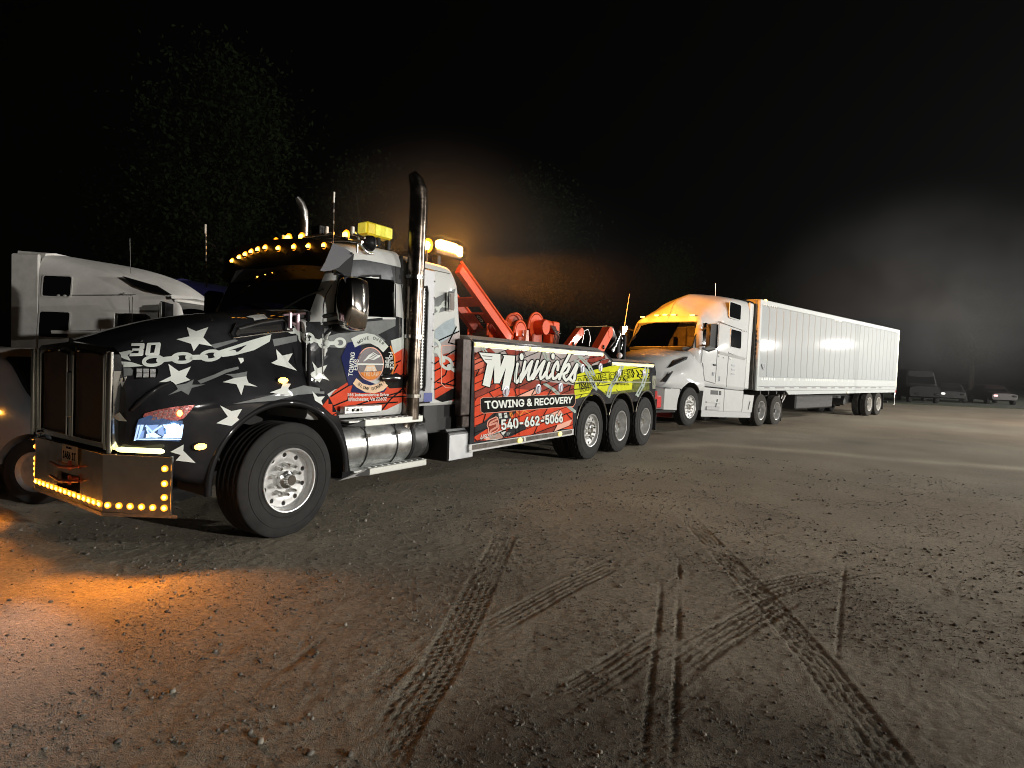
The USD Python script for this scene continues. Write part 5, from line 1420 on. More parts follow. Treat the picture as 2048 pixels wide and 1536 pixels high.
# ------------------------------------------------------------------ highway tractors with sleepers (one towed, two parked)
def sleeper_tractor(T, paint, roof='aero', trim=None, lamps=True, wheels=True, lamp_mat=None, mirror=False):
    yc = 1.25
    plain_obj = globals()['obj']

    def obj(parent, name, mesh, mat, smooth=False, label=None, kind=None):
        if mirror and str(parent).startswith(T):
            ms = mesh if isinstance(mesh, (list, tuple)) and not isinstance(mesh[0], np.ndarray) else [mesh]
            out = []
            for m in ms:
                t = as_tri(m); v = np.array(t.vertices); v[:, 1] = 2 * yc - v[:, 1]
                out.append(trimesh.Trimesh(v, np.asarray(t.faces)[:, ::-1], process=False))
            mesh = out
        return plain_obj(parent, name, mesh, mat, smooth, label, kind)

    def sec(y, zb, zt, r=.28, crown=.05, tum=.03, low=None):
        return [(y + .04, zb), (y, zb + .06), (y, zb + .45 * (zt - zb)), (y + tum, zt - r * 1.5), (y + tum + .02, zt - r), (y + tum + r * .35, zt - r * .32), (y + tum + r, zt - .02), (yc, zt + crown)]
    # hood with fenders
    HS2 = [(-1.42, [(.50, .98), (.42, 1.02), (.36, 1.2), (.44, 1.38), (.62, 1.52), (.85, 1.60), (yc, 1.64)]),
           (-1.2, [(.22, .98), (.16, 1.06), (.18, 1.22), (.34, 1.44), (.55, 1.62), (.82, 1.72), (yc, 1.76)]),
           (-.8, [(.10, .98), (.07, 1.1), (.10, 1.30), (.28, 1.55), (.48, 1.76), (.78, 1.86), (yc, 1.90)]),
           (-.3, [(.05, .98), (.03, 1.15), (.06, 1.42), (.24, 1.66), (.42, 1.90), (.74, 1.98), (yc, 2.02)]),
           (.3, [(.04, .98), (.03, 1.1), (.08, 1.45), (.16, 1.75), (.34, 2.02), (.70, 2.08), (yc, 2.12)]),
           (.75, [(.05, .98), (.04, 1.1), (.09, 1.40), (.13, 1.72), (.32, 2.08), (.68, 2.15), (yc, 2.18)])]
    h = man(loft(HS2, yc, nx=40, nt=26)) - man(ycyl(0, .52, .66, -.3, 2.8)) - man(cbox(-1.1, .62, .5, 2.0, 0, 1.4, .02))
    obj(T, 'hood', as_tri(h), paint, 30)
    aa = np.linspace(math.radians(35), math.radians(178), 24)
    obj(T, 'wheel_well', [hull([(r * math.cos(a), yy, .52 + r * math.sin(a)) for a in (a0, a1) for r in (.655, .675) for yy in (.06, .5)]) for a0, a1 in zip(aa[:-1], aa[1:])], BLACKMATT)
    # bumper
    bp = [(-.62, .03), (-1.25, .10), (-1.52, .45), (-1.60, yc), (-1.52, 2.05), (-1.25, 2.40), (-.62, 2.47), (-.70, 2.40), (-1.2, 2.30), (-1.45, 2.0), (-1.52, yc), (-1.45, .5), (-1.2, .20), (-.70, .10)]
    b = man(prism_xy(bp, .42, .97)) - man(ycyl(0, .52, .70, -.3, 2.8)) - man(cbox(-1.8, -1.35, .78, 1.72, .52, .80, .03))
    obj(T, 'bumper', as_tri(b), paint, 30)
    obj(T, 'bumper_chin', hull([(-1.50, .45, .30), (-1.50, 2.05, .30), (-.72, .08, .36), (-.72, 2.42, .36), (-1.50, .5, .42), (-1.5, 2.0, .42), (-.70, .06, .42), (-.70, 2.44, .42)]), BLACKMATT)
    obj(T, 'grille', [hull([(-1.47, .72, .95), (-1.47, 1.78, .95), (-1.42, .66, 1.55), (-1.42, 1.84, 1.55), (-1.3, .7, .95), (-1.3, 1.8, .95), (-1.3, .7, 1.55), (-1.3, 1.8, 1.55)])], BLACKMATT)
    for k in range(5):
        obj(T, 'grille_bar', cbox(-1.49 + .008 * k, -1.44, .72, 1.78, 1.0 + .1 * k, 1.03 + .1 * k, .008), CHROME)
    for s in (0, 1):
        yy = lambda v: 2 * yc - v if s else v
        hlm = holder(T, 'headlamp')
        obj(hlm, 'lens', hull([(-1.46, yy(.50), 1.02), (-1.44, yy(.50), 1.14), (-1.28, yy(.20), 1.0), (-1.18, yy(.12), 1.1), (-.95, yy(.10), 1.36), (-1.1, yy(.20), 1.34), (-1.3, yy(.42), 1.22)]), M('clear_lens', (.72, .74, .76), .15, .3, coat=1.0, noise=.12, nscale=12), 30)
        obj(hlm, 'lens_trim', hull([(-1.30, yy(.16), 1.12), (-1.22, yy(.10), 1.12), (-.92, yy(.085), 1.40), (-.98, yy(.09), 1.42), (-1.25, yy(.15), 1.20)]), BLACK)
        obj(T, 'bumper_side_trim', [cbox(-1.28, -.68, yy(.085) - .012, yy(.085) + .012, .955, .985, .004)], BLACKMATT)
        obj(T, 'hood_vent', hull([(-.92, yy(.20), 1.50), (-.1, yy(.17), 1.78), (-.05, yy(.17), 1.86), (-.55, yy(.26), 1.72), (-.92, yy(.3), 1.50), (-.1, yy(.3), 1.78), (-.05, yy(.32), 1.86), (-.55, yy(.38), 1.72)]), BLACK)
    # cab with raised roof; the sleeper behind it
    CSA = [(.20, sec(.36, 1.2, 2.20, .2, .05, .03)), (.34, sec(.22, 1.2, 2.52, .22, .10, .05)), (.52, sec(.14, 1.15, 2.90, .22, .12, .05)), (.62, sec(.12, 1.12, 3.02, .24, .14, .05)), (.85, sec(.11, 1.12, 3.22, .40, .26, .06)),
           (1.3, sec(.11, 1.12, 3.52, .60, .20, .05)), (1.9, sec(.11, 1.12, 3.78, .50, .14, .03)), (2.6, sec(.11, 1.10, 3.90, .34, .09, .02)), (3.3, sec(.11, 1.10, 3.93, .26, .07, .01)), (3.52, sec(.11, 1.10, 3.93, .24, .06, .01))]
    if roof == 'high':
        CSA = CSA[:3] + [(.62, sec(.13, 1.12, 2.98, .26, .16, .06)), (.80, sec(.13, 1.12, 3.13, .34, .18, .07)), (1.25, sec(.12, 1.12, 3.36, .5, .16, .07)), (2.1, sec(.11, 1.12, 3.62, .5, .12, .05)), (3.3, sec(.11, 1.10, 3.83, .4, .08, .03)), (3.72, sec(.11, 1.10, 3.90, .30, .06, .02))]
    XE = CSA[-1][0]
    cabm = loft(CSA, yc, nx=52, nt=34)
    innm = loft([(.42, sec(.26, 1.4, 2.42, .2, .04)), (.70, sec(.22, 1.4, 2.9, .2, .06)), (1.9, sec(.22, 1.4, 2.95, .2, .06))], yc, nx=14, nt=20)
    sw = [(.60, 2.12), (.74, 2.86), (1.42, 2.90), (1.42, 2.18), (1.0, 2.08)] if roof != 'high' else [(1.02, 2.02), (1.14, 2.50), (1.25, 2.56), (1.95, 2.56), (1.95, 2.06)]
    wcut = hull([(-.3, .30, 2.16), (-.3, 2.2, 2.16), (.70, .22, 2.16), (.70, 2.28, 2.16), (-.3, .36, 2.92), (-.3, 2.14, 2.92), (.74, .26, 2.88), (.74, 2.24, 2.88)])
    cm = cut(cabm, innm, prism_xz(sw, -.3, 2.9), wcut)
    obj(T, 'cab', as_tri(cm), paint, 32)
    obj(T, 'side_window', prism_xz(Polygon(sw).buffer(.01), .15, .158), DARKGLASS); obj(T, 'side_window', prism_xz(Polygon(sw).buffer(.01), 2.342, 2.35), DARKGLASS)
    wv = []
    for z in np.linspace(2.14, 2.94, 7):
        t = (z - 2.14) / .8; yy = np.linspace(.22 + .06 * t, 2.28 - .06 * t, 15); u = (yy - yc) / 1.03
        wv.append(np.c_[-.02 + .47 * t + .20 * np.abs(u) ** 2.4 + .06, yy, np.full(15, z)])
    wv = np.array(wv); Fq = [(i * 15 + j, i * 15 + j + 1, i * 15 + j + 16, i * 15 + j + 15) for i in range(6) for j in range(14)]
    obj(T, 'windscreen', (wv.reshape(-1, 3), np.array(Fq)), GLASS, True)
    obj(T, 'windscreen_frame', [tube(wv[:, 0], .02, 8), tube(wv[:, -1], .02, 8), tube(wv[-1], .016, 8)], BLACKMATT, 60)
    obj(T, 'cowl', hull([(.05, .4, 2.05), (.05, 2.1, 2.05), (.32, .24, 2.16), (.32, 2.26, 2.16), (.05, .4, 2.12), (.05, 2.1, 2.12), (.6, .3, 2.0), (.6, 2.2, 2.0)]), BLACKMATT)
    obj(T, 'dashboard', cbox(.40, .75, .3, 2.2, 1.9, 2.2, .05), M('dash_dark', (.03, .028, .026), .7))
    for y0 in (.55, 1.5):
        obj(T, 'seat', [cbox(1.0, 1.5, y0, y0 + .5, 1.5, 1.75, .05), cbox(1.4, 1.55, y0, y0 + .5, 1.75, 2.6, .05)], M('seat_grey', (.10, .09, .08), .8))
    obj(T, 'cab_back', cbox(1.80, 1.86, .25, 2.25, 1.45, 2.9, .02), M('curtain', (.07, .06, .045), .9, noise=.4))
    # windows of the sleeper
    for (x0, x1, z0, z1) in (((2.18, 2.82, 3.28, 3.60), (2.38, 2.98, 2.42, 2.82)) if roof != 'high' else ((3.02, 3.56, 2.96, 3.30), (3.06, 3.64, 2.02, 2.48))):
        g = sbox(x0, z0, x1, z1).buffer(.06).buffer(0)
        g = affinity.skew(g, -4)
        obj(T, 'sleeper_window_frame', prism_xz(g.buffer(.03).difference(g), .100, .118), trim or paint, 20)
        obj(T, 'sleeper_window', prism_xz(g, .104, .116), PANE)
        obj(T, 'sleeper_window', prism_xz(g, 2.384, 2.396), PANE)
    if roof == 'high':
        g = Polygon([(.72, 3.03), (1.09, 3.24), (1.81, 3.42), (1.50, 3.20), (1.2, 3.10)])
        obj(T, 'roof_window', prism_xz(g, .16, .34), PANE); obj(T, 'roof_window', prism_xz(g, 2.16, 2.34), PANE)
        obj(T, 'roof_visor', [hull([(.30, .5, 2.98), (.30, 2.0, 2.98), (.62, .13, 2.94), (.62, 2.37, 2.94), (.64, .14, 3.02), (.64, 2.36, 3.02), (.34, .5, 3.04), (.34, 2.0, 3.04)])], paint)
    # seams, door, handle, badges
    for pts in ([(.60, .108, 1.75), (.62, .106, 2.10)], [(1.52, .106, 1.25), (1.52, .106, 2.95)], [(.85, .106, 1.28), (.68, .106, 1.75)], [(.85, .106, 1.27), (1.52, .106, 1.22)], [(2.25, .106, 1.15), (2.25, .106, 2.2)], [(2.25, .106, 2.16), (3.40, .106, 2.10)], [(1.45, .118, 3.0), (2.3, .106, 2.96), (3.45, .106, 2.92)]):
        obj(T, 'panel_seam', tube(pts, .007, 6), BLACKMATT)
    obj(T, 'belt_ridge', hull([(1.6, .10, 2.16), (3.4, .10, 2.12), (1.6, .075, 2.14), (3.4, .075, 2.10), (1.6, .10, 2.08), (3.4, .10, 2.04)]), paint)
    obj(T, 'door_handle', cbox(1.30, 1.48, .085, .11, 1.72, 1.77, .01), BLACKMATT)
    obj(T, 'door_badge', cbox(1.28, 1.42, .100, .107, 1.44, 1.53, .002), M('badge_dark', (.05, .06, .08), .4))
    for k in range(3):
        obj(T, 'side_plate', cbox(2.5, 2.75, .100, .107, 1.80 - .13 * k, 1.85 - .13 * k, .002), M('plate_grey', (.30, .32, .34), .5))
    for x, z in ((1.62, 2.02), (1.95, 2.0), (2.4, 2.0), (3.1, 2.92), (3.25, 2.92), (1.7, 3.02)):
        obj(T, 'side_lamp', moved(hull(trimesh.creation.icosphere(1, .028).vertices * [1.6, .6, .8]), x, .10, z), M('side_lamp', (.8, .8, .78), .2, .3), 60)
    obj(T, 'number_plate_text', prism_xz([(1.72, 1.30), (1.80, 1.30), (1.80, 1.44), (1.72, 1.44)], .103, .107), M('badge_dark', (.05, .06, .08), .4))
    # fairings and steps below
    obj(T, 'side_fairing', [hull([(.70, .07, .44), (2.02, .05, .44), (.74, .05, 1.08), (2.02, .05, 1.08), (.70, .25, .44), (2.02, .25, .44), (.74, .25, 1.08), (2.02, .25, 1.08)])], paint)
    obj(T, 'side_fairing', [hull([(2.05, .05, .44), (3.30, .05, .44), (2.05, .05, 1.08), (3.34, .05, 1.08), (2.05, .25, .44), (3.30, .25, .44), (2.05, .25, 1.08), (3.34, .25, 1.08)])], paint)
    obj(T, 'side_fairing', [hull([(3.33, .05, .44), (4.05, .05, .44), (3.37, .05, .98), (4.16, .05, .98), (3.33, .25, .44), (4.05, .25, .44), (3.37, .25, .98), (4.16, .25, .98)])], paint)
    obj(T, 'far_fairing', cbox(.72, 4.05, 2.25, 2.45, .44, 1.08, .02), paint)
    obj(T, 'skirt_strip', cbox(.72, 4.02, .065, .085, .26, .438, .008), M('skirt_grey', (.36, .37, .37), .5))
    for x0, x1, z in ((1.15, 1.62, .90), (1.68, 1.82, .90)):
        obj(T, 'step_recess', cbox(x0, x1, .042, .06, z, z + .12, .01), BLACKMATT)
    obj(T, 'step_plate', cbox(.92, 1.80, .03, .06, .66, .70, .008), paint)
    obj(T, 'step_plate', cbox(.95, 1.75, .032, .06, .46, .56, .008), M('step_grey', (.30, .30, .30), .5, .3))
    for x0 in (1.5, 3.75):
        obj(T, 'fairing_latch', [hull([(x0, .045, .52), (x0 + .04, .045, .52), (x0 + .12, .045, .78), (x0 + .07, .045, .78), (x0, .03, .52), (x0 + .12, .03, .78)])], BLACKMATT)
    obj(T, 'extender', cbox(XE + (.012 if roof != 'high' else .004), XE + .34 + .34 * (roof == 'high'), .115, .19, 1.15, 3.86, .05), trim or M('extender_grey', (.42, .43, .42), .5))
    obj(T, 'extender', cbox(XE + (.012 if roof != 'high' else .004), XE + .34 + .34 * (roof == 'high'), 2.31, 2.385, 1.15, 3.86, .05), trim or M('extender_grey', (.42, .43, .42), .5))
    if roof == 'high':
        obj(T, 'roof_tail', hull([(XE + .003, .25, 3.70), (XE + .003, 2.25, 3.70), (XE + .003, .30, 3.90), (XE + .003, 2.2, 3.90), (XE + .66, .25, 3.70), (XE + .66, 2.25, 3.70), (XE + .70, .34, 3.95), (XE + .70, 2.16, 3.95), (XE + .003, .6, 3.955), (XE + .003, 1.9, 3.955)]), paint)
    obj(T, 'frame_rail', [cbox(-1.2, 6.9, .82, .92, .70, .98), cbox(-1.2, 6.9, 1.58, 1.68, .70, .98)], CHASSIS)
    obj(T, 'fifth_wheel', cbox(4.9, 5.9, .75, 1.75, .98, 1.10, .02), CHASSIS)
    obj(T, 'engine', cbox(-.9, .6, .75, 1.75, .5, 1.3, .05), CHASSIS)
    obj(T, 'cab_floor', cbox(.7, 3.5, .26, 2.24, .9, 1.15, .02), CHASSIS)
    # mirrors
    for s in (0, 1):
        yy = (lambda v: v) if not s else (lambda v: 2 * yc - v)
        mm = holder(T, 'wing_mirror')
        ya, yb = sorted((yy(-.30), yy(-.02)))
        obj(mm, 'mirror_shell', hull([(.50, ya, 2.15), (.50, yb, 2.15), (.50, ya, 2.80), (.50, yb, 2.80), (.62, ya + .03, 2.12), (.62, yb, 2.12), (.62, ya + .03, 2.84), (.62, yb, 2.84), (.36, ya + .08, 2.2), (.36, ya + .08, 2.78)]), M('mirror_black', (.03, .03, .032), .15, coat=.8), 30)
        obj(mm, 'mirror_back', hull([(.63, ya, 2.16), (.66, yb - .10, 2.14), (.63, ya, 2.80), (.66, yb - .10, 2.82), (.70, ya + .02, 2.2), (.70, yb - .12, 2.78)]), CHROME, 30)
        obj(mm, 'mirror_arm', [cyl((.5, yy(-.05), 2.72), (.66, yy(.16), 2.66), .025, 8), cyl((.5, yy(-.05), 2.22), (.66, yy(.16), 2.24), .025, 8)], BLACKMATT)
    if lamps:
        for y in (.45, .98, yc, 1.52, 2.05):
            u = abs(y - yc) / 1.05
            lm = lamp_mat or LED_AMBER_SOFT
            p = np.array([.46 + .20 * u ** 2.2 - .02, y, 3.06 + .03 * (1 - u)])
            obj(T, 'roof_marker_lamp', moved(hull(trimesh.creation.icosphere(1, .05).vertices * [1, 1.6, .5]), *p), lm, 60)
    if wheels:
        wheel(T, 0, .03, .52, kind='steer', tyre=TYRE_S, name='front_wheel'); wheel(T, 0, 2.47, .52, far=True, kind='steer', tyre=TYRE_S, name='front_wheel')
        for k in range(2):
            wheel(T, 4.77 + 1.32 * k, .03, .52, kind='deep', tyre=TYRE_S, dual=True, rubber=DUSTYRUBBER, hub_mat=DARKHUB, name='rear_wheel'); wheel(T, 4.77 + 1.32 * k, 2.47, .52, far=True, kind='deep', tyre=TYRE_S, dual=True, name='rear_wheel')
        for yy in (.1, 1.9):
            obj(T, 'mud_flap', cbox(6.72, 6.735, yy, yy + .5, .18, .95, .004), M('mud_flap', (.02, .02, .02), .8))
        obj(T, 'axle', [cyl((x, .3, .52), (x, 2.2, .52), .07, 12) for x in (4.77, 6.09)] + [cyl((0, .3, .45), (0, 2.2, .45), .06, 12)], CHASSIS)


tractor = thing('highway_tractor', 'white sleeper tractor hitched behind the tow truck, front wheels lifted, roof lit amber', 'semi truck', (TRACTOR[0], TRACTOR[1], 0), TRACTOR[2], roty=math.atan(.234 / 4.77), pivot=(4.77, 0, .52))
sleeper_tractor(tractor, WHITE)
for px0, py0, px1, py1, y in ((1426, 590, 1425, 572, .8),):
    p0, p1 = on_side(px0, py0 + 2, y, TRACTOR), on_side(px1, py1, y, TRACTOR)
    obj(tractor, 'antenna', cyl(p0 - [0, 0, .2], p1, .008, 6), RAIL)

# ------------------------------------------------------------------ the box trailer
trailer = thing('box_trailer', 'long white box trailer coupled to the white tractor', 'trailer', (TRAILER[0], TRAILER[1], 0), TRAILER[2])
TL, TZ0, TZ1, TW = 14.73, 1.157, 4.06, 2.59
PANEL = M('trailer_panel', (.29, .31, .312), .5, .0, coat=.22, spec=.2, noise=.04, nscale=2.0, bump=.035, bscale=1.6)
PANELB = M('trailer_panel_b', (.285, .305, .307), .5, .0, coat=.22, spec=.2, noise=.05, nscale=2.4, bump=.035, bscale=1.9)
RAILW = M('trailer_rail', (.35, .37, .365), .45, .1, spec=.3, noise=.06)
obj(trailer, 'box_core', cbox(.05, TL - .05, .03, TW - .03, TZ0 + .05, TZ1 - .03, .02), RAILW)
NP = 27
xe = np.linspace(.16, TL - .10, NP + 1)
for i in range(NP):
    obj(trailer, 'side_panel', hull([(xe[i] + .004, .012, 1.60), (xe[i + 1] - .004, .012, 1.60), (xe[i] + .004, .012, 3.92), (xe[i + 1] - .004, .012, 3.92), (xe[i] + .012, .004, 1.60), (xe[i + 1] - .012, .004, 1.60), (xe[i] + .012, .004, 3.92), (xe[i + 1] - .012, .004, 3.92)]), (PANEL, PANELB)[(i * 7 % 3) == 0])
POST = M('rivet_post', (.33, .35, .35), .5, 0, coat=.3, spec=.2)
for i in range(1, NP):
    obj(trailer, 'panel_joint', hull([(xe[i] - .014, .006, 1.60), (xe[i] + .014, .006, 1.60), (xe[i] - .014, .006, 3.92), (xe[i] + .014, .006, 3.92), (xe[i] - .008, -.002, 1.60), (xe[i] + .008, -.002, 1.60), (xe[i] - .008, -.002, 3.92), (xe[i] + .008, -.002, 3.92)]), POST)
rv = [moved(trimesh.creation.icosphere(0, .011), xe[i], -.006, z) for i in range(1, NP) for z in np.linspace(1.66, 3.86, 22)]
obj(trailer, 'rivets', rv, POST, 60, kind='stuff')
obj(trailer, 'top_rail', cbox(0, TL, -.012, .04, 3.90, TZ1, .012), RAILW)
obj(trailer, 'top_rail', cbox(0, TL, TW - .04, TW + .01, 3.90, TZ1, .012), RAILW)
obj(trailer, 'bottom_rail', cbox(0, TL, -.012, .04, 1.30, 1.60, .012), RAILW)
obj(trailer, 'bottom_rail', cbox(0, TL, -.018, .04, TZ0, 1.298, .01), RAILW)
obj(trailer, 'skirt_lip', hull([(2.45, -.014, 1.02), (TL, -.014, 1.04), (2.2, -.014, TZ0 - .003), (TL, -.014, TZ0 - .003), (2.45, .03, 1.02), (TL, .03, 1.04), (2.2, .03, TZ0 - .003), (TL, .03, TZ0 - .003)]), RAILW)
obj(trailer, 'corner_post', cbox(-.03, .155, -.016, .10, TZ0, TZ1 - .004, .03), RAILW)
obj(trailer, 'corner_post', cbox(TL - .09, TL + .03, -.018, .10, TZ0, TZ1 - .006, .02), M('end_post', (.60, .60, .50), .4, .3))
obj(trailer, 'roof', cbox(.02, TL - .02, .02, TW - .02, TZ1 - .035, TZ1 + .01, .01), RAILW)
obj(trailer, 'nose_panel', cbox(-.04, .0, .10, TW - .05, TZ0 + .02, TZ1 - .02, .015), M('nose_grey', (.20, .19, .17), .6, noise=.3, nscale=3))
rw = random.Random(2)
x = .55
for k in range(13):
    ln = (.36, .72)[k % 2]
    obj(trailer, 'reflector_strip', cbox(x, x + ln, -.026, -.019, 1.24, 1.275, .002), M('reflector_dark', (.10, .08, .09), .3))
    x += ln + .42 + .02 * k * 0
for x in (.2, .35, .5, .62, .8, .96, 1.1) + (6.3, 6.5, 6.75, 6.95):
    obj(trailer, 'rail_tag', cbox(x, x + .07, -.016, -.010, 3.86 + .01 * (int(x * 10) % 3), 3.93, .002), M('tag_bright', (.82, .84, .80), .2, .3))
for x in np.r_[np.linspace(.3, 1.2, 6), 2.0, 2.5, 3.2, np.linspace(3.8, 6.8, 16), 7.4, 8.1, 8.7]:
    obj(trailer, 'rail_plate', cbox(x, x + .09, -.018, -.010, 1.50, 1.59, .003), M('tag_bright', (.82, .84, .80), .2, .3))
obj(trailer, 'trailer_badge', prism_xz([(.30, 1.95), (.52, 1.95), (.52, 2.03), (.41, 1.86), (.30, 1.95)], -.02, -.014) if False else prism_xz([(.30, 2.02), (.52, 2.02), (.52, 1.96), (.41, 1.84), (.30, 1.96)], -.016, -.008), M('badge_dark', (.05, .06, .08), .4))
for k, z in enumerate(np.linspace(2.3, 3.0, 6)):
    obj(trailer, 'number_mark', cbox(-.045, -.041, .03, .08, z, z + .08, .001), M('badge_dark', (.05, .06, .08), .4))
lf = holder(trailer, 'front_marker_lamp'); obj(lf, 'lens', moved(hull(trimesh.creation.icosphere(1, .05).vertices * [1.5, .6, .7]), .35, -.01, TZ1 + .0), LED_AMBER, 60)
obj(trailer, 'side_marker_lamp', moved(hull(trimesh.creation.icosphere(1, .06).vertices * [1.5, .6, .7]), 8.1, -.03, 1.06), M('marker_cream', (.85, .80, .65), .3, emit=(1, .9, .6), strength=.15), 60)
obj(trailer, 'tail_lamp', cbox(TL - .12, TL - .02, -.03, .0, 1.02, 1.14, .01), RED_LENS)
obj(trailer, 'tail_chain', tube([(TL - .05, .02, 1.05), (TL - .10, .02, .8), (TL - .08, .02, .55), (TL - .14, .02, .42)], .018, 6), RAIL)
# running gear
lg = holder(trailer, 'landing_leg')
for y in (.45, 2.1):
    obj(lg, 'leg', cbox(2.72, 2.84, y, y + .12, .372, 1.16, .01), CHASSIS)
    obj(lg, 'foot', cbox(2.64, 2.92, y - .06, y + .18, .30, .37, .02), CHASSIS)
    obj(lg, 'brace', [cyl((2.66, y, 1.10), (2.80, y, .45), .03, 8), cyl((3.5, y + .02, 1.12), (2.86, y + .02, .55), .03, 8), cyl((3.10, y + .01, 1.12), (3.22, y + .01, .82), .022, 8), cyl((3.1, y, 1.14), (2.9, y, .75), .022, 8)], M('leg_grey', (.42, .42, .40), .45, .5))
obj(trailer, 'floor_beams', [cbox(x, x + .06, .05, TW - .05, 1.03, 1.155, .004) for x in np.arange(.4, TL, .6)], CHASSIS, kind='stuff')
obj(trailer, 'slide_rail', [cbox(8.5, 13.4, .75, .9, .85, 1.06), cbox(8.5, 13.4, 1.7, 1.85, .85, 1.06)], CHASSIS)
obj(trailer, 'bogie_frame', [cbox(10.0, 13.2, .7, .85, .55, .86), cbox(10.0, 13.2, 1.75, 1.9, .55, .86), cyl((9.4, .5, .62), (9.4, 2.0, .62), .15, 14)], CHASSIS)
obj(trailer, 'rear_guard', [cbox(TL - .1, TL, .3, 2.3, .5, .6, .01), cbox(TL - .1, TL - .02, .6, .7, .55, 1.1), cbox(TL - .1, TL - .02, 1.9, 2.0, .55, 1.1)], CHASSIS)
for k in range(2):
    wheel(trailer, 11.05 + 1.25 * k, .02, .52, kind='deep', tyre=TYRE_S, dual=True, rim_mat=WHITERIM, hub_mat=DARKHUB, rubber=DUSTYRUBBER, name='trailer_wheel')
    wheel(trailer, 11.05 + 1.25 * k, TW - .02, .52, far=True, kind='deep', tyre=TYRE_S, dual=True, rim_mat=WHITERIM, name='trailer_wheel')
obj(trailer, 'mud_flap', [cbox(13.05, 13.065, .05, .65, .25, 1.0, .004), cbox(13.05, 13.065, 1.9, 2.5, .25, 1.0, .004)], M('mud_flap', (.02, .02, .02), .8))
obj(trailer, 'storage_crate', cbox(4.6, 8.3, .6, 1.95, .40, 1.0, .05), CHASSIS)

# ------------------------------------------------------------------ parked trucks on the left
PK = M('parked_white_paint', (.74, .73, .70), .5, spec=.15, noise=.10, nscale=2.5)
PKT = M('parked_trim', (.72, .71, .68), .5, noise=.1)
parked = thing('parked_tractor', 'white sleeper tractor parked behind the tow truck hood, facing right', 'semi truck', (-7.15, 15.9, 0), PI - .03)
sleeper_tractor(parked, PK, roof='high', trim=PKT, lamps=False, mirror=True)
obj(parked, 'side_box', cbox(3.0, 3.6, 2.44, 2.52, .6, 1.1, .02), BLACKMATT)
obj(parked, 'antenna', cyl((1.7, 2.2, 3.5), (1.72, 2.22, 4.3), .008, 6), RAIL)
NAVY = M('navy_paint', (.015, .015, .06), .35, coat=.5, noise=.1)
parked2 = thing('parked_tractor', 'dark blue sleeper tractor parked beyond the white one, mostly hidden', 'semi truck', (-6.3, 19.8, 0), PI - .03)
sleeper_tractor(parked2, NAVY, roof='high', lamps=False, mirror=True)

# pale van at the left edge, close beside the tow truck's front
pk = thing('van', 'pale van with dark side glass at the left edge, just beyond the tow truck grille', 'van', (-4.52, 8.2, 0), PI - .04)
PKP = M('van_paint', (.40, .37, .34), .45, coat=.4, noise=.08)
PS = [(-.22, [(.20, .50), (.12, .60), (.10, .75), (.16, .86), (.4, .92), (.95, .94)]), (-.05, [(.08, .45), (.03, .62), (.03, .80), (.10, .92), (.35, .99), (.95, 1.01)]), (.45, [(.06, .42), (.02, .62), (.02, .84), (.08, .97), (.3, 1.06), (.95, 1.08)]),
      (.75, [(.06, .42), (.02, .62), (.02, .88), (.08, 1.02), (.28, 1.14), (.95, 1.17)]), (1.15, [(.06, .42), (.02, .62), (.02, .95), (.10, 1.25), (.26, 1.56), (.95, 1.60)]), (1.45, [(.06, .42), (.02, .62), (.02, .95), (.10, 1.30), (.26, 1.64), (.95, 1.70)]), (4.2, [(.06, .42), (.02, .62), (.02, .95), (.10, 1.32), (.26, 1.66), (.95, 1.72)])]
pb = man(loft(PS, .95, nx=60, nt=26))
for x in (.55, 3.4):
    pb = pb - man(ycyl(x, .36, .42, -.2, .35)) - man(ycyl(x, .36, .42, 1.55, 2.2))
obj(pk, 'body', as_tri(pb), PKP, 30)
for y0, y1, s in ((1.845, 1.74, 1), (.055, .16, -1)):
    for pts in ([(.98, 1.02), (1.28, 1.50), (1.95, 1.54), (1.98, 1.00)], [(2.04, 1.00), (2.01, 1.54), (2.9, 1.56), (2.95, 1.00)]):
        v = [(x, y0 + (y1 - y0) * max(0, (z - 1.0) / .56) + s * .022, z) for x, z in pts]
        obj(pk, 'side_glass', hull(v + [(x, y - s * .03, z) for x, y, z in v]), PANE)
obj(pk, 'windscreen', hull([(.72, .25, 1.17), (.72, 1.65, 1.17), (1.12, .33, 1.60), (1.12, 1.57, 1.60), (.78, .25, 1.12), (.78, 1.65, 1.12), (1.18, .33, 1.55), (1.18, 1.57, 1.55)]), PANE)
obj(pk, 'grille', cbox(-.26, -.18, .35, 1.55, .58, .80, .02), CHROME)
obj(pk, 'bumper', cbox(-.32, -.12, .1, 1.8, .40, .56, .04), CHROME)
for y in (.16, 1.52):
    obj(pk, 'headlamp', cbox(-.25, -.10, y, y + .24, .66, .84, .03), M('clear_lens', (.62, .64, .66), .12, .6))
obj(pk, 'side_moulding', cbox(.9, 3.0, 1.885, 1.90, .70, .74, .004), CHROME)
obj(pk, 'door_handle', cbox(1.75, 1.9, 1.875, 1.90, .92, .95, .006), CHROME)
obj(pk, 'side_mirror', cbox(1.02, 1.12, 1.90, 2.06, 1.02, 1.18, .03), BLACKMATT)
obj(pk, 'marker_lamp', moved(trimesh.creation.icosphere(1, .022), .92, 1.89, 1.0), LED_AMBER_SOFT)
for x in (.55, 3.4):
    for far in (False, True):
        w = holder(pk, 'wheel', (x, 1.88 if far else .02, .36), PI if far else 0)
        obj(w, 'tyre', lathe_y([(.22, .03), (.25, .0), (.32, .0), (.36, .03), (.36, .21), (.32, .24), (.23, .24)], 40, True), RUBBER, 35)
        obj(w, 'rim', lathe_y([(.225, .03), (.215, .02), (.18, .05), (.06, .04), (0, .03)], 30), ALU, 40)

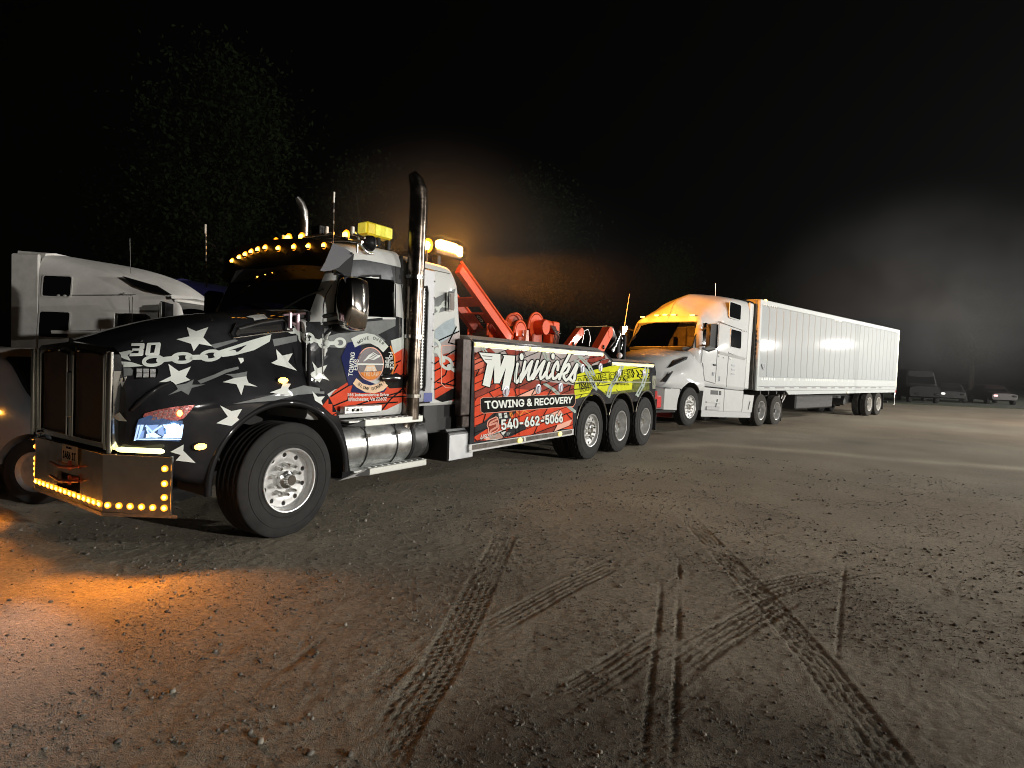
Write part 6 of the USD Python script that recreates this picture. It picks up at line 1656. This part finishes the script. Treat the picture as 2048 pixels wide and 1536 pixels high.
# ------------------------------------------------------------------ vehicles far off on the right edge of the lot
def far_vehicle(px, py, name, label, cat, kind, yaw, mat, glow=None):
    g = on_ground(px, py); T = thing(name, label, cat, (g[0], g[1], 0), yaw)
    if kind == 'van':
        S = [(-2.4, [(.15, .5), (.08, .8), (.12, 1.1), (.4, 1.2), (1, 1.22)]), (-1.5, [(.02, .4), (0, .8), (.04, 1.2), (.3, 1.35), (1, 1.38)]), (-.9, [(.02, .4), (0, .8), (.08, 1.8), (.25, 2.3), (1, 2.36)]), (2.6, [(.02, .4), (0, .8), (.06, 1.8), (.2, 2.42), (1, 2.5)])]
        obj(T, 'windscreen', hull([(-1.52, .2, 1.42), (-1.52, 1.8, 1.42), (-.98, .25, 2.2), (-.98, 1.75, 2.2), (-1.3, .2, 1.4), (-.9, .25, 2.1), (-1.3, 1.8, 1.4), (-.9, 1.75, 2.1)]), PANE)
    else:
        S = [(-2.2, [(.2, .4), (.1, .6), (.15, .8), (.4, .86), (.9, .88)]), (-1.0, [(.02, .3), (0, .6), (.05, .9), (.3, .98), (.9, 1.0)]), (-.2, [(.02, .3), (0, .6), (.12, 1.1), (.3, 1.4), (.9, 1.44)]), (.9, [(.02, .3), (0, .6), (.12, 1.1), (.3, 1.44), (.9, 1.48)]), (1.7, [(.02, .3), (0, .6), (.05, .95), (.3, 1.04), (.9, 1.06)]), (2.3, [(.1, .4), (.05, .6), (.1, .9), (.3, .98), (.9, 1.0)])]
        obj(T, 'windscreen', hull([(-.98, .25, 1.0), (-.98, 1.55, 1.0), (-.25, .3, 1.40), (-.25, 1.5, 1.40), (-.8, .25, .95), (-.1, .3, 1.3), (-.8, 1.55, .95), (-.1, 1.5, 1.3)]), PANE)
        obj(T, 'side_glass', hull([(-.7, .02, 1.0), (1.4, .02, 1.0), (-.1, .14, 1.36), (.9, .14, 1.36), (-.7, 1.78, 1.0), (1.4, 1.78, 1.0), (-.1, 1.66, 1.36), (.9, 1.66, 1.36)]), PANE)
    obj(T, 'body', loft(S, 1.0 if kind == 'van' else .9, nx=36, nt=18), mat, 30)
    for x in (-1.45, 1.5):
        for y in (.0, 1.62):
            obj(T, 'wheel', [moved(lathe_y([(0, 0), (.2, .0), (.34, .01), (.36, .05), (.36, .17), (.34, .2), (0, .2)], 24), x, y, .36)], RUBBER, 35)
    for y in (.2, 1.35):
        obj(T, 'headlamp', cbox(-2.28 - (.2 if kind == 'van' else 0), -2.1 - (.2 if kind == 'van' else 0), y, y + .24, .64, .76, .03), (glow if y > 1 else BLACK) if glow is not None else BLACK)
    return T


GLINT = M('far_glint', (.9, .9, .9), .2, emit=(1, .97, .92), strength=1.6)
REDGLOW = M('far_red_glow', (.9, .3, .3), .2, emit=(1, .55, .55), strength=1.8)
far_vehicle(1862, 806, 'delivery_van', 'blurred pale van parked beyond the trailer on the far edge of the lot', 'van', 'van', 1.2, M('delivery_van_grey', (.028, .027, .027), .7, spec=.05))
far_vehicle(1928, 806, 'dark_car', 'dark car with bright headlamp glint on the far edge of the lot', 'car', 'car', 1.0, M('dark_car_paint', (.006, .005, .005), .5, coat=.2), GLINT)
far_vehicle(2010, 809, 'dark_car', 'dark car with a red lamp at the right edge of the lot', 'car', 'car', 1.25, M('maroon_car_paint', (.010, .004, .004), .5, coat=.2), REDGLOW)
# ------------------------------------------------------------------ the yard: one sheet of packed gravel with tyre tracks
def graded(lo, hi, step, out, grow, far):
    a = np.arange(lo, hi + step / 2, step); L, R, s = [], [], step
    x = lo
    while x > -far:
        s *= grow; x -= s; L.append(x)
    s, x = step, hi
    while x < far:
        s *= grow; x += s; R.append(x)
    return np.r_[L[::-1], a, R]


GXs, GYs = graded(-3.2, 5.0, .017, 0, 1.045, 420), graded(1.9, 8.2, .017, 0, 1.04, 420)
X, Y = np.meshgrid(GXs, GYs, indexing='ij')
P2 = np.c_[X.ravel(), Y.ravel()]
rad = np.hypot(P2[:, 0], P2[:, 1])


def nz(scale, seed, o=4):
    return meshkit.fbm(np.c_[P2 * scale, np.full(len(P2), seed * 3.7)], o, seed) - .5


fade = np.clip((45 - rad) / 30, 0, 1)
fine = np.clip((9.5 - rad) / 3.5, 0, 1)
Z = fade * (.05 * nz(.35, 1, 3) + .018 * nz(1.3, 2, 3)) + fine * (.009 * nz(5, 3, 3) + .009 * nz(21, 4, 2))
lump = np.clip(nz(2.2, 7, 3) - .02, 0, 1)
Z += fine * lump * .05 * np.clip(nz(26, 8, 2) + .1, 0, 1)
darkp = np.zeros(len(P2)); 
# tyre tracks: (pixels of the centre line, width, depth, tread pitch)
TR = [([(1010, 1070), (935, 1225), (880, 1330), (810, 1430), (700, 1620)], .24, .020, .052, 'block'),
      ([(1380, 1040), (1455, 1120), (1540, 1210), (1640, 1330), (1745, 1480), (1860, 1640)], .22, .016, .050, 'rib'),
      ([(1325, 1120), (1318, 1230), (1300, 1370), (1285, 1540)], .035, .018, .03, 'rut'), ([(1358, 1110), (1356, 1250), (1350, 1400), (1345, 1560)], .035, .018, .03, 'rut'),
      ([(1450, 1205), (1560, 1170), (1720, 1135)], .30, .018, .055, 'block'), ([(1330, 1350), (1420, 1285), (1580, 1190)], .26, .017, .055, 'block'), ([(960, 1270), (1040, 1225), (1150, 1165), (1240, 1120)], .22, .013, .045, 'rib'),
      ([(1080, 1420), (1180, 1365), (1290, 1300), (1370, 1250)], .24, .016, .05, 'block'), ([(690, 1420), (800, 1330), (870, 1280)], .16, .012, .045, 'block'), ([(930, 1150), (985, 1110)], .2, .012, .045, 'rib'),
      ([(1690, 1120), (1672, 1330)], .03, .012, .03, 'rut'), ([(530, 1370), (680, 1250)], .05, .010, .04, 'rut'), ([(1360, 1470), (1200, 1560)], .22, .014, .05, 'block'), ([(1400, 1360), (1300, 1440)], .2, .013, .05, 'block')]
for pix, wd, dp, pitch, kind in TR:
    L = np.array([on_ground(*p)[:2] for p in pix])
    best = np.full(len(P2), 9.0); S = np.zeros(len(P2)); T_ = np.zeros(len(P2)); s0 = 0
    lo, hi = L.min(0) - wd, L.max(0) + wd
    idx = np.nonzero(((P2 > lo) & (P2 < hi)).all(1))[0]
    for a, b in zip(L[:-1], L[1:]):
        d = b - a; ln = np.linalg.norm(d); d = d / ln; q = P2[idx] - a
        s = q @ d; t = q[:, 0] * -d[1] + q[:, 1] * d[0]; dist = np.hypot(t, np.maximum(0, np.maximum(-s, s - ln)))
        better = dist < best[idx]; k = idx[better]
        best[k], S[k], T_[k] = dist[better], s0 + s[better], t[better]; s0 += ln
    k = idx[best[idx] < wd / 2 * 1.35]; t = T_[k] / (wd / 2); s = S[k] / pitch
    wob = meshkit.noise(np.c_[P2[k] * 3.0, np.zeros(len(k))], 5)
    mask = np.clip((1.0 - np.abs(t)) * 6, 0, 1) * np.clip((wob - .12) * 4, 0, 1) * np.clip(S[k] / .35, 0, 1) * np.clip((s0 - S[k]) / .35, 0, 1) * (best[k] < wd / 2 * 1.02)
    berm = np.exp(-((np.abs(t) - 1.12) / .12) ** 2) * .35
    if kind == 'block':
        col = np.floor((t + 1) * 2.5); pat = (np.modf(s + .5 * (col % 2))[0] % 1 > .34) & (np.modf((t + 1) * 2.5)[0] > .26)
        dz = -.42 * dp * np.where(pat, 1.0, .0)
    elif kind == 'rib':
        pat = (np.modf((t + 1) * 2.5)[0] > .30) & (np.modf(s * .5 + .15 * np.abs(t))[0] % 1 > .12)
        dz = -.42 * dp * np.where(pat, 1.0, .0)
    else:
        dz = -.6 * dp * (.7 + .3 * np.sin(s * 6.283))
    Z[k] += mask * dz + berm * dp * .35
    darkp[k] += .04 * mask
idx_flat = (np.abs(P2[:, 0] + 1.9) < .0)
V = np.c_[P2, Z]
nx_, ny_ = len(GXs), len(GYs)
ii, jj = np.meshgrid(np.arange(nx_ - 1), np.arange(ny_ - 1), indexing='ij')
a = (ii * ny_ + jj).ravel()
Fg = np.c_[a, a + ny_, a + ny_ + 1, a + 1]


def ground_z(x, y):
    i = np.clip(np.searchsorted(GXs, x) - 1, 0, nx_ - 2); j = np.clip(np.searchsorted(GYs, y) - 1, 0, ny_ - 2)
    return Z[i * ny_ + j]


# own colours of the dirt: pale dust streaks, reddish clay, damp dark gravel
tint = np.ones((len(P2), 3)) * np.array([.30, .262, .204])
big = nz(.22, 21, 4); mid = nz(1.1, 22, 4)
tint *= (1 + .9 * big + .7 * mid)[:, None]
clay = np.clip(nz(.16, 23, 3) * 4, 0, 1)
tint = tint * (1 - .45 * clay[:, None]) + .45 * clay[:, None] * np.array([.24, .155, .10])


def streak(pix, wd, amt):
    L = np.array([on_ground(*p)[:2] for p in pix]); out = np.zeros(len(P2))
    for a_, b_ in zip(L[:-1], L[1:]):
        d = b_ - a_; ln = np.linalg.norm(d); d /= ln; q = P2 - a_; s = np.clip(q @ d, 0, ln); dd = np.linalg.norm(q - s[:, None] * d, axis=1)
        out = np.maximum(out, np.exp(-(dd / wd) ** 2))
    return out * amt


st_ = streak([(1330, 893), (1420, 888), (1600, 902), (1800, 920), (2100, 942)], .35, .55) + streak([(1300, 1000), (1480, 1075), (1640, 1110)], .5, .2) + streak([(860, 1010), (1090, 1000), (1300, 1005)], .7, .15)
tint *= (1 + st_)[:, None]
damp = np.clip(streak([(1000, 1560), (1150, 1470), (1330, 1440), (1560, 1500), (1700, 1560)], .55, .6) + streak([(1960, 1140), (2048, 1190)], .8, .4) * 0, 0, .6)
tint *= (1 - damp)[:, None]
tint *= (1 - np.clip(darkp, 0, .4))[:, None]
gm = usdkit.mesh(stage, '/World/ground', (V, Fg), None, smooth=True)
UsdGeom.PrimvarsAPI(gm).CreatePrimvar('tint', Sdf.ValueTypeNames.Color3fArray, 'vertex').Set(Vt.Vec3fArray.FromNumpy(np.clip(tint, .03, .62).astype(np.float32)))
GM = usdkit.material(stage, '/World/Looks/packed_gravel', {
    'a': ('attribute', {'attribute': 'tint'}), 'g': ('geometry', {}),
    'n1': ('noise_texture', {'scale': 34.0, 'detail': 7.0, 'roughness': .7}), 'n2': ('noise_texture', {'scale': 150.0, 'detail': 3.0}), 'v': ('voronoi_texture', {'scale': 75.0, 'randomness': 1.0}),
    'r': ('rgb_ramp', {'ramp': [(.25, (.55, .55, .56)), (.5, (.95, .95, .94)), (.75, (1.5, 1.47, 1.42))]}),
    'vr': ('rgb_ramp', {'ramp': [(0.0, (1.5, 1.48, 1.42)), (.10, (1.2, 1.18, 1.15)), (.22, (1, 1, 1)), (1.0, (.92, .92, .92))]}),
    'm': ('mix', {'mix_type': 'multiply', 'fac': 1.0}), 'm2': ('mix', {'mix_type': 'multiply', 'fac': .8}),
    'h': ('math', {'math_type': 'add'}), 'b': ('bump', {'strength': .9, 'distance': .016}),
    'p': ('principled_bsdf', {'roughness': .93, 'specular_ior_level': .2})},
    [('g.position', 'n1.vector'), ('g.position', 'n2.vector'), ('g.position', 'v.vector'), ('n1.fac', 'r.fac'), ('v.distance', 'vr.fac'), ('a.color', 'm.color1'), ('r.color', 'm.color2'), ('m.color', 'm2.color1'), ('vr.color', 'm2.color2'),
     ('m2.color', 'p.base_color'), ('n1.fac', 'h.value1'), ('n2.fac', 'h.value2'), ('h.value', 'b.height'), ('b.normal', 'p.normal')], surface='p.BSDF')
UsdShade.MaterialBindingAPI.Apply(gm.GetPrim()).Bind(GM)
tag(gm.GetPrim(), kind='structure')

# dark verge beyond the lot
e0, e1, e2 = on_ground(1500, 801)[:2], on_ground(1800, 808)[:2], on_ground(2060, 819)[:2]
d0 = (e1 - e0) / np.linalg.norm(e1 - e0)
A_, B_ = e1 - d0 * 260, e1 + (e2 - e1) / np.linalg.norm(e2 - e1) * 200
nv = np.array([.35, .94]) * 300
vg = [A_, e1, e2, B_, B_ + nv, A_ + nv]
vm = trimesh.creation.extrude_polygon(Polygon(vg).buffer(0), .25, engine='earcut'); vm.apply_translation([0, 0, -.20])
obj('/World', 'verge', vm, M('verge_grass', (.03, .036, .018), .95, noise=.5, nscale=1.5), kind='structure')

# loose gravel: small stones, thick where the lot is rough
stones = []
rg = np.random.default_rng(4)
for k in range(5):
    s = trimesh.creation.icosphere(1, 1.0); s.vertices *= 1 + .35 * (rg.random((len(s.vertices), 1)) - .5); s.vertices *= [1, rg.uniform(.65, 1), rg.uniform(.45, .8)]
    stones.append(s)
ST = [M('stone_grey', (.16, .148, .13), .9, noise=.3, nscale=40, spec=.1), M('stone_dark', (.09, .083, .075), .85, noise=.3, nscale=40, spec=.1), M('stone_pale', (.27, .25, .21), .85, spec=.1, noise=.2, nscale=40)]
pi_ = UsdGeom.PointInstancer.Define(stage, '/World/gravel')
paths = []
for k, s in enumerate(stones):
    pth = f'/World/gravel/pebble_shapes/pebble_{k:03d}'
    usdkit.mesh(stage, pth, s, ST[k % 3] if k < 3 else ST[(k + 1) % 2]); paths.append(pth)
pi_.CreatePrototypesRel().SetTargets([Sdf.Path(p) for p in paths])
N = 150000
ang = rg.uniform(math.radians(38), math.radians(142), N); rr_ = 2.1 * (13 / 2.1) ** (rg.random(N) ** .8)
gx, gy = rr_ * np.cos(ang), rr_ * np.sin(ang)
patch = meshkit.fbm(np.c_[gx * 1.5, gy * 1.5, np.full(N, 9.0)], 3, 31)
dens = np.clip((patch - .34) * 3.2, .10, 1)
for c_, rad_, v_ in (((1120, 1480), .5, 1.0), ((1330, 1440), .6, 1.0), ((1560, 1500), .6, .9), ((1000, 1540), .4, 1.0), ((1430, 1060), .8, .8), ((1200, 1130), .5, .6), ((520, 1420), .5, .7), ((760, 1110), .8, .7), ((2000, 1150), .9, .8)):
    w0 = on_ground(*c_)[:2]; dens = np.maximum(dens, v_ * np.exp(-((gx - w0[0]) ** 2 + (gy - w0[1]) ** 2) / rad_ ** 2))
keep = rg.random(N) < dens
gx, gy, dn = gx[keep], gy[keep], dens[keep]
n_ = len(gx)
size = .0019 * (1 + rg.pareto(2.6, n_) * .85); size = np.clip(size, .0017, .0115) * np.clip(np.hypot(gx, gy) / 4.0, .9, 1.5)
pos = np.c_[gx, gy, ground_z(gx, gy) + size * .25]
pi_.CreatePositionsAttr(Vt.Vec3fArray.FromNumpy(pos.astype(np.float32)))
pi_.CreateScalesAttr(Vt.Vec3fArray.FromNumpy(np.repeat(size[:, None], 3, 1).astype(np.float32)))
pi_.CreateProtoIndicesAttr(Vt.IntArray.FromNumpy(rg.choice(5, n_, p=[.34, .22, .08, .2, .16]).astype(np.int32)))
th = rg.uniform(0, PI, n_); qs = np.zeros((n_, 4), np.float32); qs[:, 2], qs[:, 3] = np.sin(th), np.cos(th)
pi_.CreateOrientationsAttr(Vt.QuathArray.FromNumpy(np.c_[qs[:, 0], qs[:, 1], qs[:, 2], qs[:, 3]].astype(np.float16)))
tag(pi_.GetPrim(), 'loose grey gravel scattered over the packed dirt', 'gravel', kind='stuff')
# larger stones one can pick out
BIG = [((730, 1043), .03, 2, 'pale flat stone lying behind the front wheel of the tow truck'), ((430, 1305), .018, 0, None), ((345, 1385), .02, 2, None), ((235, 1485), .02, 1, None), ((480, 1350), .017, 0, None), ((520, 1485), .022, 2, None), ((500, 1465), .02, 0, None), ((690, 1250), .018, 2, None),
       ((700, 1510), .022, 0, None), ((845, 1350), .016, 2, None), ((1010, 1418), .018, 1, None), ((900, 1375), .016, 0, None), ((1130, 1370), .02, 0, None), ((620, 1508), .022, 0, None), ((1210, 1100), .016, 2, None), ((1240, 1172), .016, 2, None), ((1355, 1155), .016, 2, None),
       ((1770, 1120), .022, 2, None), ((1720, 1140), .02, 0, None), ((1850, 1098), .024, 1, None), ((1882, 1110), .026, 2, None), ((1540, 1040), .03, 1, None), ((1660, 1028), .03, 0, None), ((1655, 1012), .024, 2, None), ((1910, 1250), .022, 1, None), ((1985, 1125), .024, 0, None)]
for (p, r_, mi, lab) in BIG:
    g = on_ground(*p); s = stones[mi].copy(); r_ *= .82; s.vertices *= r_; s.apply_transform(trimesh.transformations.rotation_matrix(g[0] * 7, [0, 0, 1]))
    s.apply_translation([g[0], g[1], float(ground_z(g[0], g[1])) + r_ * .25])
    top('stone', s, ST[mi], lab or 'single larger stone among the loose gravel of the lot', 'stone', 60, None if lab else 'larger stones on the lot')

# ------------------------------------------------------------------ trees behind
LEAF = usdkit.material(stage, '/World/Looks/leaf', {
    'o': ('geometry', {}), 'r': ('rgb_ramp', {'ramp': [(0, (.009, .014, .005)), (.5, (.012, .020, .006)), (1, (.016, .025, .008))]}),
    'p': ('principled_bsdf', {'roughness': .9, 'specular_ior_level': .03}), 't': ('translucent_bsdf', {}), 'm': ('mix_closure', {'fac': .3})},
    [('o.random_per_island', 'r.fac'), ('r.color', 'p.base_color'), ('r.color', 't.color'), ('p.BSDF', 'm.closure1'), ('t.BSDF', 'm.closure2')], surface='m.closure')
BARK = M('bark', (.02, .016, .012), .95, spec=.03, noise=.4, nscale=4, bump=.6, bscale=14)


def tree(x, y, hgt, wid, seed, label, leaves=15000, leaf=.11):
    r_ = np.random.default_rng(seed)
    T = thing('tree', label, 'tree', (x, y, 0), 0)
    trunk = [tube([(0, 0, -.2), (.1, 0, hgt * .2), (-.1, .1, hgt * .5), (0, .1, hgt * .85)], [hgt * .028, hgt * .022, hgt * .014, .03], 10)]
    clumps = []
    for k in range(15):
        t = r_.uniform(.25, .9); a = r_.uniform(0, 2 * PI); rr = wid * r_.uniform(.35, 1) * (1.15 - t * .8)
        e = np.array([rr * math.cos(a), rr * math.sin(a), hgt * t + r_.uniform(.02, .14) * hgt]); s = np.array([0, 0, hgt * t * .85])
        trunk.append(tube([s, (s + e) / 2 + [0, 0, .3], e], [hgt * .010, hgt * .006, .02], 6)); clumps.append(e); clumps.append((s + e) / 2 + r_.normal(0, .3, 3))
    clumps.append(np.array([0, 0, hgt * .97]))
    obj(T, 'trunk', trunk, BARK, 50)
    c = np.array(clumps)[r_.integers(0, len(clumps), leaves)] + r_.normal(0, 1, (leaves, 3)) * [wid * .22, wid * .22, hgt * .055]
    u = r_.normal(0, 1, (leaves, 3)); u /= np.linalg.norm(u, axis=1)[:, None]; w = np.cross(u, r_.normal(0, 1, (leaves, 3))); w /= np.linalg.norm(w, axis=1)[:, None]
    s = leaf * r_.uniform(.6, 1.4, (leaves, 1))
    V = np.stack([c - u * s, c + w * s * .5, c + u * s, c - w * s * .5], 1).reshape(-1, 3)
    obj(T, 'crown', (V, np.arange(len(V)).reshape(-1, 4)), LEAF)


tree(-14.5, 29, 15.0, 4.6, 1, 'tall leafy tree faintly lit behind the parked trucks on the left', 22000)
tree(-9.0, 34, 12.0, 4.4, 2, 'rounded tree behind the tow truck cab, lower than the left one')
tree(-23, 38, 14, 5, 3, 'dark tree at the far left behind the parked trucks')
tree(2.0, 46, 15, 6, 4, 'tree dimly lit amber behind the tow truck boom')
tree(17, 72, 16, 6.5, 5, 'tree in the dark behind the white tractor roof')
tree(34, 84, 14, 6, 6, 'dark tree beyond the back end of the trailer')
tree(62, 80, 15, 6.5, 7, 'dark tree at the right edge beyond the parked cars')
tree(88, 74, 13, 6, 8, 'dark tree far out to the right of the lot')

# ------------------------------------------------------------------ yard floodlights outside the frame on the right, on poles
for k, (p, w_) in enumerate(FLOOD):
    T = thing('floodlight_pole', ('floodlight pole farthest back beyond the parked cars', 'floodlight pole beside the farthest one on the right', 'floodlight pole out to the right of the lot', 'added floodlight pole on the right nearest to the camera, fills the cab sides', 'added tall floodlight pole on the right near the trailer, brightens the ground')[k], 'floodlight', (p[0] + .25, p[1], 0), 0)
    obj(T, 'pole', tube([(.25, 0, -.1), (.25, 0, p[2] + .2)], .06, 12), STEEL, 40)
    obj(T, 'lamp_head', cbox(.06, .30, -.25, .25, p[2] - .12, p[2] + .18, .03), BLACKMATT)
    lamp(T + '/bulb', (-.25, 0, p[2]), FLOOD_POWER * w_, (1.0, .965, .90), .16)

# ------------------------------------------------------------------ damp air, lit dust beyond the trailer, mist added for the lamp glow
HZ = usdkit.material(stage, '/World/Looks/haze_air', {'v': ('principled_volume', {'color': (.85, .87, .9), 'density': .00016, 'anisotropy': .25})}, volume='v.volume')
obj('/World', 'haze', trimesh.creation.box((900, 900, 22)).apply_translation([0, 0, 22 / 2 - 1.2]), HZ, kind='stuff')


def smoke(label, c, r, density, seed, color=(.8, .8, .8), scale=.45, rz=0.0, lo=.30, hi=.80, inner=.05):
    """A drifting cloud: density from noise, thinning towards its rim."""
    name = f'smoke_air_{seed}'
    nodes = {'tc': ('texture_coordinate', {}), 'ln': ('vector_math', {'math_type': 'length'}), 'fall': ('map_range', {'range_type': 'smoothstep', 'from_min': inner, 'from_max': .98, 'to_min': 1.0, 'to_max': 0.0, 'clamp': True}),
             'mp': ('mapping', {'scale': (r[0] * scale, r[1] * scale, r[2] * scale), 'location': (seed * 1.7, 0, 0)}), 'n': ('noise_texture', {'scale': 1.0, 'detail': 4.0, 'roughness': .55, 'distortion': .6}),
             'k': ('map_range', {'from_min': lo, 'from_max': hi, 'to_min': 0.0, 'to_max': 1.0, 'clamp': True}), 'm': ('math', {'math_type': 'multiply'}), 'd': ('math', {'math_type': 'multiply', 'value2': density}), 'v': ('principled_volume', {'color': color, 'anisotropy': .2})}
    mt = usdkit.material(stage, '/World/Looks/' + name, nodes, [('tc.object', 'ln.vector1'), ('ln.value', 'fall.value'), ('tc.object', 'mp.vector'), ('mp.vector', 'n.vector'), ('n.fac', 'k.value'), ('k.result', 'm.value1'), ('fall.result', 'm.value2'), ('m.value', 'd.value1'), ('d.value', 'v.density')], volume='v.volume')
    p = obj('/World', 'smoke', trimesh.creation.icosphere(3, 1.0), mt, kind='stuff')
    x = UsdGeom.Xformable(stage.GetPrimAtPath(p)); x.AddTranslateOp().Set(Gf.Vec3d(*c)); x.AddRotateZOp().Set(rz); x.AddScaleOp().Set(Gf.Vec3f(*r))
    tag(stage.GetPrimAtPath(p), label)


smoke('grey exhaust haze drifting up behind the end of the trailer', (29.0, 42.0, 7.0), (13.0, 10.0, 9.5), .040, 3, scale=.22, lo=.22, hi=.85)
cb, sb = math.cos(TOW[2]), math.sin(TOW[2])
lc = (7.2, 1.5, 3.5)
smoke('thin amber mist hanging over the deck of the tow truck', (TOW[0] + cb * lc[0] - sb * lc[1], TOW[1] + sb * lc[0] + cb * lc[1], 3.6), (5.6, 2.8, 2.1), .012, 5, scale=.3, rz=math.degrees(TOW[2]))

la = (2.75, .6, 3.25)  # mist ball added to imitate lens bloom round the light bar
smoke('added mist round the amber light bar on the tow truck roof, imitates lens glow', (TOW[0] + cb * la[0] - sb * la[1], TOW[1] + sb * la[0] + cb * la[1], la[2] + .05), (2.1, 2.1, 1.6), .055, 9, scale=.2, lo=-.6, hi=.6, inner=0.0)
